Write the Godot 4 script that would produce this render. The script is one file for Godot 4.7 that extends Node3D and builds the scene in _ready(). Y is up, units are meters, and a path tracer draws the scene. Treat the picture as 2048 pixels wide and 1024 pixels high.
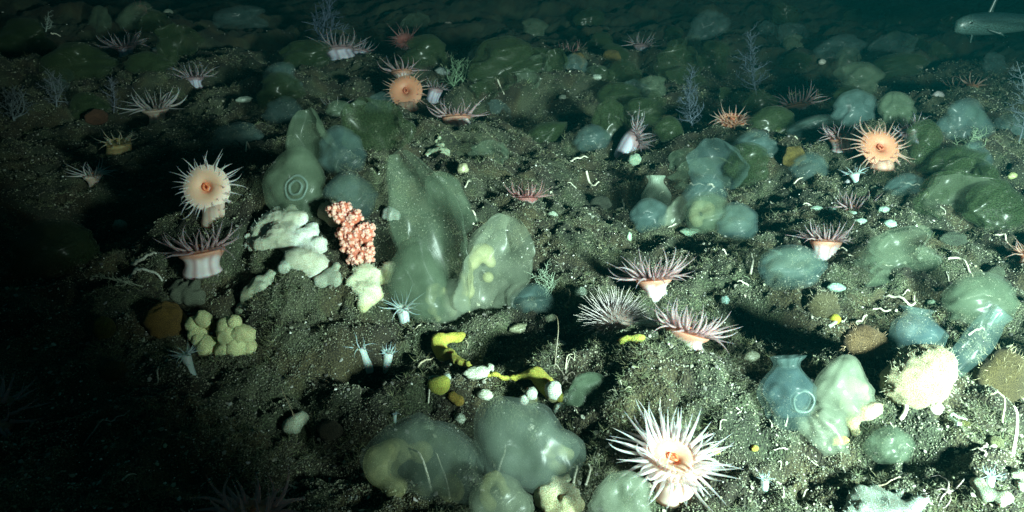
extends Node3D
# A patch of deep seabed lit by the lamp of a survey vehicle that hangs out of frame on the right.
# Units are metres. Rows of things (place, size, label) stand at the end of the file.

const HILLS := [
	[-0.38, -1.3, 0.17, 0.27, 0.22, 0.15],
	[-0.22, -1.75, 0.06, 0.35, 0.3, 0],
	[-0.02, -0.86, 0.035, 0.26, 0.055, -0.15],
	[0.2, -0.8, 0.05, 0.17, 0.09, 0.5],
	[0.45, -0.99, -0.055, 0.14, 0.09, 0.2],
	[-0.22, -0.905, -0.05, 0.05, 0.035, 0],
	[-0.95, -1.45, -0.1, 0.22, 0.3, 0],
	[-1.15, -1.22, 0.14, 0.16, 0.2, 0],
	[0.5, -0.8, 0.035, 0.16, 0.09, 0],
	[0.85, -0.95, -0.03, 0.16, 0.08, 0],
	[0.3, -1.6, -0.05, 0.2, 0.1, 0.4],
	[0.62, -1.25, 0.03, 0.25, 0.14, 0],
	[1.1, -1.9, 0.08, 0.4, 0.25, 0],
	[-1.6, -2.9, 0.1, 0.8, 0.4, 0],
	[-0.1, -3.2, 0.07, 0.7, 0.35, 0.1],
	[1.5, -3.3, -0.1, 0.6, 0.4, 0],
	[0.2, -2.45, -0.07, 0.35, 0.14, 0.2],
	[-0.3, -2.6, -0.05, 0.12, 0.2, 0],
	[-3.0, -4.4, 0.2, 1.4, 0.8, 0],
	[0.5, -6.2, 0.2, 2.2, 0.9, 0],
]

var M := {}                     # materials
var names := {}                 # how often each name has been used
var rng := RandomNumberGenerator.new()
var fine := FastNoiseLite.new()
var rough := FastNoiseLite.new()
var lump := FastNoiseLite.new()
var tentacle_shapes: Array[ArrayMesh] = []
var shared := {}


# ---------------------------------------------------------------- mesh building
class Shape:
	var v := PackedVector3Array()
	var c := PackedColorArray()
	var f := PackedInt32Array()

	# rings of equal length become a skin; every ring closed unless open is set
	func loft(rings: Array, colors: Array, cap_first := false, cap_last := false, open := false) -> void:
		var n: int = rings[0].size()
		var at := v.size()
		for k in rings.size():
			var ring: PackedVector3Array = rings[k]
			for p in ring:
				v.append(p)
			if colors[k] is PackedColorArray:
				c.append_array(colors[k])
			else:
				for i in n:
					c.append(colors[k])
		var last := n - 1 if open else n
		for k in rings.size() - 1:
			var a := at + k * n
			var b := a + n
			for i in last:
				var j := (i + 1) % n
				f.append_array(PackedInt32Array([a + i, a + j, b + i, a + j, b + j, b + i]))
		for end in [0, 1]:
			if (end == 0 and cap_first) or (end == 1 and cap_last):
				var k := 0 if end == 0 else rings.size() - 1
				var mid := Vector3.ZERO
				for p in rings[k]:
					mid += p
				v.append(mid / n)
				c.append(colors[k][0] if colors[k] is PackedColorArray else colors[k])
				var m := v.size() - 1
				var a := at + k * n
				for i in n:
					var j := (i + 1) % n
					f.append_array(PackedInt32Array([m, a + j, a + i] if end == 0 else [m, a + i, a + j]))

	func tube(points: PackedVector3Array, radii: PackedFloat32Array, sides: int, color: Color, tip := Color(-1, 0, 0)) -> void:
		var rings := []
		var colors := []
		var side := Vector3.UP
		for k in points.size():
			var along := (points[mini(k + 1, points.size() - 1)] - points[maxi(k - 1, 0)]).normalized()
			if k == 0:
				side = Vector3.RIGHT if absf(along.y) > 0.8 else Vector3.UP
			side = (side - along * side.dot(along)).normalized()
			var other := side.cross(along)
			var ring := PackedVector3Array()
			for i in sides:
				var a := TAU * i / sides
				ring.append(points[k] + (side * cos(a) + other * sin(a)) * radii[k])
			rings.append(ring)
			colors.append(color if tip.r < 0 else color.lerp(tip, float(k) / (points.size() - 1)))
		loft(rings, colors, true, true)

	# a ball whose radius is given by a callable(direction) -> Vector3 place
	func ball(rows: int, cols: int, place: Callable, paint: Callable) -> void:
		var rings := []
		var colors := []
		for k in rows + 1:
			var t := clampf(float(k) / rows, 0.004, 0.996) * PI
			var ring := PackedVector3Array()
			var tint := PackedColorArray()
			for i in cols:
				var a := TAU * i / cols
				var d := Vector3(sin(t) * cos(a), -cos(t), sin(t) * sin(a))
				ring.append(place.call(d))
				tint.append(paint.call(d))
			rings.append(ring)
			colors.append(tint)
		loft(rings, colors, true, true)

	func done() -> ArrayMesh:
		var n := PackedVector3Array()
		n.resize(v.size())
		for i in range(0, f.size(), 3):
			var p := v[f[i]]
			var w := (v[f[i + 2]] - p).cross(v[f[i + 1]] - p)
			n[f[i]] += w
			n[f[i + 1]] += w
			n[f[i + 2]] += w
		for i in n.size():
			n[i] = n[i].normalized() if n[i].length_squared() > 0.0 else Vector3.UP
		var a := []
		a.resize(Mesh.ARRAY_MAX)
		a[Mesh.ARRAY_VERTEX] = v
		a[Mesh.ARRAY_NORMAL] = n
		a[Mesh.ARRAY_COLOR] = c
		a[Mesh.ARRAY_INDEX] = f
		var m := ArrayMesh.new()
		m.add_surface_from_arrays(Mesh.PRIMITIVE_TRIANGLES, a)
		return m


# soft union of balls [Vector4(x, y, z, radius)], meshed as surface nets
func melt(balls: Array, cell: float, rugged: float, grain: float, tint: Callable) -> ArrayMesh:
	var lo := Vector3.INF
	var hi := -Vector3.INF
	for b in balls:
		var p := Vector3(b.x, b.y, b.z)
		lo = lo.min(p - Vector3.ONE * b.w * 1.75)
		hi = hi.max(p + Vector3.ONE * b.w * 1.75)
	var size := hi - lo
	cell = maxf(cell, maxf(size.x, maxf(size.y, size.z)) / 62.0)
	var nx := int(size.x / cell) + 3
	var ny := int(size.y / cell) + 3
	var nz := int(size.z / cell) + 3
	var field := PackedFloat32Array()
	field.resize(nx * ny * nz)
	for b in balls:
		var p := (Vector3(b.x, b.y, b.z) - lo) / cell + Vector3.ONE
		var reach: float = b.w * 1.6 / cell
		for x in range(maxi(0, int(p.x - reach)), mini(nx, int(p.x + reach) + 2)):
			for y in range(maxi(0, int(p.y - reach)), mini(ny, int(p.y + reach) + 2)):
				for z in range(maxi(0, int(p.z - reach)), mini(nz, int(p.z + reach) + 2)):
					var q := 1.0 - Vector3(x, y, z).distance_squared_to(p) / (reach * reach)
					if q > 0.0:
						field[(x * ny + y) * nz + z] += q * q
	var shift := rng.randf() * 50.0
	for x in nx:
		for y in ny:
			for z in nz:
				var at := (x * ny + y) * nz + z
				if field[at] > 0.02:
					field[at] += rugged * lump.get_noise_3d((x + shift) * cell * grain, y * cell * grain, z * cell * grain) * minf(1.0, field[at] * 4.0)
				field[at] -= 0.37
	var s := Shape.new()
	var made := PackedInt32Array()
	made.resize(nx * ny * nz)
	made.fill(-1)
	var step := [0, nz, ny * nz]
	for x in nx - 1:
		for y in ny - 1:
			for z in nz - 1:
				var at := (x * ny + y) * nz + z
				var first := field[at] > 0.0
				var mixed := false
				for k in range(1, 8):
					if (field[at + (k & 1) + ((k >> 1) & 1) * nz + (k >> 2) * ny * nz] > 0.0) != first:
						mixed = true
						break
				if not mixed:
					continue
				var sum := Vector3.ZERO
				var cuts := 0
				for k in 8:
					for axis in 3:
						if k & (1 << axis):
							continue
						var j := k | (1 << axis)
						var a := field[at + (k & 1) + ((k >> 1) & 1) * nz + (k >> 2) * ny * nz]
						var b := field[at + (j & 1) + ((j >> 1) & 1) * nz + (j >> 2) * ny * nz]
						if (a > 0.0) != (b > 0.0):
							var t := a / (a - b)
							var p := Vector3(k >> 2, (k >> 1) & 1, k & 1)
							p[2 - axis] += t
							sum += p
							cuts += 1
				made[at] = s.v.size()
				var here := lo + (Vector3(x, y, z) + sum / cuts - Vector3.ONE) * cell
				s.v.append(here)
				s.c.append(tint.call(here))
	for x in range(1, nx - 1):
		for y in range(1, ny - 1):
			for z in range(1, nz - 1):
				var at := (x * ny + y) * nz + z
				var inside := field[at] > 0.0
				for axis in 3:
					var ahead: int = at + [1, nz, ny * nz][axis]
					if (field[ahead] > 0.0) == inside:
						continue
					var u: int = [nz, ny * nz, 1][axis]
					var w: int = [ny * nz, 1, nz][axis]
					var q := [made[at], made[at - u], made[at - u - w], made[at - w]]
					if q.min() < 0:
						continue
					if not inside:
						s.f.append_array(PackedInt32Array([q[0], q[2], q[1], q[0], q[3], q[2]]))
					else:
						s.f.append_array(PackedInt32Array([q[0], q[1], q[2], q[0], q[2], q[3]]))
	return s.done()


# ---------------------------------------------------------------- nodes
func numbered(called: String) -> String:
	names[called] = names.get(called, -1) + 1
	return called if names[called] == 0 else "%s_%03d" % [called, names[called]]


func thing(called: String, at: Vector3, label: String, category: String, group := "") -> Node3D:
	var o := Node3D.new()
	o.name = numbered(called)
	add_child(o)
	o.position = at
	tag(o, label, category, group)
	return o


func tag(o: Node3D, label: String, category: String, group := "", kind := "") -> void:
	if label:
		o.set_meta("label", label)
	if category:
		o.set_meta("category", category)
	if group:
		o.set_meta("group", group)
	if kind:
		o.set_meta("kind", kind)


func part(called: String, mesh: Mesh, material: Material, parent: Node3D, at := Transform3D.IDENTITY) -> MeshInstance3D:
	var o := MeshInstance3D.new()
	o.name = called
	o.mesh = mesh
	o.material_override = material
	o.cast_shadow = GeometryInstance3D.SHADOW_CASTING_SETTING_ON
	parent.add_child(o, true)
	o.transform = at
	return o


func single(called: String, at: Vector3, mesh: Mesh, material: Material, label: String, category: String, group := "") -> MeshInstance3D:
	var o := MeshInstance3D.new()
	o.name = numbered(called)
	o.mesh = mesh
	o.material_override = material
	add_child(o)
	o.position = at
	tag(o, label, category, group)
	return o


# ---------------------------------------------------------------- materials
func lin(r: float, g: float, b: float, a := 1.0) -> Color:
	var k := Color(r, g, b).linear_to_srgb()
	k.a = a
	return k


func skin(key: String, color: Color, roughness: float, map: Texture2D = null, scale := 20.0, relief := 0.0, bump: Texture2D = null) -> StandardMaterial3D:
	var m := StandardMaterial3D.new()
	m.resource_name = key
	m.albedo_color = color
	m.roughness = roughness
	m.vertex_color_use_as_albedo = true
	if map or bump:
		m.uv1_triplanar = true
		m.uv1_scale = Vector3.ONE * scale
		m.uv1_triplanar_sharpness = 2.0
	if map:
		m.albedo_texture = map
	if bump:
		m.heightmap_enabled = true
		m.heightmap_texture = bump
		m.heightmap_scale = relief
	M[key] = m
	return m


func jelly(key: String, color: Color, alpha: float, map: Texture2D, bump: Texture2D) -> void:
	var m := skin(key, color, 0.5, map, 6.0, 0.08, bump)
	m.albedo_color.a = alpha
	m.transparency = BaseMaterial3D.TRANSPARENCY_ALPHA
	m.cull_mode = BaseMaterial3D.CULL_DISABLED
	m.metallic_specular = 0.25
	m.clearcoat_enabled = true
	m.clearcoat = 0.22
	m.clearcoat_roughness = 0.20
	m.rim_enabled = true
	m.rim = 0.6
	m.rim_tint = 0.7
	m.backlight_enabled = true
	m.backlight = lin(0.35, 0.35, 0.35)


func picture(side: int, seed_: int, frequency: float, octaves: int, kind: int, dots: int, make: Callable) -> ImageTexture:
	var n := FastNoiseLite.new()
	n.seed = seed_
	n.noise_type = kind
	n.frequency = frequency
	n.fractal_octaves = octaves
	var im := n.get_seamless_image(side, side, false, false, 0.12)
	var out := Image.create(side, side, false, Image.FORMAT_RGBA8)
	for y in side:
		for x in side:
			out.set_pixel(x, y, make.call(im.get_pixel(x, y).r))
	var r := RandomNumberGenerator.new()
	r.seed = seed_
	for k in dots:
		var p := Vector2i(r.randi() % side, r.randi() % side)
		var tone := r.randf_range(0.35, 1.0)
		var wide := 1 + r.randi() % 2
		for dy in wide:
			for dx in wide:
				out.set_pixel((p.x + dx) % side, (p.y + dy) % side, Color(tone, tone, tone * 0.93, 1.0))
	return ImageTexture.create_from_image(out)


func materials() -> void:
	var grit := picture(1024, 3, 0.11, 4, FastNoiseLite.TYPE_SIMPLEX, 2600, func(g): return Color(0.30, 0.28, 0.23).lerp(Color(0.86, 0.83, 0.73), smoothstep(0.25, 0.85, g)))
	var relief := picture(1024, 8, 0.07, 5, FastNoiseLite.TYPE_SIMPLEX, 0, func(g): return Color(g, g, g))
	var pores := picture(512, 5, 0.06, 3, FastNoiseLite.TYPE_CELLULAR, 0, func(g): return Color(g, g, g))
	var film := picture(512, 11, 0.006, 6, FastNoiseLite.TYPE_SIMPLEX, 24, func(g): return Color(0.90, 0.92, 0.88, 0.84).lerp(Color(1, 1, 0.97, 1.0), smoothstep(0.2, 0.8, g)))
	var swell := picture(256, 14, 0.012, 3, FastNoiseLite.TYPE_SIMPLEX, 0, func(g): return Color(g, g, g))
	var mottle := picture(512, 21, 0.03, 5, FastNoiseLite.TYPE_SIMPLEX, 0, func(g): return Color(0.66, 0.62, 0.55).lerp(Color(1, 1, 1), smoothstep(0.25, 0.7, g)))
	var silt := picture(512, 31, 0.08, 5, FastNoiseLite.TYPE_SIMPLEX, 500, func(g): return Color(0.34, 0.31, 0.26).lerp(Color(0.95, 0.93, 0.85), smoothstep(0.2, 0.8, g)))
	var floor_m := skin("seabed", lin(0.150, 0.190, 0.140), 0.95, grit, 2.6, 0.5, relief)
	floor_m.uv1_world_triplanar = true
	skin("grain", lin(0.30, 0.28, 0.22), 0.95)
	skin("speck", lin(0.78, 0.78, 0.72), 0.6)
	var turf := skin("turf", lin(0.20, 0.21, 0.15), 0.9)
	turf.backlight_enabled = true
	turf.backlight = lin(0.2, 0.2, 0.15)
	jelly("jelly_green", lin(0.105, 0.150, 0.108), 0.25, film, swell)
	jelly("jelly_pale", lin(0.21, 0.25, 0.20), 0.27, film, swell)
	jelly("jelly_blue", lin(0.085, 0.145, 0.150), 0.19, film, swell)
	jelly("jelly_clear", lin(0.13, 0.17, 0.155), 0.21, film, swell)
	jelly("jelly_moss", lin(0.070, 0.125, 0.068), 0.34, silt, swell)
	jelly("jelly_milk", lin(0.30, 0.38, 0.32), 0.40, film, swell)
	jelly("sac", lin(0.14, 0.185, 0.135), 0.17, film, swell)
	jelly("sac_blue", lin(0.085, 0.155, 0.19), 0.22, film, swell)
	jelly("ring", lin(0.20, 0.28, 0.27), 0.4, film, swell)
	var gut := skin("gut", lin(0.50, 0.50, 0.26), 0.7, film, 14.0)
	gut.transparency = BaseMaterial3D.TRANSPARENCY_ALPHA
	gut.albedo_color.a = 0.22
	var soft := 0.78
	for k in [["flesh", lin(0.95, 0.95, 0.95), 0.55], ["tentacle", lin(0.95, 0.95, 0.95), 0.45]]:
		var m := skin(k[0], k[1], k[2], null, 30.0)
		m.subsurf_scatter_enabled = true
		m.subsurf_scatter_strength = 0.35
		m.backlight_enabled = true
		m.backlight = lin(0.95, 0.95, 0.95)
		if k[0] == "tentacle":
			m.transparency = BaseMaterial3D.TRANSPARENCY_ALPHA
			m.albedo_color.a = soft
	var sp := skin("sponge", lin(1, 1, 1), 0.9, mottle, 34.0, 0.20, pores)
	sp.subsurf_scatter_enabled = true
	sp.subsurf_scatter_strength = 0.2
	skin("furry", lin(1, 1, 1), 0.95, silt, 16.0, 0.7, relief)
	skin("shell", lin(0.80, 0.80, 0.74), 0.45, mottle, 20.0)
	skin("tint", lin(1, 1, 1), 0.7, mottle, 20.0)
	var fish := skin("fish", lin(0.16, 0.24, 0.25), 0.35, mottle, 8.0)
	fish.clearcoat_enabled = true
	fish.clearcoat = 0.4


# ---------------------------------------------------------------- the seabed
func hills(x: float, z: float) -> float:
	var h := 0.020 * sin(3.1 * x + 1.7 * z + 0.4) + 0.016 * sin(5.3 * x - 4.1 * z + 2.0) + 0.008 * sin(9.7 * x + 8.3 * z) - 0.045 * maxf(0.0, -z - 1.8)
	for k in HILLS:
		var dx: float = x - k[0]
		var dz: float = z - k[1]
		var u: float = (dx * cos(k[5]) + dz * sin(k[5])) / k[3]
		var w: float = (-dx * sin(k[5]) + dz * cos(k[5])) / k[4]
		h += k[2] * exp(-(u * u + w * w))
	return h


func ground(x: float, z: float) -> float:
	var f := fine.get_noise_2d(x, z)
	return hills(x, z) + 0.05 * smoothstep(1.5, 3.0, -z) * rough.get_noise_2d(x * 0.6 + 7.0, z * 0.6) + 0.030 * rough.get_noise_2d(x, z) + 0.015 * f - 0.011 * smoothstep(0.15, 0.5, fine.get_noise_2d(x * 0.7 + 31.0, z * 0.7)) + 0.005 * fine.get_noise_2d(x * 3.1, z * 3.1)


func on(p: Vector3) -> Vector3:       # rows keep x, z and the height over the smooth bed
	return Vector3(p.x, ground(p.x, p.z) + p.y, p.z)


func make_seabed() -> void:
	var s := Shape.new()
	var rings := []
	var colors := []
	for k in 520:
		var d := 0.28 * pow(46.0, k / 519.0)
		var ring := PackedVector3Array()
		var tint := PackedColorArray()
		for i in 560:
			var x := (1.0 - i / 559.0 * 2.0) * (d * 0.98 + 0.35)
			ring.append(Vector3(x, ground(x, -d), -d))
			var g := 0.5 + 0.5 * rough.get_noise_2d(x * 1.7 + 9.0, -d * 1.7)
			var q := 0.5 + 0.5 * fine.get_noise_2d(x * 0.6 - 4.0, -d * 0.6)
			tint.append(Color(0.66, 0.50, 0.36).lerp(Color(0.86, 1.0, 0.86), smoothstep(0.38, 0.60, g)) * lerpf(0.45, 1.35, smoothstep(0.25, 0.75, q)))
		rings.append(ring)
		colors.append(tint)
	s.loft(rings, colors, false, false, true)
	var o := MeshInstance3D.new()
	o.name = "seabed"
	o.mesh = s.done()
	o.material_override = M.seabed
	add_child(o)
	tag(o, "dark brown gritty silt of the seabed", "", "", "structure")


func scatter(called: String, label: String, mesh: Mesh, material: Material, count: int, far: float, place: Callable) -> void:
	var mm := MultiMesh.new()
	mm.transform_format = MultiMesh.TRANSFORM_3D
	mm.use_colors = true
	mm.mesh = mesh
	mm.instance_count = count
	for i in count:
		var d := 0.5 * pow(far / 0.5, rng.randf())
		var x := rng.randf_range(-1.0, 1.0) * (d * 0.86 + 0.1)
		var r: Array = place.call(x, -d)
		mm.set_instance_transform(i, r[0])
		mm.set_instance_color(i, r[1])
	var o := MultiMeshInstance3D.new()
	o.name = called
	o.multimesh = mm
	o.material_override = material
	add_child(o)
	tag(o, label, "", "", "stuff")


func make_litter() -> void:
	var s := Shape.new()
	s.ball(3, 5, func(d): return d * (1.0 + 0.25 * sin(d.x * 7.0 + d.y * 5.0)), func(_d): return Color.WHITE)
	var stone := s.done()
	scatter("silt_grains", "loose brown grains and crumbs of silt over the seabed", stone, M.grain, 260000, 3.6, func(x, z):
		var r: float = rng.randf_range(0.0005, 0.0012) * (0.8 + 0.45 * -z) * (1.9 if rng.randf() < 0.05 else 1.0)
		var b := Basis.from_euler(Vector3(rng.randf() * 6.0, rng.randf() * 6.0, 0)).scaled(Vector3(r, r * rng.randf_range(0.5, 1.0), r))
		var t := rng.randf_range(0.22, 0.9)
		if rough.get_noise_2d(x * 2.6 + 40.0, z * 2.6) < -0.12 and rng.randf() < 0.75:
			b = b.scaled(Vector3.ONE * 0.25)
		return [Transform3D(b, Vector3(x, ground(x, z) + r * 0.3, z)), Color(t * rng.randf_range(0.80, 1.0), t, t * rng.randf_range(0.78, 0.98))])
	scatter("shell_specks", "tiny white shell specks sprinkled over the silt", stone, M.speck, 4600, 4.4, func(x, z):
		var r: float = rng.randf_range(0.0005, 0.0011) * (0.9 + 0.5 * -z) * (1.9 if rng.randf() < 0.12 else 1.0)
		return [Transform3D(Basis.from_euler(Vector3(rng.randf() * 6.0, rng.randf() * 6.0, 0)).scaled(Vector3(r, r * 0.7, r)), Vector3(x, ground(x, z) + r * 0.8, z)), Color.WHITE * rng.randf_range(0.2, 0.95)])
	var chip := Shape.new()
	chip.ball(3, 6, func(d): return d * Vector3(1.0, 0.16, 0.7) * (1.0 + 0.3 * sin(d.x * 5.0 + d.z * 4.0)) + Vector3(0, 0.25 * d.x * d.x, 0), func(_d): return Color.WHITE)
	scatter("shell_hash", "broken shell chips and grit lying on the silt", chip.done(), M.speck, 5000, 4.0, func(x, z):
		var r: float = rng.randf_range(0.0014, 0.0042) * (0.9 + 0.3 * -z)
		var t := rng.randf_range(0.06, 0.45)
		return [Transform3D(Basis.from_euler(Vector3(rng.randf_range(-0.6, 0.6), rng.randf() * TAU, rng.randf_range(-0.6, 0.6))).scaled(Vector3.ONE * r), Vector3(x, ground(x, z) + r * 0.2, z)), Color(t, t * rng.randf_range(0.9, 1.05), t * rng.randf_range(0.75, 1.0))])
	var bits: Array[ArrayMesh] = []
	for k in 3:
		var q := Shape.new()
		for j in 3:
			var points := PackedVector3Array()
			var radii := PackedFloat32Array()
			var a := rng.randf() * TAU
			var p := Vector3(rng.randf_range(-0.2, 0.2), -0.1, rng.randf_range(-0.2, 0.2))
			for i in 4:
				points.append(p)
				radii.append(0.035 * (1.0 - 0.2 * i))
				a += rng.randf_range(-0.7, 0.7)
				p += Vector3(cos(a) * 0.33, rng.randf_range(0.0, 0.34), sin(a) * 0.33)
			q.tube(points, radii, 3, Color.WHITE)
		bits.append(q.done())
	for k in 3:
		scatter(["hydroid_turf", "fibre_turf", "thread_turf"][k], ["short fuzzy brown turf growing on the silt", "fine olive fibres matted over the silt", "pale loose threads strewn over the silt"][k], bits[k], M.turf, [60000, 60000, 9000][k], 3.4, func(x, z):
			var r: float = rng.randf_range(0.003, 0.007) * (0.8 + 0.35 * -z)
			var t: float = rng.randf_range(0.25, 1.2) * [1.0, 1.0, 2.0][k]
			r *= lerpf(0.3, 1.5, smoothstep(-0.2, 0.3, rough.get_noise_2d(x * 2.2 - 17.0, z * 2.2)))
			return [Transform3D(Basis.from_euler(Vector3(rng.randf_range(-0.5, 0.5), rng.randf() * TAU, rng.randf_range(-0.5, 0.5))).scaled(Vector3(r, r * rng.randf_range(0.5, 1.1), r)), Vector3(x, ground(x, z), z)), Color(t * rng.randf_range(0.8, 1.1), t, t * rng.randf_range(0.65, 0.95))])


# ---------------------------------------------------------------- animals
func frame(up: Vector3, roll := 0.0) -> Basis:      # a turn that brings y to up
	up = up.normalized()
	var side := up.cross(Vector3(0, 0, 1) if absf(up.z) < 0.9 else Vector3(1, 0, 0)).normalized()
	return Basis(side, up, side.cross(up)).rotated(up, roll)


func make_tentacles() -> void:
	for k in 7:
		var s := Shape.new()
		var points := PackedVector3Array()
		var radii := PackedFloat32Array()
		var bend: float = [-0.8, -0.3, 0.2, 0.5, 0.8, 1.2, -0.1][k]
		var wave: float = [0.15, -0.3, 0.25, -0.2, 0.35, -0.2, 0.4][k]
		var p := Vector3.ZERO
		for i in 10:
			var t := i / 9.0
			points.append(p)
			radii.append(lerpf(0.066, 0.008, pow(t, 0.8)) * (1.0 if i < 9 else 0.4))
			var e := bend * t * 1.2
			p += Vector3(sin(wave * t * 3.0) * 0.35, sin(e), cos(e)).normalized() / 9.0
		s.tube(points, radii, 6, Color(0.98, 0.93, 0.90, 1.0), Color(1.1, 1.14, 1.2, 0.38))
		tentacle_shapes.append(s.done())


# colours of an anemone: column pale, column stripe, collar, disc, mouth, tentacle
const DRESS := {
	"pink": [[0.84, 0.78, 0.78], [0.50, 0.33, 0.33], [0.60, 0.31, 0.22], [0.60, 0.27, 0.18], [0.62, 0.22, 0.12], [0.50, 0.35, 0.37]],
	"rose": [[0.74, 0.60, 0.62], [0.45, 0.24, 0.27], [0.42, 0.18, 0.17], [0.46, 0.17, 0.15], [0.5, 0.15, 0.13], [0.46, 0.25, 0.25]],
	"cream": [[0.84, 0.68, 0.58], [0.72, 0.48, 0.38], [0.86, 0.70, 0.60], [0.86, 0.57, 0.40], [0.85, 0.28, 0.13], [0.72, 0.63, 0.63]],
	"orange": [[0.70, 0.50, 0.40], [0.55, 0.30, 0.22], [0.64, 0.31, 0.19], [0.70, 0.33, 0.20], [0.56, 0.18, 0.10], [0.58, 0.37, 0.31]],
	"violet": [[0.66, 0.66, 0.78], [0.36, 0.30, 0.38], [0.36, 0.24, 0.26], [0.36, 0.24, 0.26], [0.3, 0.18, 0.2], [0.36, 0.30, 0.33]],
	"white": [[0.62, 0.72, 0.70], [0.55, 0.66, 0.66], [0.6, 0.68, 0.66], [0.6, 0.66, 0.62], [0.5, 0.5, 0.46], [0.62, 0.70, 0.70]],
	"yellow": [[0.50, 0.40, 0.20], [0.42, 0.30, 0.14], [0.52, 0.40, 0.18], [0.56, 0.44, 0.22], [0.5, 0.34, 0.14], [0.46, 0.40, 0.30]],
}


func rgb(a: Array) -> Color:
	return Color(a[0], a[1], a[2])


# row: foot, disc centre from the foot, way the disc faces, disc radius, column radius, tentacle length, how many, style, opening (0 = crown closed upward, 1 = spread flat), label
func anemone(row: Array) -> void:
	var foot: Vector3 = on(row[0])
	var disc: Vector3 = row[1]
	var face: Vector3 = row[2].normalized()
	var r: float = row[3]
	var rc: float = row[4]
	var long: float = row[5]
	var look: Array = DRESS[row[7]]
	var spread: float = row[8]
	var o := thing("sea_anemone", foot, row[9], "anemone", "anemones on the seabed")
	# column
	var s := Shape.new()
	var rings := []
	var colors := []
	var start := Vector3(0, -0.012, 0)
	var stop := disc - face * r * 0.16
	var pull := (stop - start).length()
	var turn := frame(face, rng.randf() * TAU)
	var phase := rng.randf() * TAU
	for k in 15:
		var t := k / 14.0
		var a := start.bezier_interpolate(start + Vector3(0, pull * 0.35, 0), stop - face * pull * 0.4, stop, t)
		var b := start.bezier_interpolate(start + Vector3(0, pull * 0.35, 0), stop - face * pull * 0.4, stop, minf(1.0, t + 0.02))
		var c := start.bezier_interpolate(start + Vector3(0, pull * 0.35, 0), stop - face * pull * 0.4, stop, maxf(0.0, t - 0.02))
		var basis_ := frame((b - c).normalized().slerp(face, t) if (b - c).length() > 1e-6 else face)
		var wide := lerpf(rc * 1.18, rc, smoothstep(0.0, 0.3, t)) + (r * 0.97 - rc) * pow(smoothstep(0.35, 1.0, t), 1.6)
		var ring := PackedVector3Array()
		var tint := PackedColorArray()
		for i in 28:
			var q := TAU * i / 28.0
			var rib := 1.0 + 0.045 * sin(q * 14.0) + 0.04 * sin(q * 3.0 + phase)
			ring.append(a + basis_ * (Vector3(cos(q), 0, sin(q)) * wide * rib))
			var stripe := rgb(look[0]).lerp(rgb(look[1]), 1.0 if i % 4 == 3 else (0.35 if (i * 7) % 5 == 0 else 0.08))
			tint.append(stripe.lerp(rgb(look[2]), smoothstep(0.62, 0.86, t + 0.06 * sin(q * 5.0 + phase))))
		rings.append(ring)
		colors.append(tint)
	s.loft(rings, colors, true, true)
	part("column", s.done(), M.flesh, o)
	# oral disc with ridges that run to the mouth
	s = Shape.new()
	rings = []
	colors = []
	for k in 8:
		var t := k / 7.0
		var ring := PackedVector3Array()
		var tint := PackedColorArray()
		for i in 32:
			var q := TAU * i / 32.0
			var up := r * (-0.14 + 0.34 * sin(t * PI) * (0.55 if spread > 0.6 else -0.30) + 0.10 * (1.0 - t)) + r * 0.025 * sin(q * 16.0) * t * (1.0 - t) * 3.0
			if k == 7:
				up = -r * 0.18
			ring.append(Vector3(cos(q) * r * lerpf(1.0, 0.12, t) * (1.0 + 0.03 * sin(q * 4.0 + phase)), up, sin(q) * r * lerpf(1.0, 0.10, t)))
			tint.append(rgb(look[2]).lerp(rgb(look[3]), smoothstep(0.1, 0.5, t)).lerp(rgb(look[4]), smoothstep(0.72, 0.98, t)) * (1.0 + 0.10 * sin(q * 16.0)))
		rings.append(ring)
		colors.append(tint)
	s.loft(rings, colors, false, true)
	var plate := part("oral_disc", s.done(), M.flesh, o, Transform3D(turn, disc))
	if r > 0.018:
		s = Shape.new()
		var loop := []
		var shades := []
		for i in 15:
			var q := TAU * i / 14.0
			var mid := Vector3(cos(q) * 0.15, 0.02 + 0.025 * sin(q * 3.0), sin(q) * 0.10) * r
			var out := Vector3(cos(q), 0, sin(q))
			var ring := PackedVector3Array()
			for j in 6:
				ring.append(mid + (out * cos(TAU * j / 6.0) - Vector3.UP * sin(TAU * j / 6.0)) * r * 0.055)
			loop.append(ring)
			shades.append(rgb(look[4]))
		s.loft(loop, shades)
		part("mouth", s.done(), M.flesh, plate)
	# tentacles in three whorls
	var key := "tentacle_" + str(row[7])
	if not M.has(key):
		var m: StandardMaterial3D = M.tentacle.duplicate()
		m.albedo_color = lin(look[5][0], look[5][1], look[5][2], 0.70)
		m.resource_name = key
		M[key] = m
	var count: int = row[6]
	for i in count:
		var whorl := i % 3
		var q := TAU * (i + rng.randf_range(-0.35, 0.35)) / count
		var lift: float = lerpf([12.0, 48.0, 74.0][whorl], [-22.0, 4.0, 26.0][whorl], spread) + rng.randf_range(-12.0, 12.0)
		var out := Vector3(cos(q), 0, sin(q))
		var e := deg_to_rad(lift)
		var dir := out * cos(e) + Vector3.UP * sin(e)
		var up := (Vector3.UP * cos(e) - out * sin(e)).rotated(dir, rng.randf_range(-0.8, 0.8))
		var length: float = long * rng.randf_range(0.55, 1.12) * [1.0, 1.05, 0.9][whorl]
		var fat: float = minf(long * 0.86, r * 1.35) * rng.randf_range(0.85, 1.1) * row[10]
		var b := Basis(up.cross(dir) * fat, up * lerpf(fat, length, 0.5), dir * length)
		var at: Vector3 = out * r * [0.98, 0.82, 0.62][whorl] - Vector3.UP * r * [0.06, 0.03, 0.03][whorl]
		part("tentacle", tentacle_shapes[rng.randi() % 7], M[key], o, Transform3D(turn, disc) * Transform3D(b, at))


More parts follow.
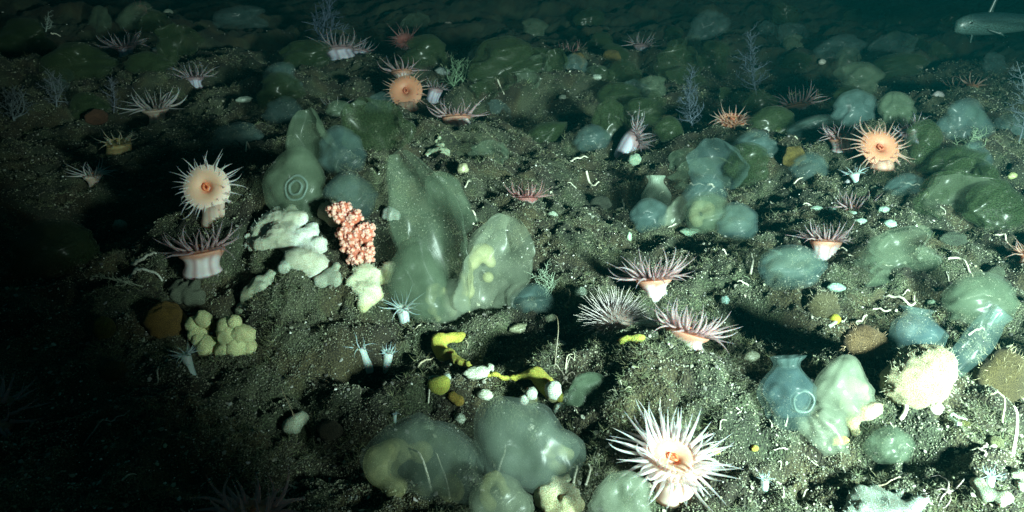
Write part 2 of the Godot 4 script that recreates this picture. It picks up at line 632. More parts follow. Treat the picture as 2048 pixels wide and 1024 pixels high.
# row: foot, axis (from foot to tip), half width, half depth, way its flat side faces (turn), form, skin, inner (list of organs), label
func squirt(row: Array) -> void:
	var foot: Vector3 = on(row[0])
	var axis: Vector3 = row[1]
	var wide: float = row[2]
	var deep: float = row[3]
	var form: String = row[4]
	var o := thing("sea_squirt", foot, row[7], "sea squirt", "sea squirts on the seabed")
	var length := axis.length()
	var up := axis / length
	var toward: Vector3 = row[8]
	var z := (toward - up * toward.dot(up)).normalized()
	var turn := Basis(up.cross(z), up, z)
	var seed_ := rng.randf() * 100.0
	var bow := rng.randf_range(-0.10, 0.10) * length
	var open_mouth := form == "bottle" or form == "tube"
	var wall := func(t: float, q: float, swell: float) -> Vector3:
		var p: float
		var close := 0.0
		match form:
			"bottle":
				p = lerpf(0.55, 1.0, sin(minf(t / 0.42, 1.0) * PI / 2)) if t < 0.42 else lerpf(1.0, 0.46, smoothstep(0.55, 0.93, t)) + 0.14 * smoothstep(0.90, 1.0, t)
			"fold":
				p = pow(sin(PI * pow(lerpf(0.07, 0.97, t), 0.8)), 0.5)
				close = 0.25
			"tube":
				p = lerpf(0.65, 1.0, sin(minf(t / 0.5, 1.0) * PI / 2)) if t < 0.5 else lerpf(1.0, 0.72, smoothstep(0.5, 0.94, t)) + 0.12 * smoothstep(0.92, 1.0, t)
			"leaf":
				p = pow(sin(PI * pow(lerpf(0.10, 0.985, t), 0.86)), 0.42)
				close = 0.22
			_:
				p = pow(sin(PI * lerpf(0.12, 0.992, t)), 0.55)
				close = 0.05
		var d := Vector3(cos(q), t * 2.6, sin(q))
		var warp := 1.0 + (0.22 + close) * lump.get_noise_3d(d.x * 8.0 + seed_, d.y * 6.0, d.z * 8.0) + 0.06 * lump.get_noise_3d(d.x * 30.0 + seed_, d.y * 26.0, d.z * 30.0) + close * 0.6 * sin(q * 2.0 + t * 5.0 + seed_)
		if open_mouth:
			warp += smoothstep(0.86, 1.0, t) * (0.10 * sin(q * 8.0 + seed_) + 0.12 * sin(q * 3.0 + seed_ * 2.0))
		var x := cos(q) * wide * p * warp * swell
		var zz := sin(q) * deep * p * warp * swell
		if form == "fold":      # a cupped sheet: two walls close together, bent round the axis
			zz = sin(q) * deep * 0.16 * p * swell + deep * 1.7 * (cos(q) * cos(q) - 0.4) * p + deep * 0.25 * sin(q * 3.0 + t * 6.0 + seed_)
		return Vector3(x + bow * sin(t * PI), length * (0.5 + (t - 0.5) * swell), zz + bow * 0.5 * sin(t * PI + seed_))
	var rows := 26
	var s := Shape.new()
	var rings := []
	var colors := []
	for k in rows + 1:
		var ring := PackedVector3Array()
		for i in 32:
			ring.append(wall.call(float(k) / rows, TAU * i / 32.0, 1.0))
		rings.append(ring)
		colors.append(Color.WHITE)
	if open_mouth:      # the rim turns in and goes down the throat
		var rim: PackedVector3Array = rings[rows]
		var mid := Vector3.ZERO
		for p in rim:
			mid += p / rim.size()
		for step in [[0.86, 0.012], [0.66, 0.0], [0.52, -0.06], [0.45, -0.16]]:
			var ring := PackedVector3Array()
			for p in rim:
				ring.append(mid + (p - mid) * step[0] + Vector3(0, step[1] * length, 0))
			rings.append(ring)
			colors.append(Color.WHITE)
	s.loft(rings, colors, true, not open_mouth)
	if form == "leaf" or form == "sac":      # the inner face of the tunic's wall
		rings = []
		for k in range(1, rows):
			var ring := PackedVector3Array()
			for i in 32:
				ring.append(wall.call(float(k) / rows, TAU * i / 32.0, 0.91))
			rings.append(ring)
		s.loft(rings, colors, true, true)
	var tunic := part("tunic", s.done(), M[row[5]], o, Transform3D(turn, Vector3(0, -0.006, 0)))
	for organ in row[6]:
		match organ[0]:
			"sac", "sac_blue":
				s = Shape.new()
				rings = []
				colors = []
				for k in 15:
					var ring := PackedVector3Array()
					for i in 20:
						ring.append(wall.call(lerpf(0.06, 0.86 if open_mouth else 0.95, k / 14.0), TAU * i / 20.0, organ[1]) * Vector3(sin(PI * lerpf(0.12, 0.9, k / 14.0)) * 0.15 + 0.85, 1, 1))
					rings.append(ring)
					colors.append(Color.WHITE)
				s.loft(rings, colors, true, true)
				part("branchial_sac", s.done(), M[organ[0]], o, Transform3D(turn, Vector3.ZERO))
			"gut":      # how far up, how far aside, size
				var balls := []
				for k in 7:
					var a := k / 6.0 * PI * 1.3
					balls.append(Vector4(wide * (organ[2] + 0.34 * cos(a) * organ[3]), length * (organ[1] + 0.24 * sin(a) * organ[3]), deep * 0.15 * sin(k * 2.0), wide * 0.24 * organ[3] * rng.randf_range(0.7, 1.3)))
				part("gut", melt(balls, wide * 0.06, 0.15, 200.0, func(_p): return Color.WHITE), M.gut, tunic)
			"siphon":   # a round mouth on the near face: how far up, how far aside, radius
				var nearest := Vector3(wide * organ[2], length * organ[1], deep * sqrt(maxf(0.05, 1.0 - organ[2] * organ[2])) * 0.80)
				var rad: float = organ[3]
				for ring_no in organ[4]:
					s = Shape.new()
					var loop := []
					var shades := []
					var big: float = rad * (1.0 + 0.75 * ring_no)
					for i in 25:
						var q := TAU * i / 24.0
						var out := Vector3(cos(q), sin(q) * 1.15, 0) * (1.0 + 0.07 * sin(q * 2.0 + seed_) + 0.03 * sin(q * 5.0 + seed_))
						var ring := PackedVector3Array()
						for j in 8:
							var h := TAU * j / 8.0
							ring.append(out * (big + cos(h) * rad * 0.17) + Vector3(0, 0, sin(h) * rad * (0.5 if ring_no == 0 else 0.15) - ring_no * rad * 0.25))
						loop.append(ring)
						shades.append(Color.WHITE)
					s.loft(loop, shades)
					part("siphon", s.done(), M.ring, tunic, Transform3D(Basis.IDENTITY, nearest))


# row: anchor, balls from the anchor (x, y, z, radius), colour, second colour, skin, name, category, label, ruggedness, [bristle length, count]
func sponge(row: Array) -> void:
	var at: Vector3 = on(row[0])
	var a := rgb(row[2])
	var b := rgb(row[3])
	var shift := rng.randf() * 40.0
	var off := at.y - hills(at.x, at.z)
	var balls := []
	for q in row[1]:
		balls.append(q + Vector4(0, ground(at.x + q.x, at.z + q.z) - hills(at.x + q.x, at.z + q.z) - off, 0, 0))
	var mesh := melt(balls, row[9], row[8], 620.0, func(p): return a.lerp(b, smoothstep(-0.15, 0.25, lump.get_noise_3d(p.x * 55.0 + shift, p.y * 55.0, p.z * 55.0))))
	if row[10][1] == 0:
		single(row[5], at, mesh, M[row[4]], row[7], row[6])
		return
	var o := thing(row[5], at, row[7], row[6])
	part("body", mesh, M[row[4]], o)
	var arrays := mesh.surface_get_arrays(0)
	var vs: PackedVector3Array = arrays[Mesh.ARRAY_VERTEX]
	var ns: PackedVector3Array = arrays[Mesh.ARRAY_NORMAL]
	var s := Shape.new()
	for k in int(row[10][1]):
		var i := rng.randi() % vs.size()
		var d := (ns[i] + Vector3(rng.randf_range(-0.6, 0.6), rng.randf_range(-0.4, 0.6), rng.randf_range(-0.6, 0.6))).normalized()
		var l: float = row[10][0] * rng.randf_range(0.4, 1.1)
		var side := Vector3(rng.randf_range(-1, 1), rng.randf_range(-1, 1), rng.randf_range(-1, 1)) * l * 0.16
		s.tube(PackedVector3Array([vs[i] - d * 0.001, vs[i] + d * l * 0.5 + side, vs[i] + d * l]), PackedFloat32Array([0.00028, 0.0002, 0.0001]), 3, b.lightened(0.1))
	var f := part("fringe", s.done(), M.tint, o)
	f.set_meta("kind", "stuff")


# row: anchor, bulbs (x, y, z, radius) from the anchor, colour, label
func bulb_sponge(row: Array) -> void:
	var o := thing("bulb_sponge", on(row[0]), row[3], "sponge")
	var base := []
	var n := 0
	for b in row[1]:
		base.append(Vector4(b.x * 0.9, b.y - b.w * 1.1, b.z * 0.9 - b.w * 0.3, b.w * 0.85))
		var s := Shape.new()
		var shift := rng.randf() * 30.0
		s.ball(14, 18, func(d): return d * Vector3(1.0, 1.1, 1.0) * b.w * (1.0 + 0.16 * lump.get_noise_3d(d.x * 14.0 + shift, d.y * 14.0, d.z * 14.0) + 0.05 * lump.get_noise_3d(d.x * 50.0 + shift, d.y * 50.0, d.z * 50.0)), func(_d): return rgb(row[2]).darkened(0.05 * (n % 3)))
		part("bulb", s.done(), M.sponge, o, Transform3D(Basis.from_euler(Vector3(rng.randf(), rng.randf() * 6.0, 0)), Vector3(b.x, b.y, b.z)))
		n += 1
	part("base", melt(base, 0.004, 0.2, 200.0, func(_p): return rgb(row[2]) * Color(0.62, 0.60, 0.30)), M.furry, o)


# row: anchor, knots of the branches, label
func soft_coral(row: Array) -> void:
	var o := thing("soft_coral", on(row[0]), row[2], "soft coral")
	part("branch", melt(row[1], 0.0035, 0.15, 220.0, func(_p): return Color(0.70, 0.22, 0.14)), M.flesh, o)
	var shapes: Array[ArrayMesh] = []
	for k in 4:
		var s := Shape.new()
		var shift := k * 7.0
		s.ball(8, 10, func(d): return d * (1.0 + 0.34 * sin(atan2(d.z, d.x) * 6.0) * smoothstep(0.0, 0.6, d.y) * smoothstep(1.0, 0.7, d.y) + 0.15 * lump.get_noise_3d(d.x * 20.0 + shift, d.y * 20.0, d.z * 20.0)), func(d): return Color(0.82, 0.30, 0.21).lerp(Color(0.95, 0.58, 0.48), smoothstep(-0.2, 0.9, d.y + 0.3 * lump.get_noise_3d(d.x * 30.0, d.y * 30.0 + shift, 0))))
		shapes.append(s.done())
	for b in row[1]:
		for k in int(7 + b.w * 1500.0):
			var d := Vector3(rng.randfn(), rng.randfn() + 0.5, rng.randfn() + 0.5).normalized()
			var r := rng.randf_range(0.0018, 0.0052)
			part("polyp", shapes[rng.randi() % 4], M.flesh, o, Transform3D(frame(d, rng.randf() * TAU).scaled(Vector3.ONE * r), Vector3(b.x, b.y, b.z) + d * b.w * rng.randf_range(0.95, 1.25)))


# row: foot, length, colour, curl, radius, lift, heading, label, group
func worm(row: Array) -> void:
	var points := PackedVector3Array()
	var radii := PackedFloat32Array()
	var foot: Vector3 = on(row[0])
	var a: float = row[6]
	var p := Vector3.ZERO
	var n := 16
	for i in n:
		var t := i / (n - 1.0)
		var lie: float = ground(foot.x + p.x, foot.z + p.z) - foot.y + row[4] * 0.7
		points.append(Vector3(p.x, lie + row[5] * sin(t * PI * 0.6), p.z))
		radii.append(row[4] * lerpf(1.1, 0.55, t))
		a += row[3] / n * (1.0 + 1.6 * sin(t * 7.0 + row[6] * 3.0))
		p += Vector3(cos(a), 0, -sin(a)) * row[1] / n
	var s := Shape.new()
	s.tube(points, radii, 6, rgb(row[2]))
	single("worm_tube", foot, s.done(), M.shell, row[7], "worm tube", row[8])


# row: foot, axis, half width, branches, colour, label, form
func bush(row: Array) -> void:
	var axis: Vector3 = row[1]
	var o := thing(row[6], on(row[0]), row[5], row[6].replace("_", " "))
	var s := Shape.new()
	var points := PackedVector3Array()
	var radii := PackedFloat32Array()
	var bow := frame(axis).x * axis.length() * rng.randf_range(-0.12, 0.12)
	for i in 9:
		var t := i / 8.0
		points.append(axis * t + bow * sin(t * PI))
		radii.append(lerpf(0.05, 0.015, t) * row[2])
	s.tube(points, radii, 6, rgb(row[4]))
	part("stem", s.done(), M.tint, o)
	var turn := frame(axis)
	var shapes: Array[ArrayMesh] = []
	for k in 4:
		var q := Shape.new()
		var spine := PackedVector3Array()
		var r := PackedFloat32Array()
		for i in 6:
			var t := i / 5.0
			spine.append(Vector3(0.16 * sin(t * 4.0 + k * 1.7), 0.35 * t * t, t))
			r.append(lerpf(0.030, 0.012, t))
		q.tube(spine, r, 4, rgb(row[4]))
		for j in 11:
			var t := 0.15 + j * 0.08
			var root := Vector3(0.16 * sin(t * 4.0 + k * 1.7), 0.35 * t * t, t)
			var d := Vector3(rng.randf_range(-0.4, 0.4), rng.randf_range(-0.2, 0.35), rng.randf_range(-0.05, 0.3)) * rng.randf_range(0.5, 1.3)
			q.tube(PackedVector3Array([root, root + d * 0.6 + Vector3(0, 0.02, 0), root + d]), PackedFloat32Array([0.016, 0.014, 0.008]), 3, rgb(row[4]))
		shapes.append(q.done())
	for k in int(row[3]):
		var t: float = clampf(0.12 + 0.85 * k / row[3] + rng.randf_range(-0.08, 0.08), 0.05, 1.0)
		var a := k * 2.4 + rng.randf() * 0.5
		var l: float = row[2] * lerpf(1.0, 0.45, t) * rng.randf_range(0.35, 1.3)
		var out := turn * Vector3(cos(a), rng.randf_range(-0.2, 1.1), sin(a)).normalized()
		var b := Basis(axis.normalized().cross(out).normalized(), out.cross(axis.normalized().cross(out)).normalized(), out)
		part("branch", shapes[k % 4], M.tint, o, Transform3D(b.scaled_local(Vector3(l, l, l)), axis * t + bow * sin(t * PI)))


# row: centre, disc radius, arm length, colour, label, curl, name
func star(row: Array) -> void:
	var at: Vector3 = on(row[0])
	var o := thing(row[6], at, row[4], row[6].replace("_", " "))
	var s := Shape.new()
	s.ball(8, 15, func(d): return d * Vector3(1, 0.45, 1) * row[1] * (1.0 + 0.14 * cos(atan2(d.z, d.x) * 5.0)), func(_d): return rgb(row[3]))
	part("disc", s.done(), M.shell, o, Transform3D(Basis.IDENTITY, Vector3(0, row[1] * 0.5, 0)))
	for k in 5:
		var a := TAU * k / 5.0 + rng.randf_range(-0.3, 0.3)
		var p: Vector3 = Vector3(cos(a), 0, sin(a)) * row[1] * 0.7
		var points := PackedVector3Array()
		var radii := PackedFloat32Array()
		var curl: float = row[5] * rng.randf_range(0.4, 1.3) * (1 if rng.randf() < 0.5 else -1)
		for i in 16:
			var t := i / 15.0
			points.append(Vector3(p.x, ground(at.x + p.x, at.z + p.z) - at.y + row[1] * 0.4 + 0.006 * sin(t * 6.0 + k) * t, p.z))
			radii.append(row[1] * lerpf(0.30, 0.07, t))
			a += curl / 16.0 * (0.4 + 1.8 * t)
			p += Vector3(cos(a), 0, sin(a)) * row[2] / 16.0
		s = Shape.new()
		s.tube(points, radii, 5, rgb(row[3]))
		part("arm", s.done(), M.shell, o)


# row: centre, radii, colour, skin, name, category, label, turn
func pebble(row: Array) -> void:
	var shift := rng.randf() * 60.0
	var r: Vector3 = row[1]
	var s := Shape.new()
	s.ball(14, 18, func(d): return Basis.from_euler(row[7]) * (d * r * (1.0 + 0.20 * lump.get_noise_3d(d.x * 11.0 + shift, d.y * 11.0, d.z * 11.0) + 0.07 * lump.get_noise_3d(d.x * 45.0 + shift, d.y * 45.0, d.z * 45.0))), func(d): return rgb(row[2]) * lerpf(0.82, 1.05, smoothstep(-0.3, 0.3, lump.get_noise_3d(d.x * 25.0 + shift, d.y * 25.0, d.z * 25.0))))
	single(row[4], on(row[0]) + Vector3(0, r.y * 0.55, 0), s.done(), M[row[3]], row[6], row[5])


func make_urchin(at: Vector3, r: float, label: String) -> void:
	var o := thing("sea_urchin", on(at), label, "sea urchin")
	var s := Shape.new()
	s.ball(12, 20, func(d): return d * Vector3(1, 0.72, 1) * r * (1.0 + 0.04 * sin(atan2(d.z, d.x) * 10.0)), func(_d): return Color(0.26, 0.20, 0.18))
	part("body", s.done(), M.flesh, o, Transform3D(Basis.IDENTITY, Vector3(0, r * 0.5, 0)))
	var q := Shape.new()
	q.tube(PackedVector3Array([Vector3.ZERO, Vector3(0.02, 0.5, 0), Vector3(0, 1, 0.03)]), PackedFloat32Array([0.032, 0.024, 0.008]), 5, Color(0.40, 0.36, 0.42), Color(0.66, 0.62, 0.60))
	var spine := q.done()
	for k in 230:
		var y := 1.0 - 1.5 * (k + 0.5) / 230.0
		var a := k * 2.39996
		var d := Vector3(cos(a) * sqrt(1 - y * y), y, sin(a) * sqrt(1 - y * y))
		var tilt := (d + Vector3(rng.randf_range(-0.3, 0.3), rng.randf_range(-0.1, 0.4), rng.randf_range(-0.3, 0.3))).normalized()
		var l := r * rng.randf_range(0.45, 0.95)
		part("spine", spine, M.tint, o, Transform3D(frame(tilt).scaled_local(Vector3(r * 0.6, l, r * 0.6)), Vector3(0, r * 0.5, 0) + d * Vector3(1, 0.72, 1) * r * 0.96))


func make_fish(at: Vector3, long: float, label: String) -> void:
	var o := thing("fish", at, label, "fish")
	var s := Shape.new()
	var rings := []
	var colors := []
	for k in 30:
		var t := k / 29.0
		var high := 0.095 * pow(sin(PI * pow(lerpf(0.02, 0.985, t), 0.55)), 0.8) + 0.008
		var thick := high * lerpf(0.78, 0.4, t)
		var ring := PackedVector3Array()
		var tint := PackedColorArray()
		for i in 24:
			var a := TAU * i / 24.0
			ring.append(Vector3(t, sin(a) * high + 0.015 * t - 0.02 * exp(-t * 12.0), cos(a) * thick) * long)
			var band := smoothstep(0.03, 0.0, absf(sin(a) * high - 0.034 + 0.12 * absf(t - 0.24)))
			tint.append(Color(0.42, 0.56, 0.52).lerp(Color(0.13, 0.22, 0.24), smoothstep(0.1, 0.7, sin(a))).lerp(Color(0.05, 0.10, 0.10), 0.75 * band * smoothstep(0.14, 0.2, t)).lerp(Color(0.62, 0.76, 0.70), smoothstep(0.16, 0.03, t) * 0.7))
		rings.append(ring)
		colors.append(tint)
	s.loft(rings, colors, true, true)
	part("body", s.done(), M.fish, o)
	for side in [-1.0, 1.0]:
		s = Shape.new()
		s.ball(8, 12, func(d): return d * Vector3(0.022, 0.022, 0.010) * long, func(_d): return Color(0.8, 1.0, 0.9))
		var eye := part("eye", s.done(), M.fish, o, Transform3D(Basis.IDENTITY, Vector3(0.10, 0.020, 0.056 * side) * long))
		s = Shape.new()
		s.ball(6, 10, func(d): return d * Vector3(0.012, 0.012, 0.004) * long, func(_d): return Color(0.02, 0.03, 0.03))
		part("pupil", s.done(), M.fish, eye, Transform3D(Basis.IDENTITY, Vector3(0, 0, 0.0085 * side) * long))
		s = Shape.new()
		fin(s, [Vector3(0.25, -0.03, 0.07 * side), Vector3(0.29, -0.06, 0.075 * side), Vector3(0.40, -0.10, 0.15 * side), Vector3(0.36, -0.06, 0.14 * side)], long)
		part("pectoral_fin", s.done(), M.fish, o)
	s = Shape.new()
	fin(s, [Vector3(0.255, 0.075, 0), Vector3(0.32, 0.075, 0), Vector3(0.34, 0.30, 0), Vector3(0.315, 0.31, 0)], long)
	part("dorsal_fin", s.done(), M.fish, o)
	s = Shape.new()
	fin(s, [Vector3(0.16, -0.08, 0), Vector3(0.20, -0.08, 0), Vector3(0.19, -0.17, 0), Vector3(0.175, -0.17, 0)], long)
	part("pelvic_fin", s.done(), M.fish, o)
	s = Shape.new()
	fin(s, [Vector3(0.97, 0.0, 0), Vector3(0.97, 0.03, 0), Vector3(1.16, 0.12, 0), Vector3(1.16, -0.08, 0)], long)
	part("tail_fin", s.done(), M.fish, o)


func fin(s: Shape, corners: Array, long: float) -> void:
	var n := ((corners[1] - corners[0]) as Vector3).cross(corners[2] - corners[0]).normalized() * 0.004
	var rings := []
	for k in 5:
		var t := k / 4.0
		var a: Vector3 = corners[0].lerp(corners[3], t)
		var b: Vector3 = corners[1].lerp(corners[2], t)
		var mid := (a + b) / 2
		var thin := n * lerpf(1.0, 0.35, t)
		rings.append(PackedVector3Array([a * long, (mid + thin) * long, b * long, (mid - thin) * long]))
	s.loft(rings, [Color(0.3, 0.4, 0.38), Color(0.3, 0.4, 0.38), Color(0.34, 0.44, 0.42), Color(0.36, 0.46, 0.44), Color(0.4, 0.5, 0.46)], true, true)


# the lamp of the survey vehicle: housing, glowing face and the light just in front of it
func survey_lamp(at: Vector3, target: Vector3, energy: float, angle: float, label: String) -> void:
	var o := thing("survey_lamp", at, label, "lamp")
	var turn := Basis.looking_at(target - at)
	var s := Shape.new()
	var rings := []
	for k in [[0.104, 0.0], [0.112, 0.004], [0.112, 0.03], [0.10, 0.04], [0.09, 0.16], [0.04, 0.18]]:
		var ring := PackedVector3Array()
		for i in 24:
			ring.append(Vector3(cos(TAU * i / 24.0) * k[0], -sin(TAU * i / 24.0) * k[0], k[1]))
		rings.append(ring)
	s.loft(rings, [Color(0.05, 0.05, 0.05), Color(0.05, 0.05, 0.05), Color(0.05, 0.05, 0.05), Color(0.08, 0.08, 0.03), Color(0.08, 0.08, 0.03), Color(0.05, 0.05, 0.05)], true, true)
	part("housing", s.done(), M.tint, o, Transform3D(turn, Vector3.ZERO))
	var glow := StandardMaterial3D.new()
	glow.resource_name = "lamp_glow"
	glow.emission_enabled = true
	glow.emission = Color(0.92, 1.0, 0.96)
	glow.emission_energy_multiplier = 2.0
	var face := CylinderMesh.new()
	face.top_radius = 0.100
	face.bottom_radius = 0.100
	face.height = 0.004
	part("lamp_glass", face, glow, o, Transform3D(turn * Basis(Vector3.RIGHT, PI / 2), turn * Vector3(0, 0, -0.003)))
	var l := SpotLight3D.new()
	l.name = "lamp_light"
	l.light_color = Color(0.86, 1.0, 0.94)
	l.light_energy = energy
	l.light_size = 0.10
	l.spot_range = 14.0
	l.spot_angle = angle
	l.spot_angle_attenuation = 0.6
	l.spot_attenuation = 2.0
	l.shadow_enabled = true
	o.add_child(l)
	l.transform = Transform3D(turn, turn * Vector3(0, 0, -0.02))


# ---------------------------------------------------------------- all of it
func _ready() -> void:
	# camera, water, light
	var cam := Camera3D.new()
	cam.name = "camera"
	cam.fov = 40.0
	cam.near = 0.05
	cam.far = 60.0
	add_child(cam)
	cam.position = Vector3(0, 0.62, 0)
	cam.rotation_degrees = Vector3(-26.5, 0, 0)
	cam.current = true
	var env := Environment.new()
	env.background_mode = Environment.BG_SKY
	var sky := ProceduralSkyMaterial.new()
	sky.sky_top_color = Color(0.05, 0.20, 0.21)
	sky.sky_horizon_color = Color(0.04, 0.15, 0.16)
	sky.ground_bottom_color = Color(0.01, 0.03, 0.04)
	sky.ground_horizon_color = Color(0.02, 0.07, 0.09)
	env.sky = Sky.new()
	env.sky.sky_material = sky
	env.background_energy_multiplier = 0.8
	env.tonemap_mode = Environment.TONE_MAPPER_LINEAR
	env.tonemap_exposure = 1.0
	env.fog_enabled = true
	env.fog_density = 0.007
	env.fog_light_color = Color(0.10, 0.50, 0.52)
	env.sdfgi_enabled = true
	env.ssao_enabled = true
	env.ssil_enabled = true
	var we := WorldEnvironment.new()
	we.name = "water"
	we.environment = env
	add_child(we)
	rng.seed = 20
	for n in [[fine, 4, 9.0, 4], [rough, 9, 2.6, 4], [lump, 17, 0.1, 2]]:
		n[0].seed = n[1]
		n[0].noise_type = FastNoiseLite.TYPE_SIMPLEX
		n[0].frequency = n[2]
		n[0].fractal_octaves = n[3]
	materials()
	survey_lamp(Vector3(0.95, 0.55, 0.35), Vector3(0.62, 0.0, -1.35), 21.5, 40.0, "black survey vehicle lamp out of frame on the right")
	make_seabed()
	make_tentacles()
	for row in SPONGES:
		sponge(row)
	for row in BULBS:
		bulb_sponge(row)
	for row in CORALS:
		soft_coral(row)
	for row in SQUIRTS:
		squirt(row)
	for row in ANEMONES:
		anemone(row)
	for row in BUSHES:
		bush(row)
	for row in PEBBLES:
		pebble(row)
	for row in STARS:
		star(row)
	for row in WORMS:
		worm(row)
	make_urchin(Vector3(0.1620, 0.0000, -0.9537), 0.03528, "bristly purple grey urchin with pale tipped spines left of the leaning anemone")
	make_fish(Vector3(1.8307, 0.1821, -3.0221), 0.4432, "pale green fish with a dark cheek swimming left at the top right corner")
	make_litter()


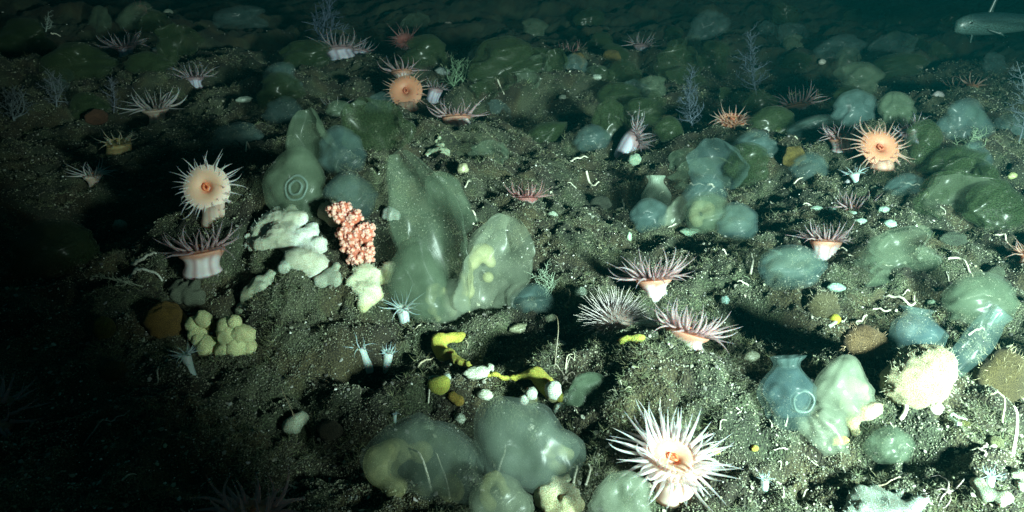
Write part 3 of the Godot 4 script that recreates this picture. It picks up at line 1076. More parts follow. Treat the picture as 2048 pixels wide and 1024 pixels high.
# ---------------------------------------------------------------- rows
var SPONGES := [
	[Vector3(-0.4079, 0.0000, -1.1608), [Vector4(-0.0421, 0.0243, -0.0438, 0.0218), Vector4(-0.0564, 0.0082, -0.0225, 0.0172), Vector4(-0.0202, 0.0200, -0.0305, 0.0216), Vector4(0.0087, 0.0206, -0.0268, 0.0187), Vector4(-0.0123, -0.0030, 0.0077, 0.0240), Vector4(-0.0402, -0.0076, 0.0079, 0.0184), Vector4(0.0206, -0.0039, 0.0133, 0.0239), Vector4(0.0461, -0.0131, 0.0283, 0.0210), Vector4(0.0430, -0.0320, 0.0601, 0.0248), Vector4(0.0260, -0.0352, 0.0638, 0.0192), Vector4(0.0683, -0.0298, 0.0546, 0.0179), Vector4(0.0421, 0.0069, -0.0038, 0.0156), Vector4(-0.0665, -0.0046, -0.0052, 0.0143), Vector4(0.0623, -0.0083, 0.0189, 0.0126), Vector4(-0.0315, 0.0369, -0.0543, 0.0088), Vector4(-0.0281, 0.0200, -0.0291, 0.0082), Vector4(-0.0232, 0.0330, -0.0430, 0.0096), Vector4(-0.0542, 0.0341, -0.0611, 0.0065), Vector4(-0.0491, 0.0358, -0.0617, 0.0095), Vector4(-0.0556, 0.0025, -0.0099, 0.0067), Vector4(-0.0421, 0.0082, -0.0119, 0.0077), Vector4(-0.0450, 0.0080, -0.0109, 0.0071), Vector4(-0.0723, 0.0104, -0.0273, 0.0050), Vector4(-0.0680, 0.0169, -0.0342, 0.0067), Vector4(-0.0375, 0.0153, -0.0283, 0.0071), Vector4(-0.0184, 0.0330, -0.0462, 0.0068), Vector4(-0.0023, 0.0170, -0.0217, 0.0090), Vector4(-0.0269, 0.0316, -0.0464, 0.0062), Vector4(-0.0386, 0.0303, -0.0414, 0.0099), Vector4(-0.0072, 0.0291, -0.0351, 0.0075), Vector4(-0.0002, 0.0322, -0.0415, 0.0085), Vector4(0.0245, 0.0225, -0.0271, 0.0075), Vector4(0.0246, 0.0204, -0.0235, 0.0087), Vector4(-0.0068, 0.0285, -0.0354, 0.0073), Vector4(-0.0242, -0.0110, 0.0186, 0.0076), Vector4(0.0053, -0.0088, 0.0199, 0.0094), Vector4(-0.0295, -0.0083, 0.0131, 0.0079), Vector4(-0.0188, 0.0141, -0.0107, 0.0110), Vector4(-0.0270, -0.0055, 0.0159, 0.0092), Vector4(-0.0528, -0.0012, -0.0039, 0.0074), Vector4(-0.0368, -0.0122, 0.0226, 0.0073), Vector4(-0.0499, -0.0086, 0.0155, 0.0074), Vector4(-0.0477, -0.0111, 0.0178, 0.0083), Vector4(-0.0507, -0.0134, 0.0152, 0.0072), Vector4(0.0012, 0.0017, 0.0040, 0.0111), Vector4(0.0058, 0.0035, 0.0001, 0.0070), Vector4(0.0038, 0.0044, 0.0007, 0.0096), Vector4(0.0118, -0.0102, 0.0267, 0.0073), Vector4(0.0094, 0.0109, -0.0007, 0.0118), Vector4(0.0604, -0.0046, 0.0215, 0.0096), Vector4(0.0282, -0.0112, 0.0249, 0.0063), Vector4(0.0301, -0.0071, 0.0190, 0.0077), Vector4(0.0502, -0.0045, 0.0150, 0.0076), Vector4(0.0618, -0.0189, 0.0377, 0.0061), Vector4(0.0219, -0.0278, 0.0540, 0.0097), Vector4(0.0600, -0.0351, 0.0727, 0.0094), Vector4(0.0220, -0.0267, 0.0606, 0.0097), Vector4(0.0512, -0.0193, 0.0446, 0.0111), Vector4(0.0221, -0.0239, 0.0514, 0.0109), Vector4(0.0422, -0.0317, 0.0673, 0.0082), Vector4(0.0224, -0.0376, 0.0764, 0.0087), Vector4(0.0133, -0.0296, 0.0520, 0.0056), Vector4(0.0090, -0.0343, 0.0617, 0.0077), Vector4(0.0415, -0.0302, 0.0610, 0.0064), Vector4(0.0563, -0.0295, 0.0609, 0.0068), Vector4(0.0828, -0.0266, 0.0518, 0.0052), Vector4(0.0577, -0.0217, 0.0447, 0.0072), Vector4(0.0531, -0.0259, 0.0546, 0.0061), Vector4(0.0801, -0.0333, 0.0640, 0.0056), Vector4(0.0298, 0.0077, -0.0010, 0.0065), Vector4(0.0378, 0.0155, -0.0141, 0.0049), Vector4(0.0375, 0.0023, 0.0059, 0.0067), Vector4(0.0464, 0.0168, -0.0137, 0.0073), Vector4(0.0430, 0.0004, 0.0083, 0.0057), Vector4(-0.0586, -0.0086, 0.0061, 0.0042), Vector4(-0.0781, -0.0063, -0.0039, 0.0042), Vector4(-0.0787, -0.0020, -0.0133, 0.0057), Vector4(-0.0784, -0.0071, -0.0043, 0.0056), Vector4(-0.0637, -0.0059, 0.0065, 0.0071), Vector4(0.0697, -0.0023, 0.0129, 0.0049), Vector4(0.0718, -0.0103, 0.0250, 0.0047), Vector4(0.0601, -0.0105, 0.0280, 0.0059), Vector4(0.0618, -0.0130, 0.0282, 0.0036), Vector4(0.0650, -0.0119, 0.0283, 0.0056)], [0.58, 0.63, 0.50], [0.84, 0.93, 0.87], "sponge", "crust_sponge", "sponge", "large white lumpy crust sponge left of the pink coral", 0.15, 0.004, [0.004, 420]],
	[Vector3(-0.2515, 0.0000, -1.0709), [Vector4(-0.0113, 0.0134, -0.0183, 0.0164), Vector4(0.0067, 0.0091, -0.0146, 0.0178), Vector4(0.0213, 0.0172, -0.0366, 0.0139), Vector4(0.0281, 0.0240, -0.0533, 0.0112), Vector4(0.0021, -0.0040, 0.0145, 0.0175), Vector4(-0.0122, 0.0015, 0.0054, 0.0135), Vector4(0.0146, -0.0053, 0.0128, 0.0135), Vector4(-0.0010, -0.0127, 0.0343, 0.0106), Vector4(-0.0261, 0.0061, -0.0019, 0.0095), Vector4(-0.0032, 0.0180, -0.0275, 0.0049), Vector4(-0.0038, 0.0219, -0.0277, 0.0076), Vector4(0.0015, 0.0121, -0.0142, 0.0063), Vector4(-0.0248, 0.0177, -0.0196, 0.0046), Vector4(-0.0137, 0.0208, -0.0306, 0.0064), Vector4(0.0150, 0.0043, -0.0045, 0.0050), Vector4(0.0006, 0.0193, -0.0270, 0.0077), Vector4(-0.0053, 0.0101, -0.0067, 0.0077), Vector4(-0.0070, 0.0175, -0.0211, 0.0054), Vector4(0.0213, 0.0112, -0.0157, 0.0076), Vector4(0.0128, 0.0190, -0.0288, 0.0060), Vector4(0.0187, 0.0248, -0.0481, 0.0063), Vector4(0.0113, 0.0241, -0.0429, 0.0046), Vector4(0.0267, 0.0222, -0.0473, 0.0051), Vector4(0.0299, 0.0202, -0.0444, 0.0047), Vector4(0.0372, 0.0266, -0.0554, 0.0055), Vector4(0.0352, 0.0220, -0.0490, 0.0051), Vector4(0.0204, 0.0235, -0.0481, 0.0038), Vector4(0.0316, 0.0198, -0.0464, 0.0039), Vector4(0.0212, 0.0256, -0.0476, 0.0044), Vector4(0.0089, -0.0084, 0.0266, 0.0075), Vector4(-0.0015, -0.0057, 0.0282, 0.0084), Vector4(0.0082, 0.0051, 0.0012, 0.0087), Vector4(0.0089, 0.0041, 0.0014, 0.0085), Vector4(0.0142, -0.0072, 0.0215, 0.0067), Vector4(-0.0060, 0.0053, -0.0030, 0.0066), Vector4(-0.0225, 0.0017, 0.0099, 0.0044), Vector4(-0.0017, -0.0014, 0.0092, 0.0047), Vector4(-0.0206, 0.0004, 0.0129, 0.0039), Vector4(-0.0030, 0.0055, -0.0002, 0.0064), Vector4(0.0240, -0.0060, 0.0171, 0.0062), Vector4(0.0200, -0.0068, 0.0219, 0.0057), Vector4(0.0118, -0.0081, 0.0236, 0.0059), Vector4(0.0146, 0.0030, 0.0016, 0.0055), Vector4(0.0155, -0.0088, 0.0239, 0.0060), Vector4(-0.0095, -0.0100, 0.0366, 0.0050), Vector4(0.0020, -0.0078, 0.0262, 0.0044), Vector4(0.0064, -0.0099, 0.0295, 0.0035), Vector4(-0.0085, -0.0059, 0.0286, 0.0050), Vector4(-0.0016, -0.0150, 0.0427, 0.0051), Vector4(-0.0315, 0.0048, 0.0034, 0.0047), Vector4(-0.0280, 0.0047, 0.0043, 0.0045), Vector4(-0.0341, 0.0081, -0.0024, 0.0032), Vector4(-0.0341, 0.0087, -0.0023, 0.0047), Vector4(-0.0185, 0.0064, -0.0039, 0.0035)], [0.58, 0.62, 0.34], [0.78, 0.84, 0.62], "sponge", "crust_sponge", "sponge", "yellow green ragged sponge just below the pink coral", 0.25, 0.004, [0.006, 360]],
	[Vector3(-0.5657, 0.0000, -1.0733), [Vector4(-0.0044, 0.0044, -0.0029, 0.0210), Vector4(0.0158, 0.0008, 0.0097, 0.0156), Vector4(-0.0183, 0.0023, 0.0000, 0.0140), Vector4(-0.0230, 0.0132, -0.0180, 0.0086), Vector4(-0.0240, 0.0109, -0.0130, 0.0097), Vector4(-0.0001, 0.0130, -0.0190, 0.0083), Vector4(-0.0231, 0.0079, -0.0054, 0.0095), Vector4(0.0083, 0.0052, 0.0154, 0.0089), Vector4(0.0280, -0.0008, 0.0204, 0.0052), Vector4(0.0274, 0.0019, 0.0205, 0.0070), Vector4(0.0037, 0.0047, 0.0124, 0.0075), Vector4(0.0169, 0.0097, -0.0035, 0.0067), Vector4(0.0117, 0.0084, -0.0057, 0.0074), Vector4(-0.0092, 0.0066, -0.0051, 0.0064), Vector4(-0.0139, 0.0063, -0.0102, 0.0044), Vector4(-0.0312, 0.0074, -0.0052, 0.0065), Vector4(-0.0226, 0.0012, 0.0102, 0.0056), Vector4(-0.0144, 0.0000, 0.0131, 0.0043)], [0.28, 0.33, 0.27], [0.45, 0.55, 0.48], "furry", "crust_sponge", "sponge", "dim grey green sponge below the wide cupped anemone", 0.3, 0.004, [0, 0]],
	[Vector3(-0.4429, 0.0000, -1.0566), [Vector4(-0.0079, 0.0004, 0.0037, 0.0155), Vector4(0.0057, 0.0072, -0.0108, 0.0156), Vector4(0.0167, 0.0118, -0.0200, 0.0122), Vector4(-0.0220, -0.0047, 0.0144, 0.0120), Vector4(0.0227, 0.0182, -0.0329, 0.0088), Vector4(-0.0155, 0.0084, -0.0079, 0.0068), Vector4(-0.0120, 0.0053, -0.0081, 0.0059), Vector4(-0.0214, 0.0005, 0.0008, 0.0057), Vector4(0.0019, 0.0072, -0.0023, 0.0064), Vector4(-0.0210, 0.0001, 0.0036, 0.0047), Vector4(-0.0040, 0.0153, -0.0221, 0.0076), Vector4(0.0156, 0.0124, -0.0169, 0.0074), Vector4(0.0149, 0.0058, 0.0023, 0.0066), Vector4(-0.0082, 0.0136, -0.0160, 0.0071), Vector4(0.0157, 0.0026, 0.0021, 0.0060), Vector4(0.0137, 0.0091, -0.0114, 0.0036), Vector4(0.0062, 0.0157, -0.0254, 0.0053), Vector4(0.0276, 0.0124, -0.0177, 0.0040), Vector4(0.0243, 0.0077, -0.0096, 0.0056), Vector4(0.0140, 0.0090, -0.0114, 0.0047), Vector4(-0.0183, -0.0050, 0.0251, 0.0058), Vector4(-0.0125, -0.0062, 0.0223, 0.0058), Vector4(-0.0291, 0.0017, 0.0040, 0.0060), Vector4(-0.0329, -0.0033, 0.0123, 0.0038), Vector4(-0.0259, 0.0005, 0.0038, 0.0036), Vector4(0.0156, 0.0217, -0.0382, 0.0026), Vector4(0.0154, 0.0212, -0.0381, 0.0040), Vector4(0.0209, 0.0180, -0.0269, 0.0042), Vector4(0.0300, 0.0195, -0.0334, 0.0025), Vector4(0.0299, 0.0204, -0.0336, 0.0037)], [0.35, 0.40, 0.28], [0.50, 0.58, 0.46], "sponge", "crust_sponge", "sponge", "thin grey green crust trailing between the bulb sponge and white sponge", 0.35, 0.004, [0, 0]],
	[Vector3(-0.3913, 0.0000, -1.0777), [Vector4(-0.0009, 0.0063, 0.0000, 0.0131), Vector4(-0.0015, 0.0069, -0.0041, 0.0087)], [0.50, 0.58, 0.50], [0.60, 0.70, 0.60], "sponge", "ball_sponge", "sponge", "small round pale sponge just under the large white crust", 0.22, 0.004, [0, 0]],
	[Vector3(-0.3221, 0.0000, -1.0811), [Vector4(-0.0120, 0.0005, 0.0051, 0.0122), Vector4(0.0051, 0.0062, -0.0066, 0.0140), Vector4(0.0158, -0.0017, 0.0062, 0.0104), Vector4(-0.0045, -0.0005, 0.0116, 0.0048), Vector4(-0.0221, 0.0066, -0.0003, 0.0045), Vector4(-0.0038, -0.0020, 0.0114, 0.0057), Vector4(-0.0114, -0.0026, 0.0141, 0.0057), Vector4(-0.0078, -0.0017, 0.0140, 0.0040), Vector4(0.0152, 0.0109, -0.0117, 0.0062), Vector4(0.0164, 0.0087, -0.0088, 0.0059), Vector4(0.0115, 0.0126, -0.0152, 0.0058), Vector4(-0.0031, 0.0116, -0.0156, 0.0047), Vector4(0.0003, 0.0145, -0.0180, 0.0056), Vector4(0.0206, 0.0023, 0.0002, 0.0049), Vector4(0.0080, -0.0007, 0.0091, 0.0045), Vector4(0.0137, 0.0042, -0.0023, 0.0031), Vector4(0.0163, -0.0046, 0.0130, 0.0032), Vector4(0.0096, 0.0020, 0.0001, 0.0042)], [0.36, 0.42, 0.34], [0.52, 0.60, 0.52], "sponge", "crust_sponge", "sponge", "small pale crust right of the large white sponge", 0.22, 0.004, [0, 0]],
	[Vector3(-0.2345, 0.0000, -1.2546), [Vector4(-0.0055, 0.0065, -0.0063, 0.0125), Vector4(0.0061, -0.0003, 0.0036, 0.0134), Vector4(-0.0106, 0.0060, 0.0077, 0.0039), Vector4(-0.0034, 0.0038, 0.0069, 0.0042), Vector4(-0.0107, 0.0063, 0.0077, 0.0054), Vector4(-0.0131, 0.0078, 0.0048, 0.0045), Vector4(0.0036, 0.0047, -0.0144, 0.0046), Vector4(0.0128, -0.0026, 0.0128, 0.0049), Vector4(-0.0011, 0.0003, 0.0154, 0.0062), Vector4(0.0026, 0.0065, -0.0099, 0.0043), Vector4(-0.0015, 0.0080, -0.0035, 0.0053), Vector4(-0.0013, 0.0081, -0.0055, 0.0067)], [0.42, 0.50, 0.45], [0.60, 0.70, 0.64], "sponge", "crust_sponge", "sponge", "small pale oval sponge right of the dark glassy squirt", 0.22, 0.004, [0, 0]],
	[Vector3(-0.3374, 0.0000, -1.2030), [Vector4(-0.0098, 0.0059, -0.0039, 0.0149), Vector4(0.0084, -0.0015, 0.0066, 0.0166), Vector4(0.0017, 0.0090, -0.0128, 0.0093), Vector4(0.0010, 0.0105, -0.0093, 0.0064), Vector4(-0.0169, 0.0026, 0.0050, 0.0054), Vector4(-0.0012, 0.0039, 0.0055, 0.0059), Vector4(-0.0176, 0.0119, -0.0135, 0.0043), Vector4(-0.0037, 0.0109, -0.0132, 0.0061), Vector4(-0.0057, 0.0032, 0.0061, 0.0055), Vector4(0.0005, 0.0084, -0.0036, 0.0066), Vector4(-0.0057, 0.0025, 0.0063, 0.0060), Vector4(0.0078, -0.0048, 0.0190, 0.0070), Vector4(0.0107, 0.0066, -0.0058, 0.0055), Vector4(0.0076, 0.0111, -0.0179, 0.0029), Vector4(0.0068, 0.0064, -0.0086, 0.0027), Vector4(-0.0052, 0.0093, -0.0099, 0.0046), Vector4(0.0068, 0.0118, -0.0183, 0.0036), Vector4(-0.0026, 0.0074, -0.0069, 0.0041)], [0.50, 0.44, 0.32], [0.66, 0.60, 0.46], "sponge", "crust_sponge", "sponge", "cream crumb of sponge at the upper left of the pink coral", 0.22, 0.004, [0, 0]],
	[Vector3(-0.1816, 0.0000, -1.7114), [Vector4(-0.0172, 0.0060, 0.0027, 0.0201), Vector4(0.0058, 0.0007, 0.0100, 0.0201), Vector4(-0.0078, 0.0058, -0.0308, 0.0128), Vector4(-0.0304, 0.0094, 0.0228, 0.0074), Vector4(-0.0056, 0.0074, -0.0240, 0.0057), Vector4(-0.0086, 0.0064, -0.0309, 0.0063), Vector4(-0.0023, 0.0098, -0.0144, 0.0092), Vector4(-0.0015, 0.0056, 0.0094, 0.0081), Vector4(0.0118, 0.0005, 0.0391, 0.0092), Vector4(0.0011, 0.0094, -0.0253, 0.0100), Vector4(0.0045, 0.0044, -0.0272, 0.0068), Vector4(0.0188, -0.0034, 0.0280, 0.0079), Vector4(0.0104, 0.0006, 0.0411, 0.0081), Vector4(0.0014, 0.0081, -0.0436, 0.0061), Vector4(-0.0155, 0.0102, -0.0477, 0.0055), Vector4(0.0027, 0.0055, -0.0346, 0.0058), Vector4(-0.0070, 0.0084, -0.0560, 0.0064), Vector4(0.0007, 0.0060, -0.0460, 0.0058)], [0.36, 0.44, 0.32], [0.50, 0.60, 0.42], "sponge", "crust_sponge", "sponge", "pale green lump at the top of the longest squirt", 0.22, 0.004, [0, 0]],
	[Vector3(-0.1082, 0.0000, -0.9453), [Vector4(0.0099, 0.0130, -0.0261, 0.0062), Vector4(0.0147, 0.0132, -0.0281, 0.0063), Vector4(0.0188, 0.0136, -0.0257, 0.0069), Vector4(0.0233, 0.0126, -0.0255, 0.0063), Vector4(0.0269, 0.0120, -0.0258, 0.0060), Vector4(0.0187, 0.0142, -0.0237, 0.0075), Vector4(0.0111, 0.0143, -0.0235, 0.0074), Vector4(0.0045, 0.0156, -0.0215, 0.0083), Vector4(-0.0037, 0.0164, -0.0216, 0.0085), Vector4(-0.0056, 0.0161, -0.0190, 0.0086), Vector4(-0.0067, 0.0155, -0.0167, 0.0084), Vector4(-0.0096, 0.0174, -0.0141, 0.0098), Vector4(-0.0109, 0.0184, -0.0096, 0.0110), Vector4(-0.0095, 0.0165, -0.0049, 0.0102), Vector4(-0.0085, 0.0155, 0.0003, 0.0099), Vector4(-0.0063, 0.0128, 0.0049, 0.0084), Vector4(-0.0050, 0.0152, 0.0092, 0.0102), Vector4(-0.0024, 0.0149, 0.0140, 0.0100), Vector4(0.0005, 0.0145, 0.0180, 0.0096), Vector4(0.0047, 0.0141, 0.0244, 0.0088), Vector4(0.0074, 0.0153, 0.0304, 0.0088), Vector4(0.0100, 0.0136, 0.0325, 0.0072), Vector4(0.0140, 0.0153, 0.0382, 0.0071), Vector4(0.0191, 0.0182, 0.0491, 0.0061), Vector4(0.0218, 0.0223, 0.0565, 0.0065), Vector4(0.0260, 0.0248, 0.0598, 0.0067), Vector4(0.0307, 0.0267, 0.0669, 0.0055), Vector4(0.0340, 0.0277, 0.0686, 0.0053), Vector4(0.0372, 0.0280, 0.0721, 0.0043), Vector4(0.0418, 0.0309, 0.0774, 0.0046), Vector4(0.0455, 0.0316, 0.0814, 0.0040), Vector4(0.0495, 0.0318, 0.0829, 0.0035), Vector4(0.0535, 0.0334, 0.0829, 0.0041), Vector4(0.0577, 0.0335, 0.0866, 0.0034), Vector4(0.0617, 0.0351, 0.0886, 0.0039), Vector4(0.0660, 0.0349, 0.0905, 0.0034), Vector4(0.0703, 0.0358, 0.0924, 0.0035), Vector4(0.0739, 0.0364, 0.0945, 0.0037), Vector4(0.0786, 0.0370, 0.0962, 0.0037), Vector4(0.0831, 0.0379, 0.0963, 0.0038), Vector4(0.0874, 0.0378, 0.0985, 0.0035), Vector4(0.0915, 0.0373, 0.1003, 0.0031), Vector4(0.0952, 0.0383, 0.1021, 0.0037), Vector4(0.0996, 0.0394, 0.1020, 0.0037), Vector4(0.1033, 0.0400, 0.1020, 0.0036), Vector4(0.1081, 0.0406, 0.1040, 0.0039), Vector4(0.1118, 0.0410, 0.1056, 0.0041), Vector4(0.1162, 0.0421, 0.1058, 0.0042), Vector4(0.1195, 0.0437, 0.1053, 0.0045), Vector4(0.1236, 0.0432, 0.1074, 0.0042), Vector4(0.1267, 0.0465, 0.1067, 0.0057), Vector4(0.1297, 0.0468, 0.1085, 0.0060), Vector4(0.1335, 0.0471, 0.1086, 0.0055), Vector4(0.1353, 0.0490, 0.1109, 0.0072), Vector4(0.1390, 0.0504, 0.1110, 0.0075), Vector4(0.1417, 0.0508, 0.1134, 0.0081), Vector4(0.1446, 0.0522, 0.1151, 0.0092), Vector4(0.1474, 0.0511, 0.1182, 0.0090), Vector4(0.1483, 0.0503, 0.1211, 0.0094), Vector4(0.1499, 0.0494, 0.1237, 0.0095), Vector4(0.1523, 0.0498, 0.1262, 0.0101), Vector4(0.1550, 0.0470, 0.1291, 0.0088), Vector4(0.1564, 0.0494, 0.1310, 0.0108), Vector4(0.1598, 0.0484, 0.1337, 0.0102), Vector4(0.1620, 0.0468, 0.1366, 0.0096), Vector4(0.1654, 0.0460, 0.1383, 0.0087), Vector4(0.1685, 0.0466, 0.1398, 0.0088), Vector4(0.1718, 0.0468, 0.1401, 0.0082), Vector4(0.1746, 0.0379, 0.1418, 0.0085)], [0.36, 0.36, 0.06], [0.60, 0.60, 0.10], "sponge", "yellow_sponge", "sponge", "bright yellow sponge strand winding across the silt in front of the clear squirt", 0.25, 0.0028, [0, 0]],
	[Vector3(-0.1063, 0.0000, -0.8277), [Vector4(-0.0080, 0.0038, -0.0043, 0.0084), Vector4(-0.0050, 0.0035, -0.0022, 0.0089), Vector4(-0.0019, 0.0037, -0.0022, 0.0093), Vector4(0.0009, 0.0041, -0.0019, 0.0101), Vector4(0.0049, 0.0034, -0.0001, 0.0093), Vector4(0.0048, 0.0046, -0.0027, 0.0101), Vector4(0.0064, 0.0051, -0.0051, 0.0086), Vector4(0.0070, 0.0047, -0.0056, 0.0068), Vector4(0.0082, 0.0058, -0.0081, 0.0066)], [0.42, 0.46, 0.08], [0.56, 0.60, 0.12], "sponge", "yellow_sponge", "sponge", "yellow green lump under a white worm tube, left of the clear squirt", 0.22, 0.004, [0, 0]],
	[Vector3(-0.0807, 0.0000, -0.8132), [Vector4(-0.0052, 0.0053, -0.0032, 0.0072), Vector4(0.0045, 0.0033, 0.0026, 0.0086)], [0.36, 0.27, 0.05], [0.46, 0.38, 0.08], "sponge", "yellow_sponge", "sponge", "brownish yellow lump at the left tip of the clear squirt", 0.22, 0.004, [0, 0]],
	[Vector3(0.1705, 0.0000, -0.8433), [Vector4(-0.0158, -0.0004, 0.0015, 0.0050), Vector4(-0.0132, -0.0001, 0.0010, 0.0045), Vector4(-0.0103, 0.0008, 0.0006, 0.0058), Vector4(-0.0072, 0.0009, 0.0008, 0.0049), Vector4(-0.0050, 0.0015, -0.0015, 0.0058), Vector4(-0.0017, 0.0019, 0.0001, 0.0060), Vector4(0.0017, 0.0021, -0.0041, 0.0059), Vector4(0.0032, 0.0022, -0.0023, 0.0060), Vector4(0.0067, 0.0024, -0.0065, 0.0065), Vector4(0.0096, 0.0025, -0.0046, 0.0064), Vector4(0.0114, 0.0021, -0.0065, 0.0052), Vector4(0.0137, 0.0019, -0.0066, 0.0046), Vector4(0.0172, 0.0020, -0.0086, 0.0051)], [0.42, 0.46, 0.08], [0.56, 0.58, 0.14], "sponge", "yellow_sponge", "sponge", "yellow green strip of crust below the bristly urchin", 0.22, 0.004, [0, 0]],
	[Vector3(0.5425, 0.0000, -1.0252), [Vector4(0.0010, 0.0075, -0.0134, 0.0067), Vector4(0.0018, 0.0070, -0.0104, 0.0080), Vector4(0.0014, 0.0048, -0.0054, 0.0067), Vector4(0.0017, 0.0044, -0.0029, 0.0080), Vector4(0.0033, 0.0039, 0.0001, 0.0086), Vector4(0.0038, 0.0029, 0.0025, 0.0073), Vector4(0.0037, 0.0019, 0.0048, 0.0065), Vector4(0.0047, 0.0013, 0.0077, 0.0067), Vector4(0.0046, 0.0007, 0.0096, 0.0065), Vector4(0.0035, 0.0004, 0.0097, 0.0062), Vector4(0.0038, 0.0013, 0.0075, 0.0069), Vector4(0.0038, 0.0012, 0.0074, 0.0066), Vector4(0.0033, 0.0022, 0.0049, 0.0068)], [0.50, 0.50, 0.05], [0.62, 0.62, 0.10], "sponge", "yellow_sponge", "sponge", "bright yellow scrap below the tan furry sponge at right", 0.22, 0.004, [0, 0]],
	[Vector3(0.4122, 0.0000, -0.6913), [Vector4(-0.0028, 0.0030, -0.0021, 0.0069), Vector4(0.0063, 0.0028, 0.0000, 0.0069)], [0.56, 0.55, 0.10], [0.70, 0.68, 0.20], "sponge", "yellow_sponge", "sponge", "bright yellow lump at the foot of the milky squirt", 0.22, 0.004, [0, 0]],
	[Vector3(0.4433, 0.0000, -0.7072), [Vector4(-0.0118, 0.0014, -0.0016, 0.0089), Vector4(0.0052, 0.0036, -0.0052, 0.0115), Vector4(0.0180, 0.0044, -0.0060, 0.0090), Vector4(-0.0071, -0.0006, 0.0060, 0.0063), Vector4(-0.0052, 0.0042, -0.0050, 0.0033), Vector4(-0.0056, 0.0037, -0.0052, 0.0026), Vector4(-0.0076, 0.0038, -0.0074, 0.0032), Vector4(-0.0042, 0.0027, -0.0019, 0.0038), Vector4(-0.0118, -0.0001, 0.0057, 0.0039), Vector4(0.0092, 0.0038, 0.0021, 0.0048), Vector4(0.0136, 0.0065, -0.0026, 0.0045), Vector4(0.0017, 0.0090, -0.0126, 0.0053), Vector4(-0.0045, 0.0051, -0.0046, 0.0051), Vector4(0.0144, 0.0086, -0.0108, 0.0048), Vector4(0.0189, 0.0073, -0.0135, 0.0030), Vector4(0.0247, 0.0073, -0.0114, 0.0034), Vector4(0.0261, 0.0078, -0.0086, 0.0035), Vector4(0.0120, 0.0032, -0.0005, 0.0029), Vector4(0.0206, 0.0051, -0.0007, 0.0039), Vector4(-0.0082, 0.0013, 0.0026, 0.0019), Vector4(-0.0045, 0.0009, 0.0025, 0.0032), Vector4(-0.0095, -0.0007, 0.0111, 0.0030), Vector4(-0.0060, -0.0002, 0.0108, 0.0030), Vector4(-0.0049, 0.0006, 0.0025, 0.0021)], [0.36, 0.35, 0.19], [0.50, 0.49, 0.34], "sponge", "crust_sponge", "sponge", "pale yellow crust glowing below the milky squirt", 0.35, 0.004, [0, 0]],
	[Vector3(0.7864, 0.0000, -2.0108), [Vector4(0.0213, -0.0082, -0.0702, 0.0112), Vector4(0.0088, -0.0024, -0.0374, 0.0102), Vector4(0.0131, -0.0038, -0.0457, 0.0100), Vector4(0.0114, -0.0023, -0.0376, 0.0102), Vector4(0.0072, 0.0003, -0.0230, 0.0108), Vector4(0.0044, 0.0032, -0.0064, 0.0115), Vector4(0.0049, 0.0021, -0.0085, 0.0092), Vector4(0.0021, 0.0042, 0.0061, 0.0091), Vector4(0.0029, 0.0048, 0.0039, 0.0103)], [0.40, 0.46, 0.10], [0.50, 0.55, 0.15], "sponge", "yellow_sponge", "sponge", "dim yellow green scrap left of the anemone on the turquoise foot", 0.22, 0.004, [0, 0]],
	[Vector3(0.5203, 0.0000, -0.7253), [Vector4(-0.0116, 0.0260, -0.0057, 0.0284), Vector4(0.0077, 0.0323, -0.0118, 0.0297), Vector4(-0.0226, 0.0329, -0.0063, 0.0219), Vector4(0.0245, 0.0404, -0.0202, 0.0207), Vector4(0.0032, 0.0480, -0.0297, 0.0207), Vector4(-0.0097, 0.0156, 0.0023, 0.0194), Vector4(0.0097, 0.0173, -0.0014, 0.0194)], [0.33, 0.32, 0.20], [0.44, 0.45, 0.31], "sponge", "bristle_sponge", "sponge", "glaring white bristly sponge, brightest lump of the right cluster", 0.22, 0.004, [0.006, 420]],
	[Vector3(0.4844, 0.0000, -0.8033), [Vector4(-0.0069, 0.0161, -0.0080, 0.0180), Vector4(0.0104, 0.0148, -0.0043, 0.0180), Vector4(-0.0173, 0.0210, -0.0105, 0.0138), Vector4(0.0000, 0.0229, -0.0160, 0.0124)], [0.24, 0.15, 0.06], [0.38, 0.26, 0.13], "furry", "brown_sponge", "sponge", "orange brown furry sponge behind the milky squirt", 0.15, 0.004, [0.008, 160]],
	[Vector3(0.6673, 0.0000, -0.7763), [Vector4(-0.0054, 0.0261, -0.0130, 0.0244), Vector4(0.0176, 0.0200, -0.0054, 0.0231), Vector4(-0.0176, 0.0182, -0.0060, 0.0163), Vector4(0.0095, 0.0370, -0.0230, 0.0176), Vector4(-0.0020, 0.0127, 0.0012, 0.0190)], [0.26, 0.22, 0.09], [0.46, 0.42, 0.22], "furry", "brown_sponge", "sponge", "yellow brown fuzzy sponge at the right edge", 0.15, 0.004, [0.012, 240]],
	[Vector3(0.5333, 0.0000, -1.0351), [Vector4(-0.0086, 0.0207, -0.0103, 0.0189), Vector4(0.0086, 0.0169, -0.0046, 0.0189), Vector4(0.0146, 0.0292, -0.0184, 0.0112), Vector4(0.0000, 0.0284, -0.0142, 0.0137)], [0.26, 0.25, 0.13], [0.42, 0.42, 0.27], "furry", "brown_sponge", "sponge", "tan furry sponge beside the black shadow of the wide blue squirt", 0.15, 0.004, [0.009, 200]],
	[Vector3(0.5700, 0.0000, -2.4511), [Vector4(-0.0191, 0.0266, -0.0217, 0.0233), Vector4(0.0216, 0.0253, -0.0275, 0.0233)], [0.30, 0.30, 0.14], [0.38, 0.40, 0.20], "furry", "brown_sponge", "sponge", "pair of joined brownish balls left of the blue sea fan", 0.22, 0.004, [0, 0]],
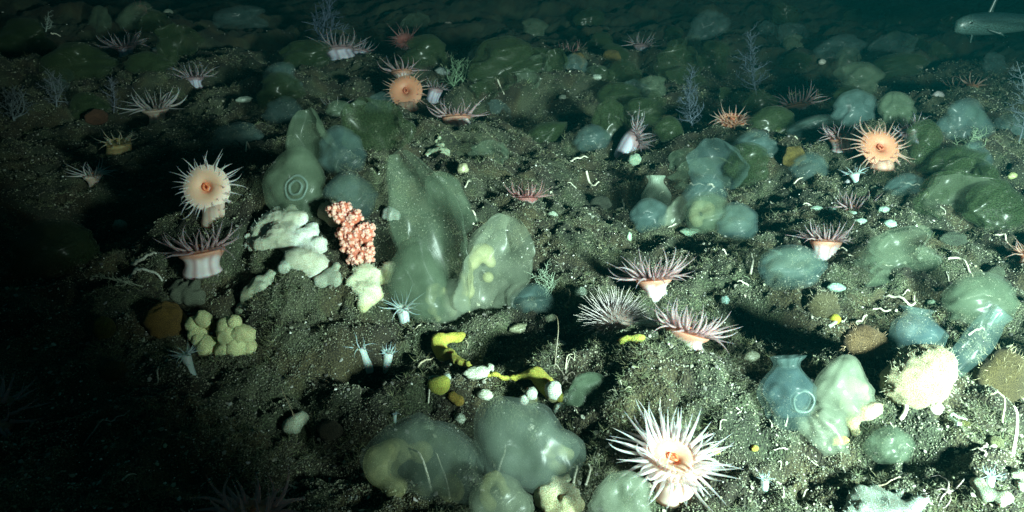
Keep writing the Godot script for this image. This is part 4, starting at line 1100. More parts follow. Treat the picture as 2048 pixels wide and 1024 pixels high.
	[Vector3(0.0525, 0.0000, -0.6204), [Vector4(-0.0129, 0.0015, -0.0043, 0.0122), Vector4(0.0024, 0.0025, -0.0114, 0.0123), Vector4(0.0169, 0.0032, -0.0028, 0.0103), Vector4(-0.0075, 0.0020, 0.0071, 0.0111), Vector4(-0.0215, -0.0002, -0.0172, 0.0066), Vector4(-0.0364, -0.0027, -0.0362, 0.0048), Vector4(0.0123, 0.0025, -0.0230, 0.0067), Vector4(0.0220, 0.0033, 0.0085, 0.0092), Vector4(0.0065, 0.0029, 0.0198, 0.0119), Vector4(-0.0097, 0.0021, 0.0066, 0.0035), Vector4(-0.0028, 0.0031, -0.0067, 0.0058), Vector4(-0.0212, 0.0014, 0.0025, 0.0039), Vector4(-0.0233, 0.0024, -0.0040, 0.0035), Vector4(-0.0134, 0.0029, 0.0069, 0.0057), Vector4(0.0002, 0.0036, -0.0226, 0.0049), Vector4(-0.0034, 0.0052, -0.0219, 0.0049), Vector4(-0.0074, 0.0033, -0.0154, 0.0047), Vector4(0.0082, 0.0035, -0.0025, 0.0057), Vector4(0.0122, 0.0044, -0.0075, 0.0045), Vector4(0.0256, 0.0038, -0.0032, 0.0034), Vector4(0.0197, 0.0047, -0.0119, 0.0035), Vector4(0.0089, 0.0027, 0.0016, 0.0031), Vector4(0.0176, 0.0048, 0.0062, 0.0034), Vector4(0.0186, 0.0035, 0.0062, 0.0033), Vector4(-0.0140, 0.0022, 0.0002, 0.0039), Vector4(-0.0042, 0.0021, 0.0176, 0.0032), Vector4(0.0017, 0.0027, 0.0063, 0.0033), Vector4(-0.0031, 0.0029, -0.0020, 0.0034), Vector4(-0.0105, 0.0032, 0.0177, 0.0040), Vector4(-0.0263, -0.0001, -0.0146, 0.0020), Vector4(-0.0196, 0.0013, -0.0237, 0.0026), Vector4(-0.0163, 0.0002, -0.0150, 0.0021), Vector4(-0.0173, 0.0012, -0.0130, 0.0023), Vector4(-0.0161, 0.0015, -0.0153, 0.0033), Vector4(-0.0365, -0.0024, -0.0317, 0.0017), Vector4(-0.0351, -0.0022, -0.0318, 0.0019), Vector4(-0.0405, -0.0023, -0.0378, 0.0018), Vector4(-0.0334, -0.0012, -0.0403, 0.0024), Vector4(-0.0399, -0.0023, -0.0339, 0.0020), Vector4(0.0172, 0.0037, -0.0205, 0.0028), Vector4(0.0175, 0.0035, -0.0208, 0.0020), Vector4(0.0171, 0.0051, -0.0272, 0.0032), Vector4(0.0099, 0.0034, -0.0293, 0.0031), Vector4(0.0147, 0.0041, -0.0294, 0.0033), Vector4(0.0271, 0.0059, 0.0149, 0.0039), Vector4(0.0174, 0.0051, 0.0019, 0.0041), Vector4(0.0296, 0.0051, 0.0104, 0.0028), Vector4(0.0296, 0.0058, 0.0100, 0.0043), Vector4(0.0169, 0.0049, 0.0153, 0.0030), Vector4(0.0096, 0.0054, 0.0089, 0.0042), Vector4(-0.0036, 0.0038, 0.0200, 0.0047), Vector4(0.0093, 0.0049, 0.0088, 0.0046), Vector4(0.0003, 0.0026, 0.0112, 0.0049), Vector4(-0.0034, 0.0046, 0.0222, 0.0035)], [0.55, 0.56, 0.34], [0.76, 0.78, 0.58], "sponge", "crust_sponge", "sponge", "bright yellowish white crust at the bottom edge below the clear squirt", 0.2, 0.004, [0, 0]],
	[Vector3(0.1005, 0.0000, -0.6652), [Vector4(-0.0399, 0.0001, -0.0090, 0.0114), Vector4(-0.0296, 0.0011, -0.0208, 0.0089), Vector4(-0.0480, -0.0011, -0.0153, 0.0041), Vector4(-0.0309, 0.0002, -0.0120, 0.0047), Vector4(-0.0494, -0.0033, -0.0085, 0.0038), Vector4(-0.0353, -0.0003, 0.0015, 0.0037), Vector4(-0.0351, -0.0014, 0.0015, 0.0037), Vector4(-0.0226, 0.0008, -0.0171, 0.0043), Vector4(-0.0303, 0.0022, -0.0282, 0.0041), Vector4(-0.0243, -0.0002, -0.0145, 0.0028), Vector4(-0.0244, 0.0036, -0.0261, 0.0043), Vector4(-0.0227, 0.0013, -0.0220, 0.0039)], [0.50, 0.50, 0.34], [0.66, 0.68, 0.50], "sponge", "crust_sponge", "sponge", "pale lump glowing through the right end of the clear squirt", 0.3, 0.004, [0, 0]],
	[Vector3(0.4168, 0.0000, -0.5936), [Vector4(-0.0111, 0.0005, -0.0128, 0.0127), Vector4(0.0102, 0.0041, -0.0168, 0.0139), Vector4(0.0210, 0.0051, -0.0040, 0.0114), Vector4(-0.0067, 0.0005, 0.0027, 0.0136), Vector4(0.0089, 0.0029, 0.0112, 0.0124), Vector4(0.0275, 0.0061, 0.0114, 0.0112), Vector4(0.0427, 0.0085, 0.0074, 0.0090), Vector4(-0.0257, -0.0029, 0.0025, 0.0103), Vector4(0.0001, 0.0050, -0.0156, 0.0044), Vector4(-0.0090, 0.0052, -0.0241, 0.0055), Vector4(-0.0215, 0.0027, -0.0117, 0.0058), Vector4(-0.0212, -0.0000, -0.0091, 0.0053), Vector4(-0.0047, 0.0039, -0.0226, 0.0046), Vector4(-0.0009, 0.0027, -0.0092, 0.0069), Vector4(0.0049, 0.0062, -0.0066, 0.0062), Vector4(0.0098, 0.0061, -0.0282, 0.0051), Vector4(0.0173, 0.0059, -0.0102, 0.0057), Vector4(0.0051, 0.0031, -0.0051, 0.0042), Vector4(0.0125, 0.0055, -0.0050, 0.0035), Vector4(0.0117, 0.0069, -0.0007, 0.0053), Vector4(0.0309, 0.0096, -0.0092, 0.0050), Vector4(0.0159, 0.0046, -0.0103, 0.0032), Vector4(0.0118, 0.0052, -0.0029, 0.0033), Vector4(-0.0005, 0.0018, 0.0097, 0.0047), Vector4(-0.0017, 0.0043, -0.0090, 0.0043), Vector4(-0.0044, 0.0018, 0.0121, 0.0053), Vector4(-0.0000, 0.0036, -0.0089, 0.0052), Vector4(0.0019, 0.0040, -0.0088, 0.0067), Vector4(0.0049, 0.0033, 0.0223, 0.0036), Vector4(0.0189, 0.0059, 0.0099, 0.0047), Vector4(0.0027, 0.0036, 0.0223, 0.0037), Vector4(0.0014, 0.0034, 0.0066, 0.0058), Vector4(0.0191, 0.0052, 0.0057, 0.0037), Vector4(0.0305, 0.0068, 0.0020, 0.0039), Vector4(0.0368, 0.0113, 0.0106, 0.0055), Vector4(0.0184, 0.0061, 0.0186, 0.0038), Vector4(0.0176, 0.0046, 0.0164, 0.0034), Vector4(0.0295, 0.0081, 0.0021, 0.0039), Vector4(0.0359, 0.0090, 0.0087, 0.0035), Vector4(0.0354, 0.0096, 0.0125, 0.0038), Vector4(0.0357, 0.0081, 0.0126, 0.0026), Vector4(0.0487, 0.0116, 0.0098, 0.0035), Vector4(0.0393, 0.0089, 0.0146, 0.0034), Vector4(-0.0218, -0.0006, 0.0089, 0.0032), Vector4(-0.0347, -0.0036, 0.0052, 0.0029), Vector4(-0.0334, -0.0036, 0.0008, 0.0040), Vector4(-0.0179, -0.0009, 0.0039, 0.0045), Vector4(-0.0285, -0.0020, -0.0043, 0.0035)], [0.26, 0.33, 0.29], [0.42, 0.54, 0.48], "sponge", "crust_sponge", "sponge", "wide whitish turquoise crust along the bottom right edge", 0.2, 0.004, [0.004, 260]],
	[Vector3(0.5178, 0.0000, -0.5662), [Vector4(0.0022, 0.0018, -0.0222, 0.0079), Vector4(0.0013, 0.0022, -0.0069, 0.0088), Vector4(0.0136, 0.0044, 0.0029, 0.0087), Vector4(0.0557, 0.0090, -0.0345, 0.0102), Vector4(0.0484, 0.0083, -0.0190, 0.0067), Vector4(-0.0026, 0.0021, -0.0153, 0.0025), Vector4(-0.0043, 0.0030, -0.0217, 0.0038), Vector4(0.0066, 0.0029, -0.0292, 0.0026), Vector4(0.0086, 0.0039, -0.0272, 0.0028), Vector4(-0.0050, 0.0016, -0.0156, 0.0032), Vector4(0.0063, 0.0029, -0.0141, 0.0026), Vector4(0.0011, 0.0026, -0.0136, 0.0034), Vector4(-0.0009, 0.0040, 0.0002, 0.0036), Vector4(0.0094, 0.0045, -0.0095, 0.0032), Vector4(0.0057, 0.0059, -0.0031, 0.0039), Vector4(0.0165, 0.0047, -0.0055, 0.0026), Vector4(0.0226, 0.0060, -0.0016, 0.0041), Vector4(0.0078, 0.0042, 0.0100, 0.0025), Vector4(0.0211, 0.0067, 0.0029, 0.0037), Vector4(0.0068, 0.0052, 0.0099, 0.0035), Vector4(0.0549, 0.0122, -0.0259, 0.0044), Vector4(0.0471, 0.0086, -0.0340, 0.0035), Vector4(0.0549, 0.0096, -0.0259, 0.0034), Vector4(0.0590, 0.0120, -0.0436, 0.0050), Vector4(0.0622, 0.0100, -0.0421, 0.0049), Vector4(0.0529, 0.0100, -0.0256, 0.0020), Vector4(0.0416, 0.0085, -0.0145, 0.0024), Vector4(0.0442, 0.0099, -0.0140, 0.0030), Vector4(0.0431, 0.0091, -0.0183, 0.0030), Vector4(0.0553, 0.0102, -0.0235, 0.0023)], [0.30, 0.35, 0.26], [0.46, 0.54, 0.44], "sponge", "crust_sponge", "sponge", "pale patchy crust in the bottom right corner", 0.2, 0.004, [0, 0]],
	[Vector3(-0.3036, 0.0000, -0.7807), [Vector4(-0.0057, 0.0038, 0.0044, 0.0111), Vector4(0.0030, 0.0040, -0.0044, 0.0105), Vector4(0.0082, 0.0035, -0.0117, 0.0064), Vector4(0.0030, 0.0009, 0.0078, 0.0042), Vector4(-0.0134, 0.0021, 0.0087, 0.0034), Vector4(-0.0136, 0.0073, -0.0013, 0.0053), Vector4(0.0022, -0.0004, 0.0101, 0.0033), Vector4(-0.0146, 0.0033, 0.0060, 0.0045), Vector4(-0.0043, 0.0060, -0.0100, 0.0037), Vector4(-0.0058, 0.0047, -0.0050, 0.0042), Vector4(0.0003, 0.0016, 0.0032, 0.0037), Vector4(-0.0050, 0.0037, -0.0079, 0.0034), Vector4(0.0054, 0.0057, -0.0121, 0.0042), Vector4(0.0032, 0.0049, -0.0144, 0.0029), Vector4(0.0036, 0.0043, -0.0146, 0.0027), Vector4(0.0094, 0.0015, -0.0066, 0.0022), Vector4(0.0068, 0.0039, -0.0169, 0.0032), Vector4(0.0054, 0.0035, -0.0168, 0.0021)], [0.40, 0.46, 0.36], [0.54, 0.62, 0.50], "sponge", "crust_sponge", "sponge", "pale disc shaped sponge alone on silt at lower left", 0.22, 0.004, [0, 0]],
]

var BULBS := [
	[Vector3(-0.4676, 0.0000, -0.9839), [Vector4(-0.0386, 0.0308, 0.0250, 0.0161), Vector4(-0.0452, 0.0455, 0.0214, 0.0123), Vector4(-0.0271, 0.0558, 0.0199, 0.0132), Vector4(-0.0205, 0.0139, 0.0371, 0.0189), Vector4(-0.0329, 0.0257, 0.0331, 0.0132), Vector4(0.0123, 0.0514, 0.0331, 0.0132), Vector4(0.0288, 0.0588, 0.0350, 0.0113), Vector4(0.0205, 0.0345, 0.0361, 0.0208), Vector4(0.0411, 0.0382, 0.0397, 0.0170), Vector4(0.0329, 0.0161, 0.0471, 0.0208), Vector4(0.0123, 0.0132, 0.0485, 0.0170), Vector4(0.0493, 0.0191, 0.0474, 0.0132)], [0.80, 0.84, 0.46], "cluster of pale yellow green bulbs on the left front of the mound"],
	[Vector3(0.0603, 0.0000, -0.7908), [Vector4(-0.0035, 0.0320, 0.0013, 0.0119), Vector4(0.0084, -0.0019, 0.0072, 0.0119), Vector4(-0.0336, 0.0201, -0.0053, 0.0091), Vector4(-0.0435, 0.0125, -0.0016, 0.0070)], [0.50, 0.58, 0.52], "white round bulbs at the right end of the yellow strand"],
]

var CORALS := [
	[Vector3(-0.2746, 0.0000, -1.1115), [Vector4(0.0000, 0.0099, 0.0000, 0.0098), Vector4(-0.0044, 0.0262, -0.0071, 0.0116), Vector4(-0.0089, 0.0445, -0.0143, 0.0116), Vector4(-0.0222, 0.0509, -0.0174, 0.0098), Vector4(0.0062, 0.0509, -0.0174, 0.0107), Vector4(0.0204, 0.0565, -0.0222, 0.0089), Vector4(-0.0151, 0.0652, -0.0246, 0.0107), Vector4(-0.0267, 0.0763, -0.0301, 0.0107), Vector4(-0.0382, 0.0867, -0.0353, 0.0098), Vector4(-0.0222, 0.0903, -0.0380, 0.0098), Vector4(-0.0027, 0.0747, -0.0293, 0.0107), Vector4(0.0178, 0.0425, -0.0143, 0.0098), Vector4(0.0240, 0.0258, -0.0079, 0.0089), Vector4(0.0133, 0.0167, -0.0024, 0.0098), Vector4(-0.0178, 0.0298, -0.0099, 0.0089), Vector4(0.0204, 0.0095, -0.0008, 0.0080), Vector4(-0.0089, 0.0079, 0.0000, 0.0080)], "salmon pink knobbly soft coral on the mound between white and green sponges"],
]

var SQUIRTS := [
	[Vector3(-0.3952, 0.0000, -1.1999), Vector3(0.0000, 0.1209, -0.0603), 0.05183, 0.03628, "sac", "jelly_green", [["sac", 0.78], ["siphon", 0.4, 0.05, 0.01111, [0, 1]]], "egg shaped green sea squirt with ring mouth above the white sponge", Vector3(0.0000, 0.6499, 0.7600)],
	[Vector3(-0.2966, 0.0000, -1.2046), Vector3(-0.0139, 0.0815, -0.0407), 0.04556, 0.02825, "sac", "jelly_blue", [["sac", 0.8]], "slate blue glassy squirt right behind the pink coral", Vector3(0.0000, 0.6499, 0.7600)],
	[Vector3(-0.1030, 0.0000, -1.0475), Vector3(-0.0909, 0.2611, -0.1302), 0.05541, 0.02327, "fold", "jelly_green", [], "longest sea squirt, a big green leaf shape leaning left in the central cluster", Vector3(-0.3246, 0.5798, 0.7473)],
	[Vector3(-0.1337, 0.0000, -1.0349), Vector3(-0.0360, 0.1350, -0.0673), 0.05058, 0.03035, "sac", "jelly_green", [["sac", 0.8], ["gut", 0.2, 0.3, 0.8]], "olive green squirt at the lower left of the central cluster", Vector3(0.0000, 0.6499, 0.7600)],
	[Vector3(-0.0599, 0.0000, -1.0498), Vector3(0.0521, 0.1555, -0.0775), 0.05907, 0.02481, "fold", "jelly_pale", [["gut", 0.38, -0.35, 0.95]], "grey green upright squirt with yellow gut, right end of the central cluster", Vector3(0.4037, 0.5609, 0.7228)],
	[Vector3(-0.1025, 0.0000, -1.0401), Vector3(0.0112, 0.0756, -0.0377), 0.03619, 0.02244, "sac", "jelly_pale", [["gut", 0.45, 0.1, 1]], "yellowish squirt wedged low in the middle of the central cluster", Vector3(0.0000, 0.6499, 0.7600)],
	[Vector3(0.0416, 0.0000, -1.0454), Vector3(-0.0087, 0.0466, -0.0232), 0.03729, 0.02312, "sac", "jelly_blue", [], "low dark blue squirt at the right foot of the central cluster", Vector3(0.0000, 0.6499, 0.7600)],
	[Vector3(-0.0941, 0.0000, -1.2922), Vector3(-0.0681, 0.1093, -0.0545), 0.03703, 0.01852, "leaf", "jelly_green", [], "narrow green lobe behind the longest leaf shaped squirt", Vector3(0.0000, 0.6499, 0.7600)],
	[Vector3(-0.3696, 0.0000, -1.3198), Vector3(-0.0415, 0.1309, -0.0653), 0.04743, 0.01897, "fold", "jelly_green", [], "dim green leaf shaped squirt standing behind the egg shaped one", Vector3(0.0000, 0.6499, 0.7600)],
	[Vector3(-0.2963, 0.0000, -1.6027), Vector3(-0.0833, 0.1171, -0.0584), 0.07735, 0.03094, "fold", "jelly_moss", [], "broad dark green squirt behind the central cluster, left of centre", Vector3(0.0000, 0.6499, 0.7600)],
	[Vector3(-0.3205, 0.0000, -1.3271), Vector3(-0.0338, 0.0846, -0.0422), 0.04578, 0.02838, "sac", "jelly_blue", [], "dark blue squirt between the egg shaped one and the broad green one", Vector3(0.0000, 0.6499, 0.7600)],
	[Vector3(0.3571, 0.0000, -1.6050), Vector3(0.0000, 0.1065, -0.0531), 0.03719, 0.02975, "bottle", "jelly_milk", [["sac", 0.8]], "bright upright bottle shaped squirt with pointed tip, mid right cluster", Vector3(0.0000, 0.6499, 0.7600)],
	[Vector3(0.3064, 0.0000, -1.3952), Vector3(-0.0185, 0.0625, -0.0311), 0.03926, 0.02434, "sac", "jelly_blue", [], "dark low squirt at the foot of the bright bottle shaped one", Vector3(0.0000, 0.6499, 0.7600)],
	[Vector3(0.3332, 0.0000, -1.4025), Vector3(0.0417, 0.0628, -0.0313), 0.02302, 0.009208, "leaf", "jelly_pale", [], "narrow pale squirt leaning right beside the bright bottle shaped one", Vector3(0.0000, 0.6499, 0.7600)],
	[Vector3(0.4153, 0.0000, -1.3531), Vector3(-0.0074, 0.0817, -0.0408), 0.0531, 0.03292, "sac", "jelly_green", [["sac", 0.8], ["gut", 0.5, -0.2, 0.9]], "round brownish green squirt in front of the mid right cluster", Vector3(0.0000, 0.6499, 0.7600)],
	[Vector3(0.4623, 0.0000, -1.3196), Vector3(-0.0041, 0.0724, -0.0361), 0.04457, 0.02763, "sac", "jelly_blue", [["sac", 0.8]], "round blue green squirt, rightmost of the mid right cluster", Vector3(0.0000, 0.6499, 0.7600)],
	[Vector3(0.4971, 0.0000, -1.6183), Vector3(-0.0360, 0.0666, -0.0332), 0.05579, 0.03459, "sac", "jelly_blue", [], "blue squirt with bright glint at the back of the mid right cluster", Vector3(0.0000, 0.6499, 0.7600)],
	[Vector3(0.5053, 0.0000, -1.7267), Vector3(-0.0091, 0.0746, -0.0372), 0.08335, 0.03334, "fold", "jelly_green", [], "wide green squirt with bumpy top behind the mid right cluster", Vector3(0.0000, 0.6499, 0.7600)],
	[Vector3(0.2497, 0.0000, -2.0346), Vector3(-0.0150, 0.0727, -0.0362), 0.05566, 0.03451, "sac", "jelly_blue", [], "dim round squirt left of the anemone lying on its side", Vector3(0.0000, 0.6499, 0.7600)],
	[Vector3(0.3431, 0.0000, -2.1118), Vector3(-0.0668, 0.1014, -0.0506), 0.05123, 0.02049, "leaf", "jelly_moss", [], "dim green leaf squirt behind the anemone lying on its side", Vector3(0.0000, 0.6499, 0.7600)],
	[Vector3(0.4546, 0.0000, -2.3946), Vector3(-0.0226, 0.0935, -0.0466), 0.06967, 0.03483, "leaf", "jelly_moss", [], "dim green squirt left of the blue sea fan", Vector3(0.0000, 0.6499, 0.7600)],
	[Vector3(0.4699, 0.0000, -2.0195), Vector3(-0.0074, 0.0665, -0.0332), 0.04164, 0.02582, "sac", "jelly_moss", [], "small dim squirt under the two brownish balls beside the blue sea fan", Vector3(0.0000, 0.6499, 0.7600)],
	[Vector3(0.6577, 0.0000, -1.8135), Vector3(-0.0054, 0.0675, -0.0337), 0.05391, 0.03343, "sac", "jelly_blue", [], "dark blue round squirt under the bushy orange tan anemone", Vector3(0.0000, 0.6499, 0.7600)],
	[Vector3(0.7770, 0.0000, -2.0167), Vector3(-0.0059, 0.0896, -0.0446), 0.06769, 0.03046, "leaf", "jelly_moss", [], "dim green squirt right of the bushy orange tan anemone", Vector3(0.0000, 0.6499, 0.7600)],
	[Vector3(0.8749, 0.0000, -1.9491), Vector3(-0.0114, 0.0559, -0.0279), 0.07954, 0.04931, "sac", "jelly_blue", [["sac", 0.8]], "dark blue squirt under the anemone on the turquoise foot", Vector3(0.0000, 0.6499, 0.7600)],
	[Vector3(0.7626, 0.0000, -1.6852), Vector3(-0.0051, 0.0701, -0.0349), 0.04924, 0.03053, "sac", "jelly_blue", [], "dim blue squirt right of the yellow ball at mid right", Vector3(0.0000, 0.6499, 0.7600)],
	[Vector3(0.9448, 0.0000, -1.8592), Vector3(-0.0298, 0.0848, -0.0423), 0.05685, 0.02274, "leaf", "jelly_blue", [], "dim slate squirt behind the shaggy pink anemone", Vector3(0.0000, 0.6499, 0.7600)],
	[Vector3(1.0233, 0.0000, -1.6509), Vector3(-0.0098, 0.0988, -0.0493), 0.04785, 0.02393, "leaf", "jelly_moss", [], "tall dim green squirt right of the small anemone with pale green foot", Vector3(0.0000, 0.6499, 0.7600)],
	[Vector3(1.0713, 0.0000, -1.5944), Vector3(-0.0179, 0.0610, -0.0304), 0.06576, 0.03288, "leaf", "jelly_moss", [], "mossy green leafy squirt at the upper edge of the big green patch, right", Vector3(0.0000, 0.6499, 0.7600)],
	[Vector3(0.9570, 0.0000, -1.4072), Vector3(-0.0163, 0.0923, -0.0460), 0.08581, 0.03862, "fold", "jelly_moss", [["sac", 0.8]], "broadest mossy green squirt of the big green patch at the right", Vector3(0.0000, 0.6499, 0.7600)],
	[Vector3(1.0419, 0.0000, -1.3712), Vector3(-0.0138, 0.0950, -0.0474), 0.06266, 0.0282, "leaf", "jelly_moss", [], "mossy green squirt at the far right of the big green patch", Vector3(0.0000, 0.6499, 0.7600)],
	[Vector3(0.8896, 0.0000, -1.4766), Vector3(-0.0079, 0.0445, -0.0222), 0.04177, 0.0259, "sac", "jelly_blue", [], "dark grey squirt at the left foot of the big green patch", Vector3(0.0000, 0.6499, 0.7600)],
	[Vector3(0.4923, 0.0000, -1.0909), Vector3(-0.0071, 0.0700, -0.0349), 0.06131, 0.03679, "sac", "jelly_blue", [["sac", 0.82]], "wide blue squirt with bright glint above a black shadow, right of centre", Vector3(0.0000, 0.6499, 0.7600)],
	[Vector3(0.7112, 0.0000, -1.1313), Vector3(-0.0256, 0.0769, -0.0383), 0.07314, 0.03657, "fold", "jelly_green", [["sac", 0.8]], "large flat green squirt lying below the ring of turquoise shells", Vector3(0.0000, 0.6499, 0.7600)],
	[Vector3(0.7882, 0.0000, -1.0042), Vector3(-0.0084, 0.0805, -0.0401), 0.06218, 0.03731, "sac", "jelly_green", [["sac", 0.8]], "large dim round squirt near the right edge, white worm tube before it", Vector3(0.0000, 0.6499, 0.7600)],
	[Vector3(0.5951, 0.0000, -0.7873), Vector3(0.0676, 0.0770, -0.0384), 0.02116, 0.01481, "tube", "jelly_blue", [], "long blue tube shaped squirt slanting right behind the white bristly sponge", Vector3(0.0000, 0.6499, 0.7600)],
	[Vector3(0.3629, 0.0000, -0.7140), Vector3(-0.0077, 0.0826, -0.0412), 0.03463, 0.02597, "bottle", "jelly_blue", [["sac_blue", 0.84], ["siphon", 0.42, 0.2, 0.01218, [0]]], "blue vase shaped squirt with round ring mouth, left of the bright cluster", Vector3(0.0000, 0.6499, 0.7600)],
	[Vector3(0.4376, 0.0000, -0.7124), Vector3(-0.0115, 0.0756, -0.0377), 0.03647, 0.02188, "sac", "jelly_pale", [["gut", 0.32, 0.15, 1], ["sac", 0.8]], "milky squirt glowing pale orange inside, between the blue vase and white sponge", Vector3(0.0000, 0.6499, 0.7600)],
	[Vector3(0.5445, 0.0000, -0.8027), Vector3(0.0124, 0.0606, -0.0302), 0.03455, 0.02418, "bottle", "jelly_blue", [["sac_blue", 0.8]], "blue squirt with flared top rising behind the white bristly sponge", Vector3(0.0000, 0.6499, 0.7600)],
	[Vector3(0.3802, 0.0000, -0.6977), Vector3(0.0411, 0.0351, -0.0175), 0.0348, 0.0174, "leaf", "jelly_pale", [], "collapsed brownish film of a squirt under the milky one", Vector3(0.0000, 0.6499, 0.7600)],
	[Vector3(0.4684, 0.0000, -0.6617), Vector3(-0.0012, 0.0415, -0.0207), 0.02806, 0.0174, "sac", "jelly_green", [], "small hazy green squirt with white crumbs below the white bristly sponge", Vector3(0.0000, 0.6499, 0.7600)],
	[Vector3(0.0685, 0.0000, -0.6521), Vector3(-0.1080, 0.0828, -0.0413), 0.05492, 0.03405, "sac", "jelly_clear", [["sac", 0.8], ["gut", 0.14, 0.25, 0.6]], "big clear squirt with bright glints at the bottom centre, white bead on top", Vector3(0.0000, 0.6499, 0.7600)],
	[Vector3(-0.0394, 0.0300, -0.6451), Vector3(-0.1465, 0.0314, -0.0157), 0.05294, 0.03177, "sac", "jelly_clear", [["gut", 0.52, -0.05, 1.35], ["sac", 0.82]], "clear lying squirt with large yellow gut at the bottom, left of centre", Vector3(0.0000, 0.6499, 0.7600)],
	[Vector3(0.1374, 0.0000, -0.5674), Vector3(-0.0169, 0.0731, -0.0364), 0.03322, 0.01661, "leaf", "jelly_pale", [["sac", 0.8]], "grey green blunt squirt at the bottom edge beside the largest anemone", Vector3(0.0000, 0.6499, 0.7600)],
	[Vector3(-0.0135, 0.0000, -0.5647), Vector3(-0.0084, 0.0678, -0.0338), 0.03707, 0.02224, "sac", "jelly_pale", [["gut", 0.7, 0, 0.9]], "yellow green squirt cut by the bottom edge below the big clear one", Vector3(0.0000, 0.6499, 0.7600)],
	[Vector3(0.0802, 0.0000, -0.7774), Vector3(0.0484, 0.0383, -0.0191), 0.02142, 0.007497, "leaf", "jelly_green", [], "flat green squirt flopped right of the yellow crust and white lumps", Vector3(0.0000, 0.6499, 0.7600)],
	[Vector3(-0.8411, 0.0000, -1.1572), Vector3(-0.0399, 0.0955, -0.0476), 0.06963, 0.0557, "sac", "jelly_moss", [["sac", 0.8]], "big dim green lump of a squirt at the left edge", Vector3(0.0000, 0.6499, 0.7600)],
	[Vector3(-1.3896, 0.0000, -2.7178), Vector3(0.0000, 0.0721, -0.0360), 0.08061, 0.04031, "leaf", "jelly_moss", [], "faint green squirt right of the faint violet sea fan, upper left", Vector3(0.0000, 0.6499, 0.7600)],
	[Vector3(-1.7061, 0.0000, -2.7728), Vector3(-0.0195, 0.1398, -0.0697), 0.1171, 0.05856, "leaf", "jelly_moss", [], "faint big green squirt at the upper left", Vector3(0.0000, 0.6499, 0.7600)],
	[Vector3(-2.3662, 0.0000, -3.4655), Vector3(-0.0121, 0.1730, -0.0863), 0.1208, 0.06042, "leaf", "jelly_moss", [], "faint green squirt in the top left corner", Vector3(0.0000, 0.6499, 0.7600)],
	[Vector3(-0.7719, 0.0000, -1.9268), Vector3(-0.0142, 0.0825, -0.0412), 0.07804, 0.03902, "leaf", "jelly_blue", [], "slate squirt left of the dim green leaf shaped ones", Vector3(0.0000, 0.6499, 0.7600)],
	[Vector3(-0.9220, 0.0000, -3.1887), Vector3(-0.0134, 0.1102, -0.0549), 0.1074, 0.05371, "leaf", "jelly_moss", [], "faint green squirt left of the dim mauve anemone", Vector3(0.0000, 0.6499, 0.7600)],
	[Vector3(-0.3575, 0.0000, -3.0192), Vector3(-0.0106, 0.1231, -0.0614), 0.0952, 0.0476, "leaf", "jelly_moss", [], "faint green squirt right of the topmost reddish anemone", Vector3(0.0000, 0.6499, 0.7600)],
	[Vector3(-0.0233, 0.0000, -2.7457), Vector3(-0.0233, 0.1390, -0.0693), 0.1204, 0.06021, "leaf", "jelly_moss", [], "dim broad green squirt at upper centre with leafy lobes", Vector3(0.0000, 0.6499, 0.7600)],
	[Vector3(0.1017, 0.0000, -2.8334), Vector3(-0.0060, 0.0982, -0.0490), 0.07979, 0.03989, "leaf", "jelly_moss", [], "dim green squirt left of the row of three orange balls", Vector3(0.0000, 0.6499, 0.7600)],
	[Vector3(0.4841, 0.0000, -3.4554), Vector3(-0.0072, 0.1035, -0.0516), 0.07707, 0.04778, "sac", "jelly_moss", [], "faint round green squirt behind the row of three orange balls", Vector3(0.0000, 0.6499, 0.7600)],
	[Vector3(1.7593, 0.0000, -3.7876), Vector3(-0.0264, 0.1182, -0.0589), 0.1189, 0.05944, "leaf", "jelly_blue", [], "faint slate squirt at the top right, below black water", Vector3(0.0000, 0.6499, 0.7600)],
	[Vector3(1.7839, 0.0000, -3.2820), Vector3(-0.0186, 0.1042, -0.0520), 0.1397, 0.06987, "leaf", "jelly_moss", [], "faint wide green squirt left of the two small tan anemones", Vector3(0.0000, 0.6499, 0.7600)],
	[Vector3(0.5225, 0.0000, -4.9000), Vector3(-0.0067, 0.1349, -0.0673), 0.1005, 0.05024, "leaf", "jelly_moss", [], "faint green squirt at the top edge, centre", Vector3(0.0000, 0.6499, 0.7600)],
	[Vector3(-1.6381, 0.0000, -4.3983), Vector3(-0.0120, 0.1213, -0.0605), 0.1656, 0.08281, "leaf", "jelly_blue", [], "faint blue black squirt at the top, left of the blue sea fan", Vector3(0.0000, 0.6499, 0.7600)],
	[Vector3(-0.7263, 0.0000, -2.1571), Vector3(0.0235, 0.0841, -0.0419), 0.05479, 0.02739, "leaf", "jelly_blue", [], "dark slate squirt behind the dim green leaf shaped one", Vector3(0.0000, 0.6499, 0.7600)],
	[Vector3(0.1193, 0.0000, -2.1455), Vector3(-0.0392, 0.0632, -0.0315), 0.07063, 0.04379, "sac", "jelly_moss", [], "fuzzy brown green lump at the right of a black hollow, upper centre", Vector3(0.0000, 0.6499, 0.7600)],
	[Vector3(0.6677, 0.0000, -1.8122), Vector3(0.0163, 0.0486, -0.0242), 0.04277, 0.01969, "leaf", "jelly_blue", [], "middling leafy blue squirt just left of the yellow ball", Vector3(-0.3656, 0.6372, 0.6785)],
	[Vector3(0.9522, 0.0000, -3.5366), Vector3(0.0102, 0.0952, -0.0475), 0.06383, 0.02658, "leaf", "jelly_moss", [], "small leafy mossy squirt above the upright blue sea fan", Vector3(-0.2402, 0.6645, 0.7076)],
	[Vector3(0.1817, 0.0000, -2.8052), Vector3(-0.0229, 0.0807, -0.0402), 0.04584, 0.01632, "fold", "jelly_moss", [], "small folded mossy squirt just left of the middle orange ball", Vector3(-0.3215, 0.6482, 0.6903)],
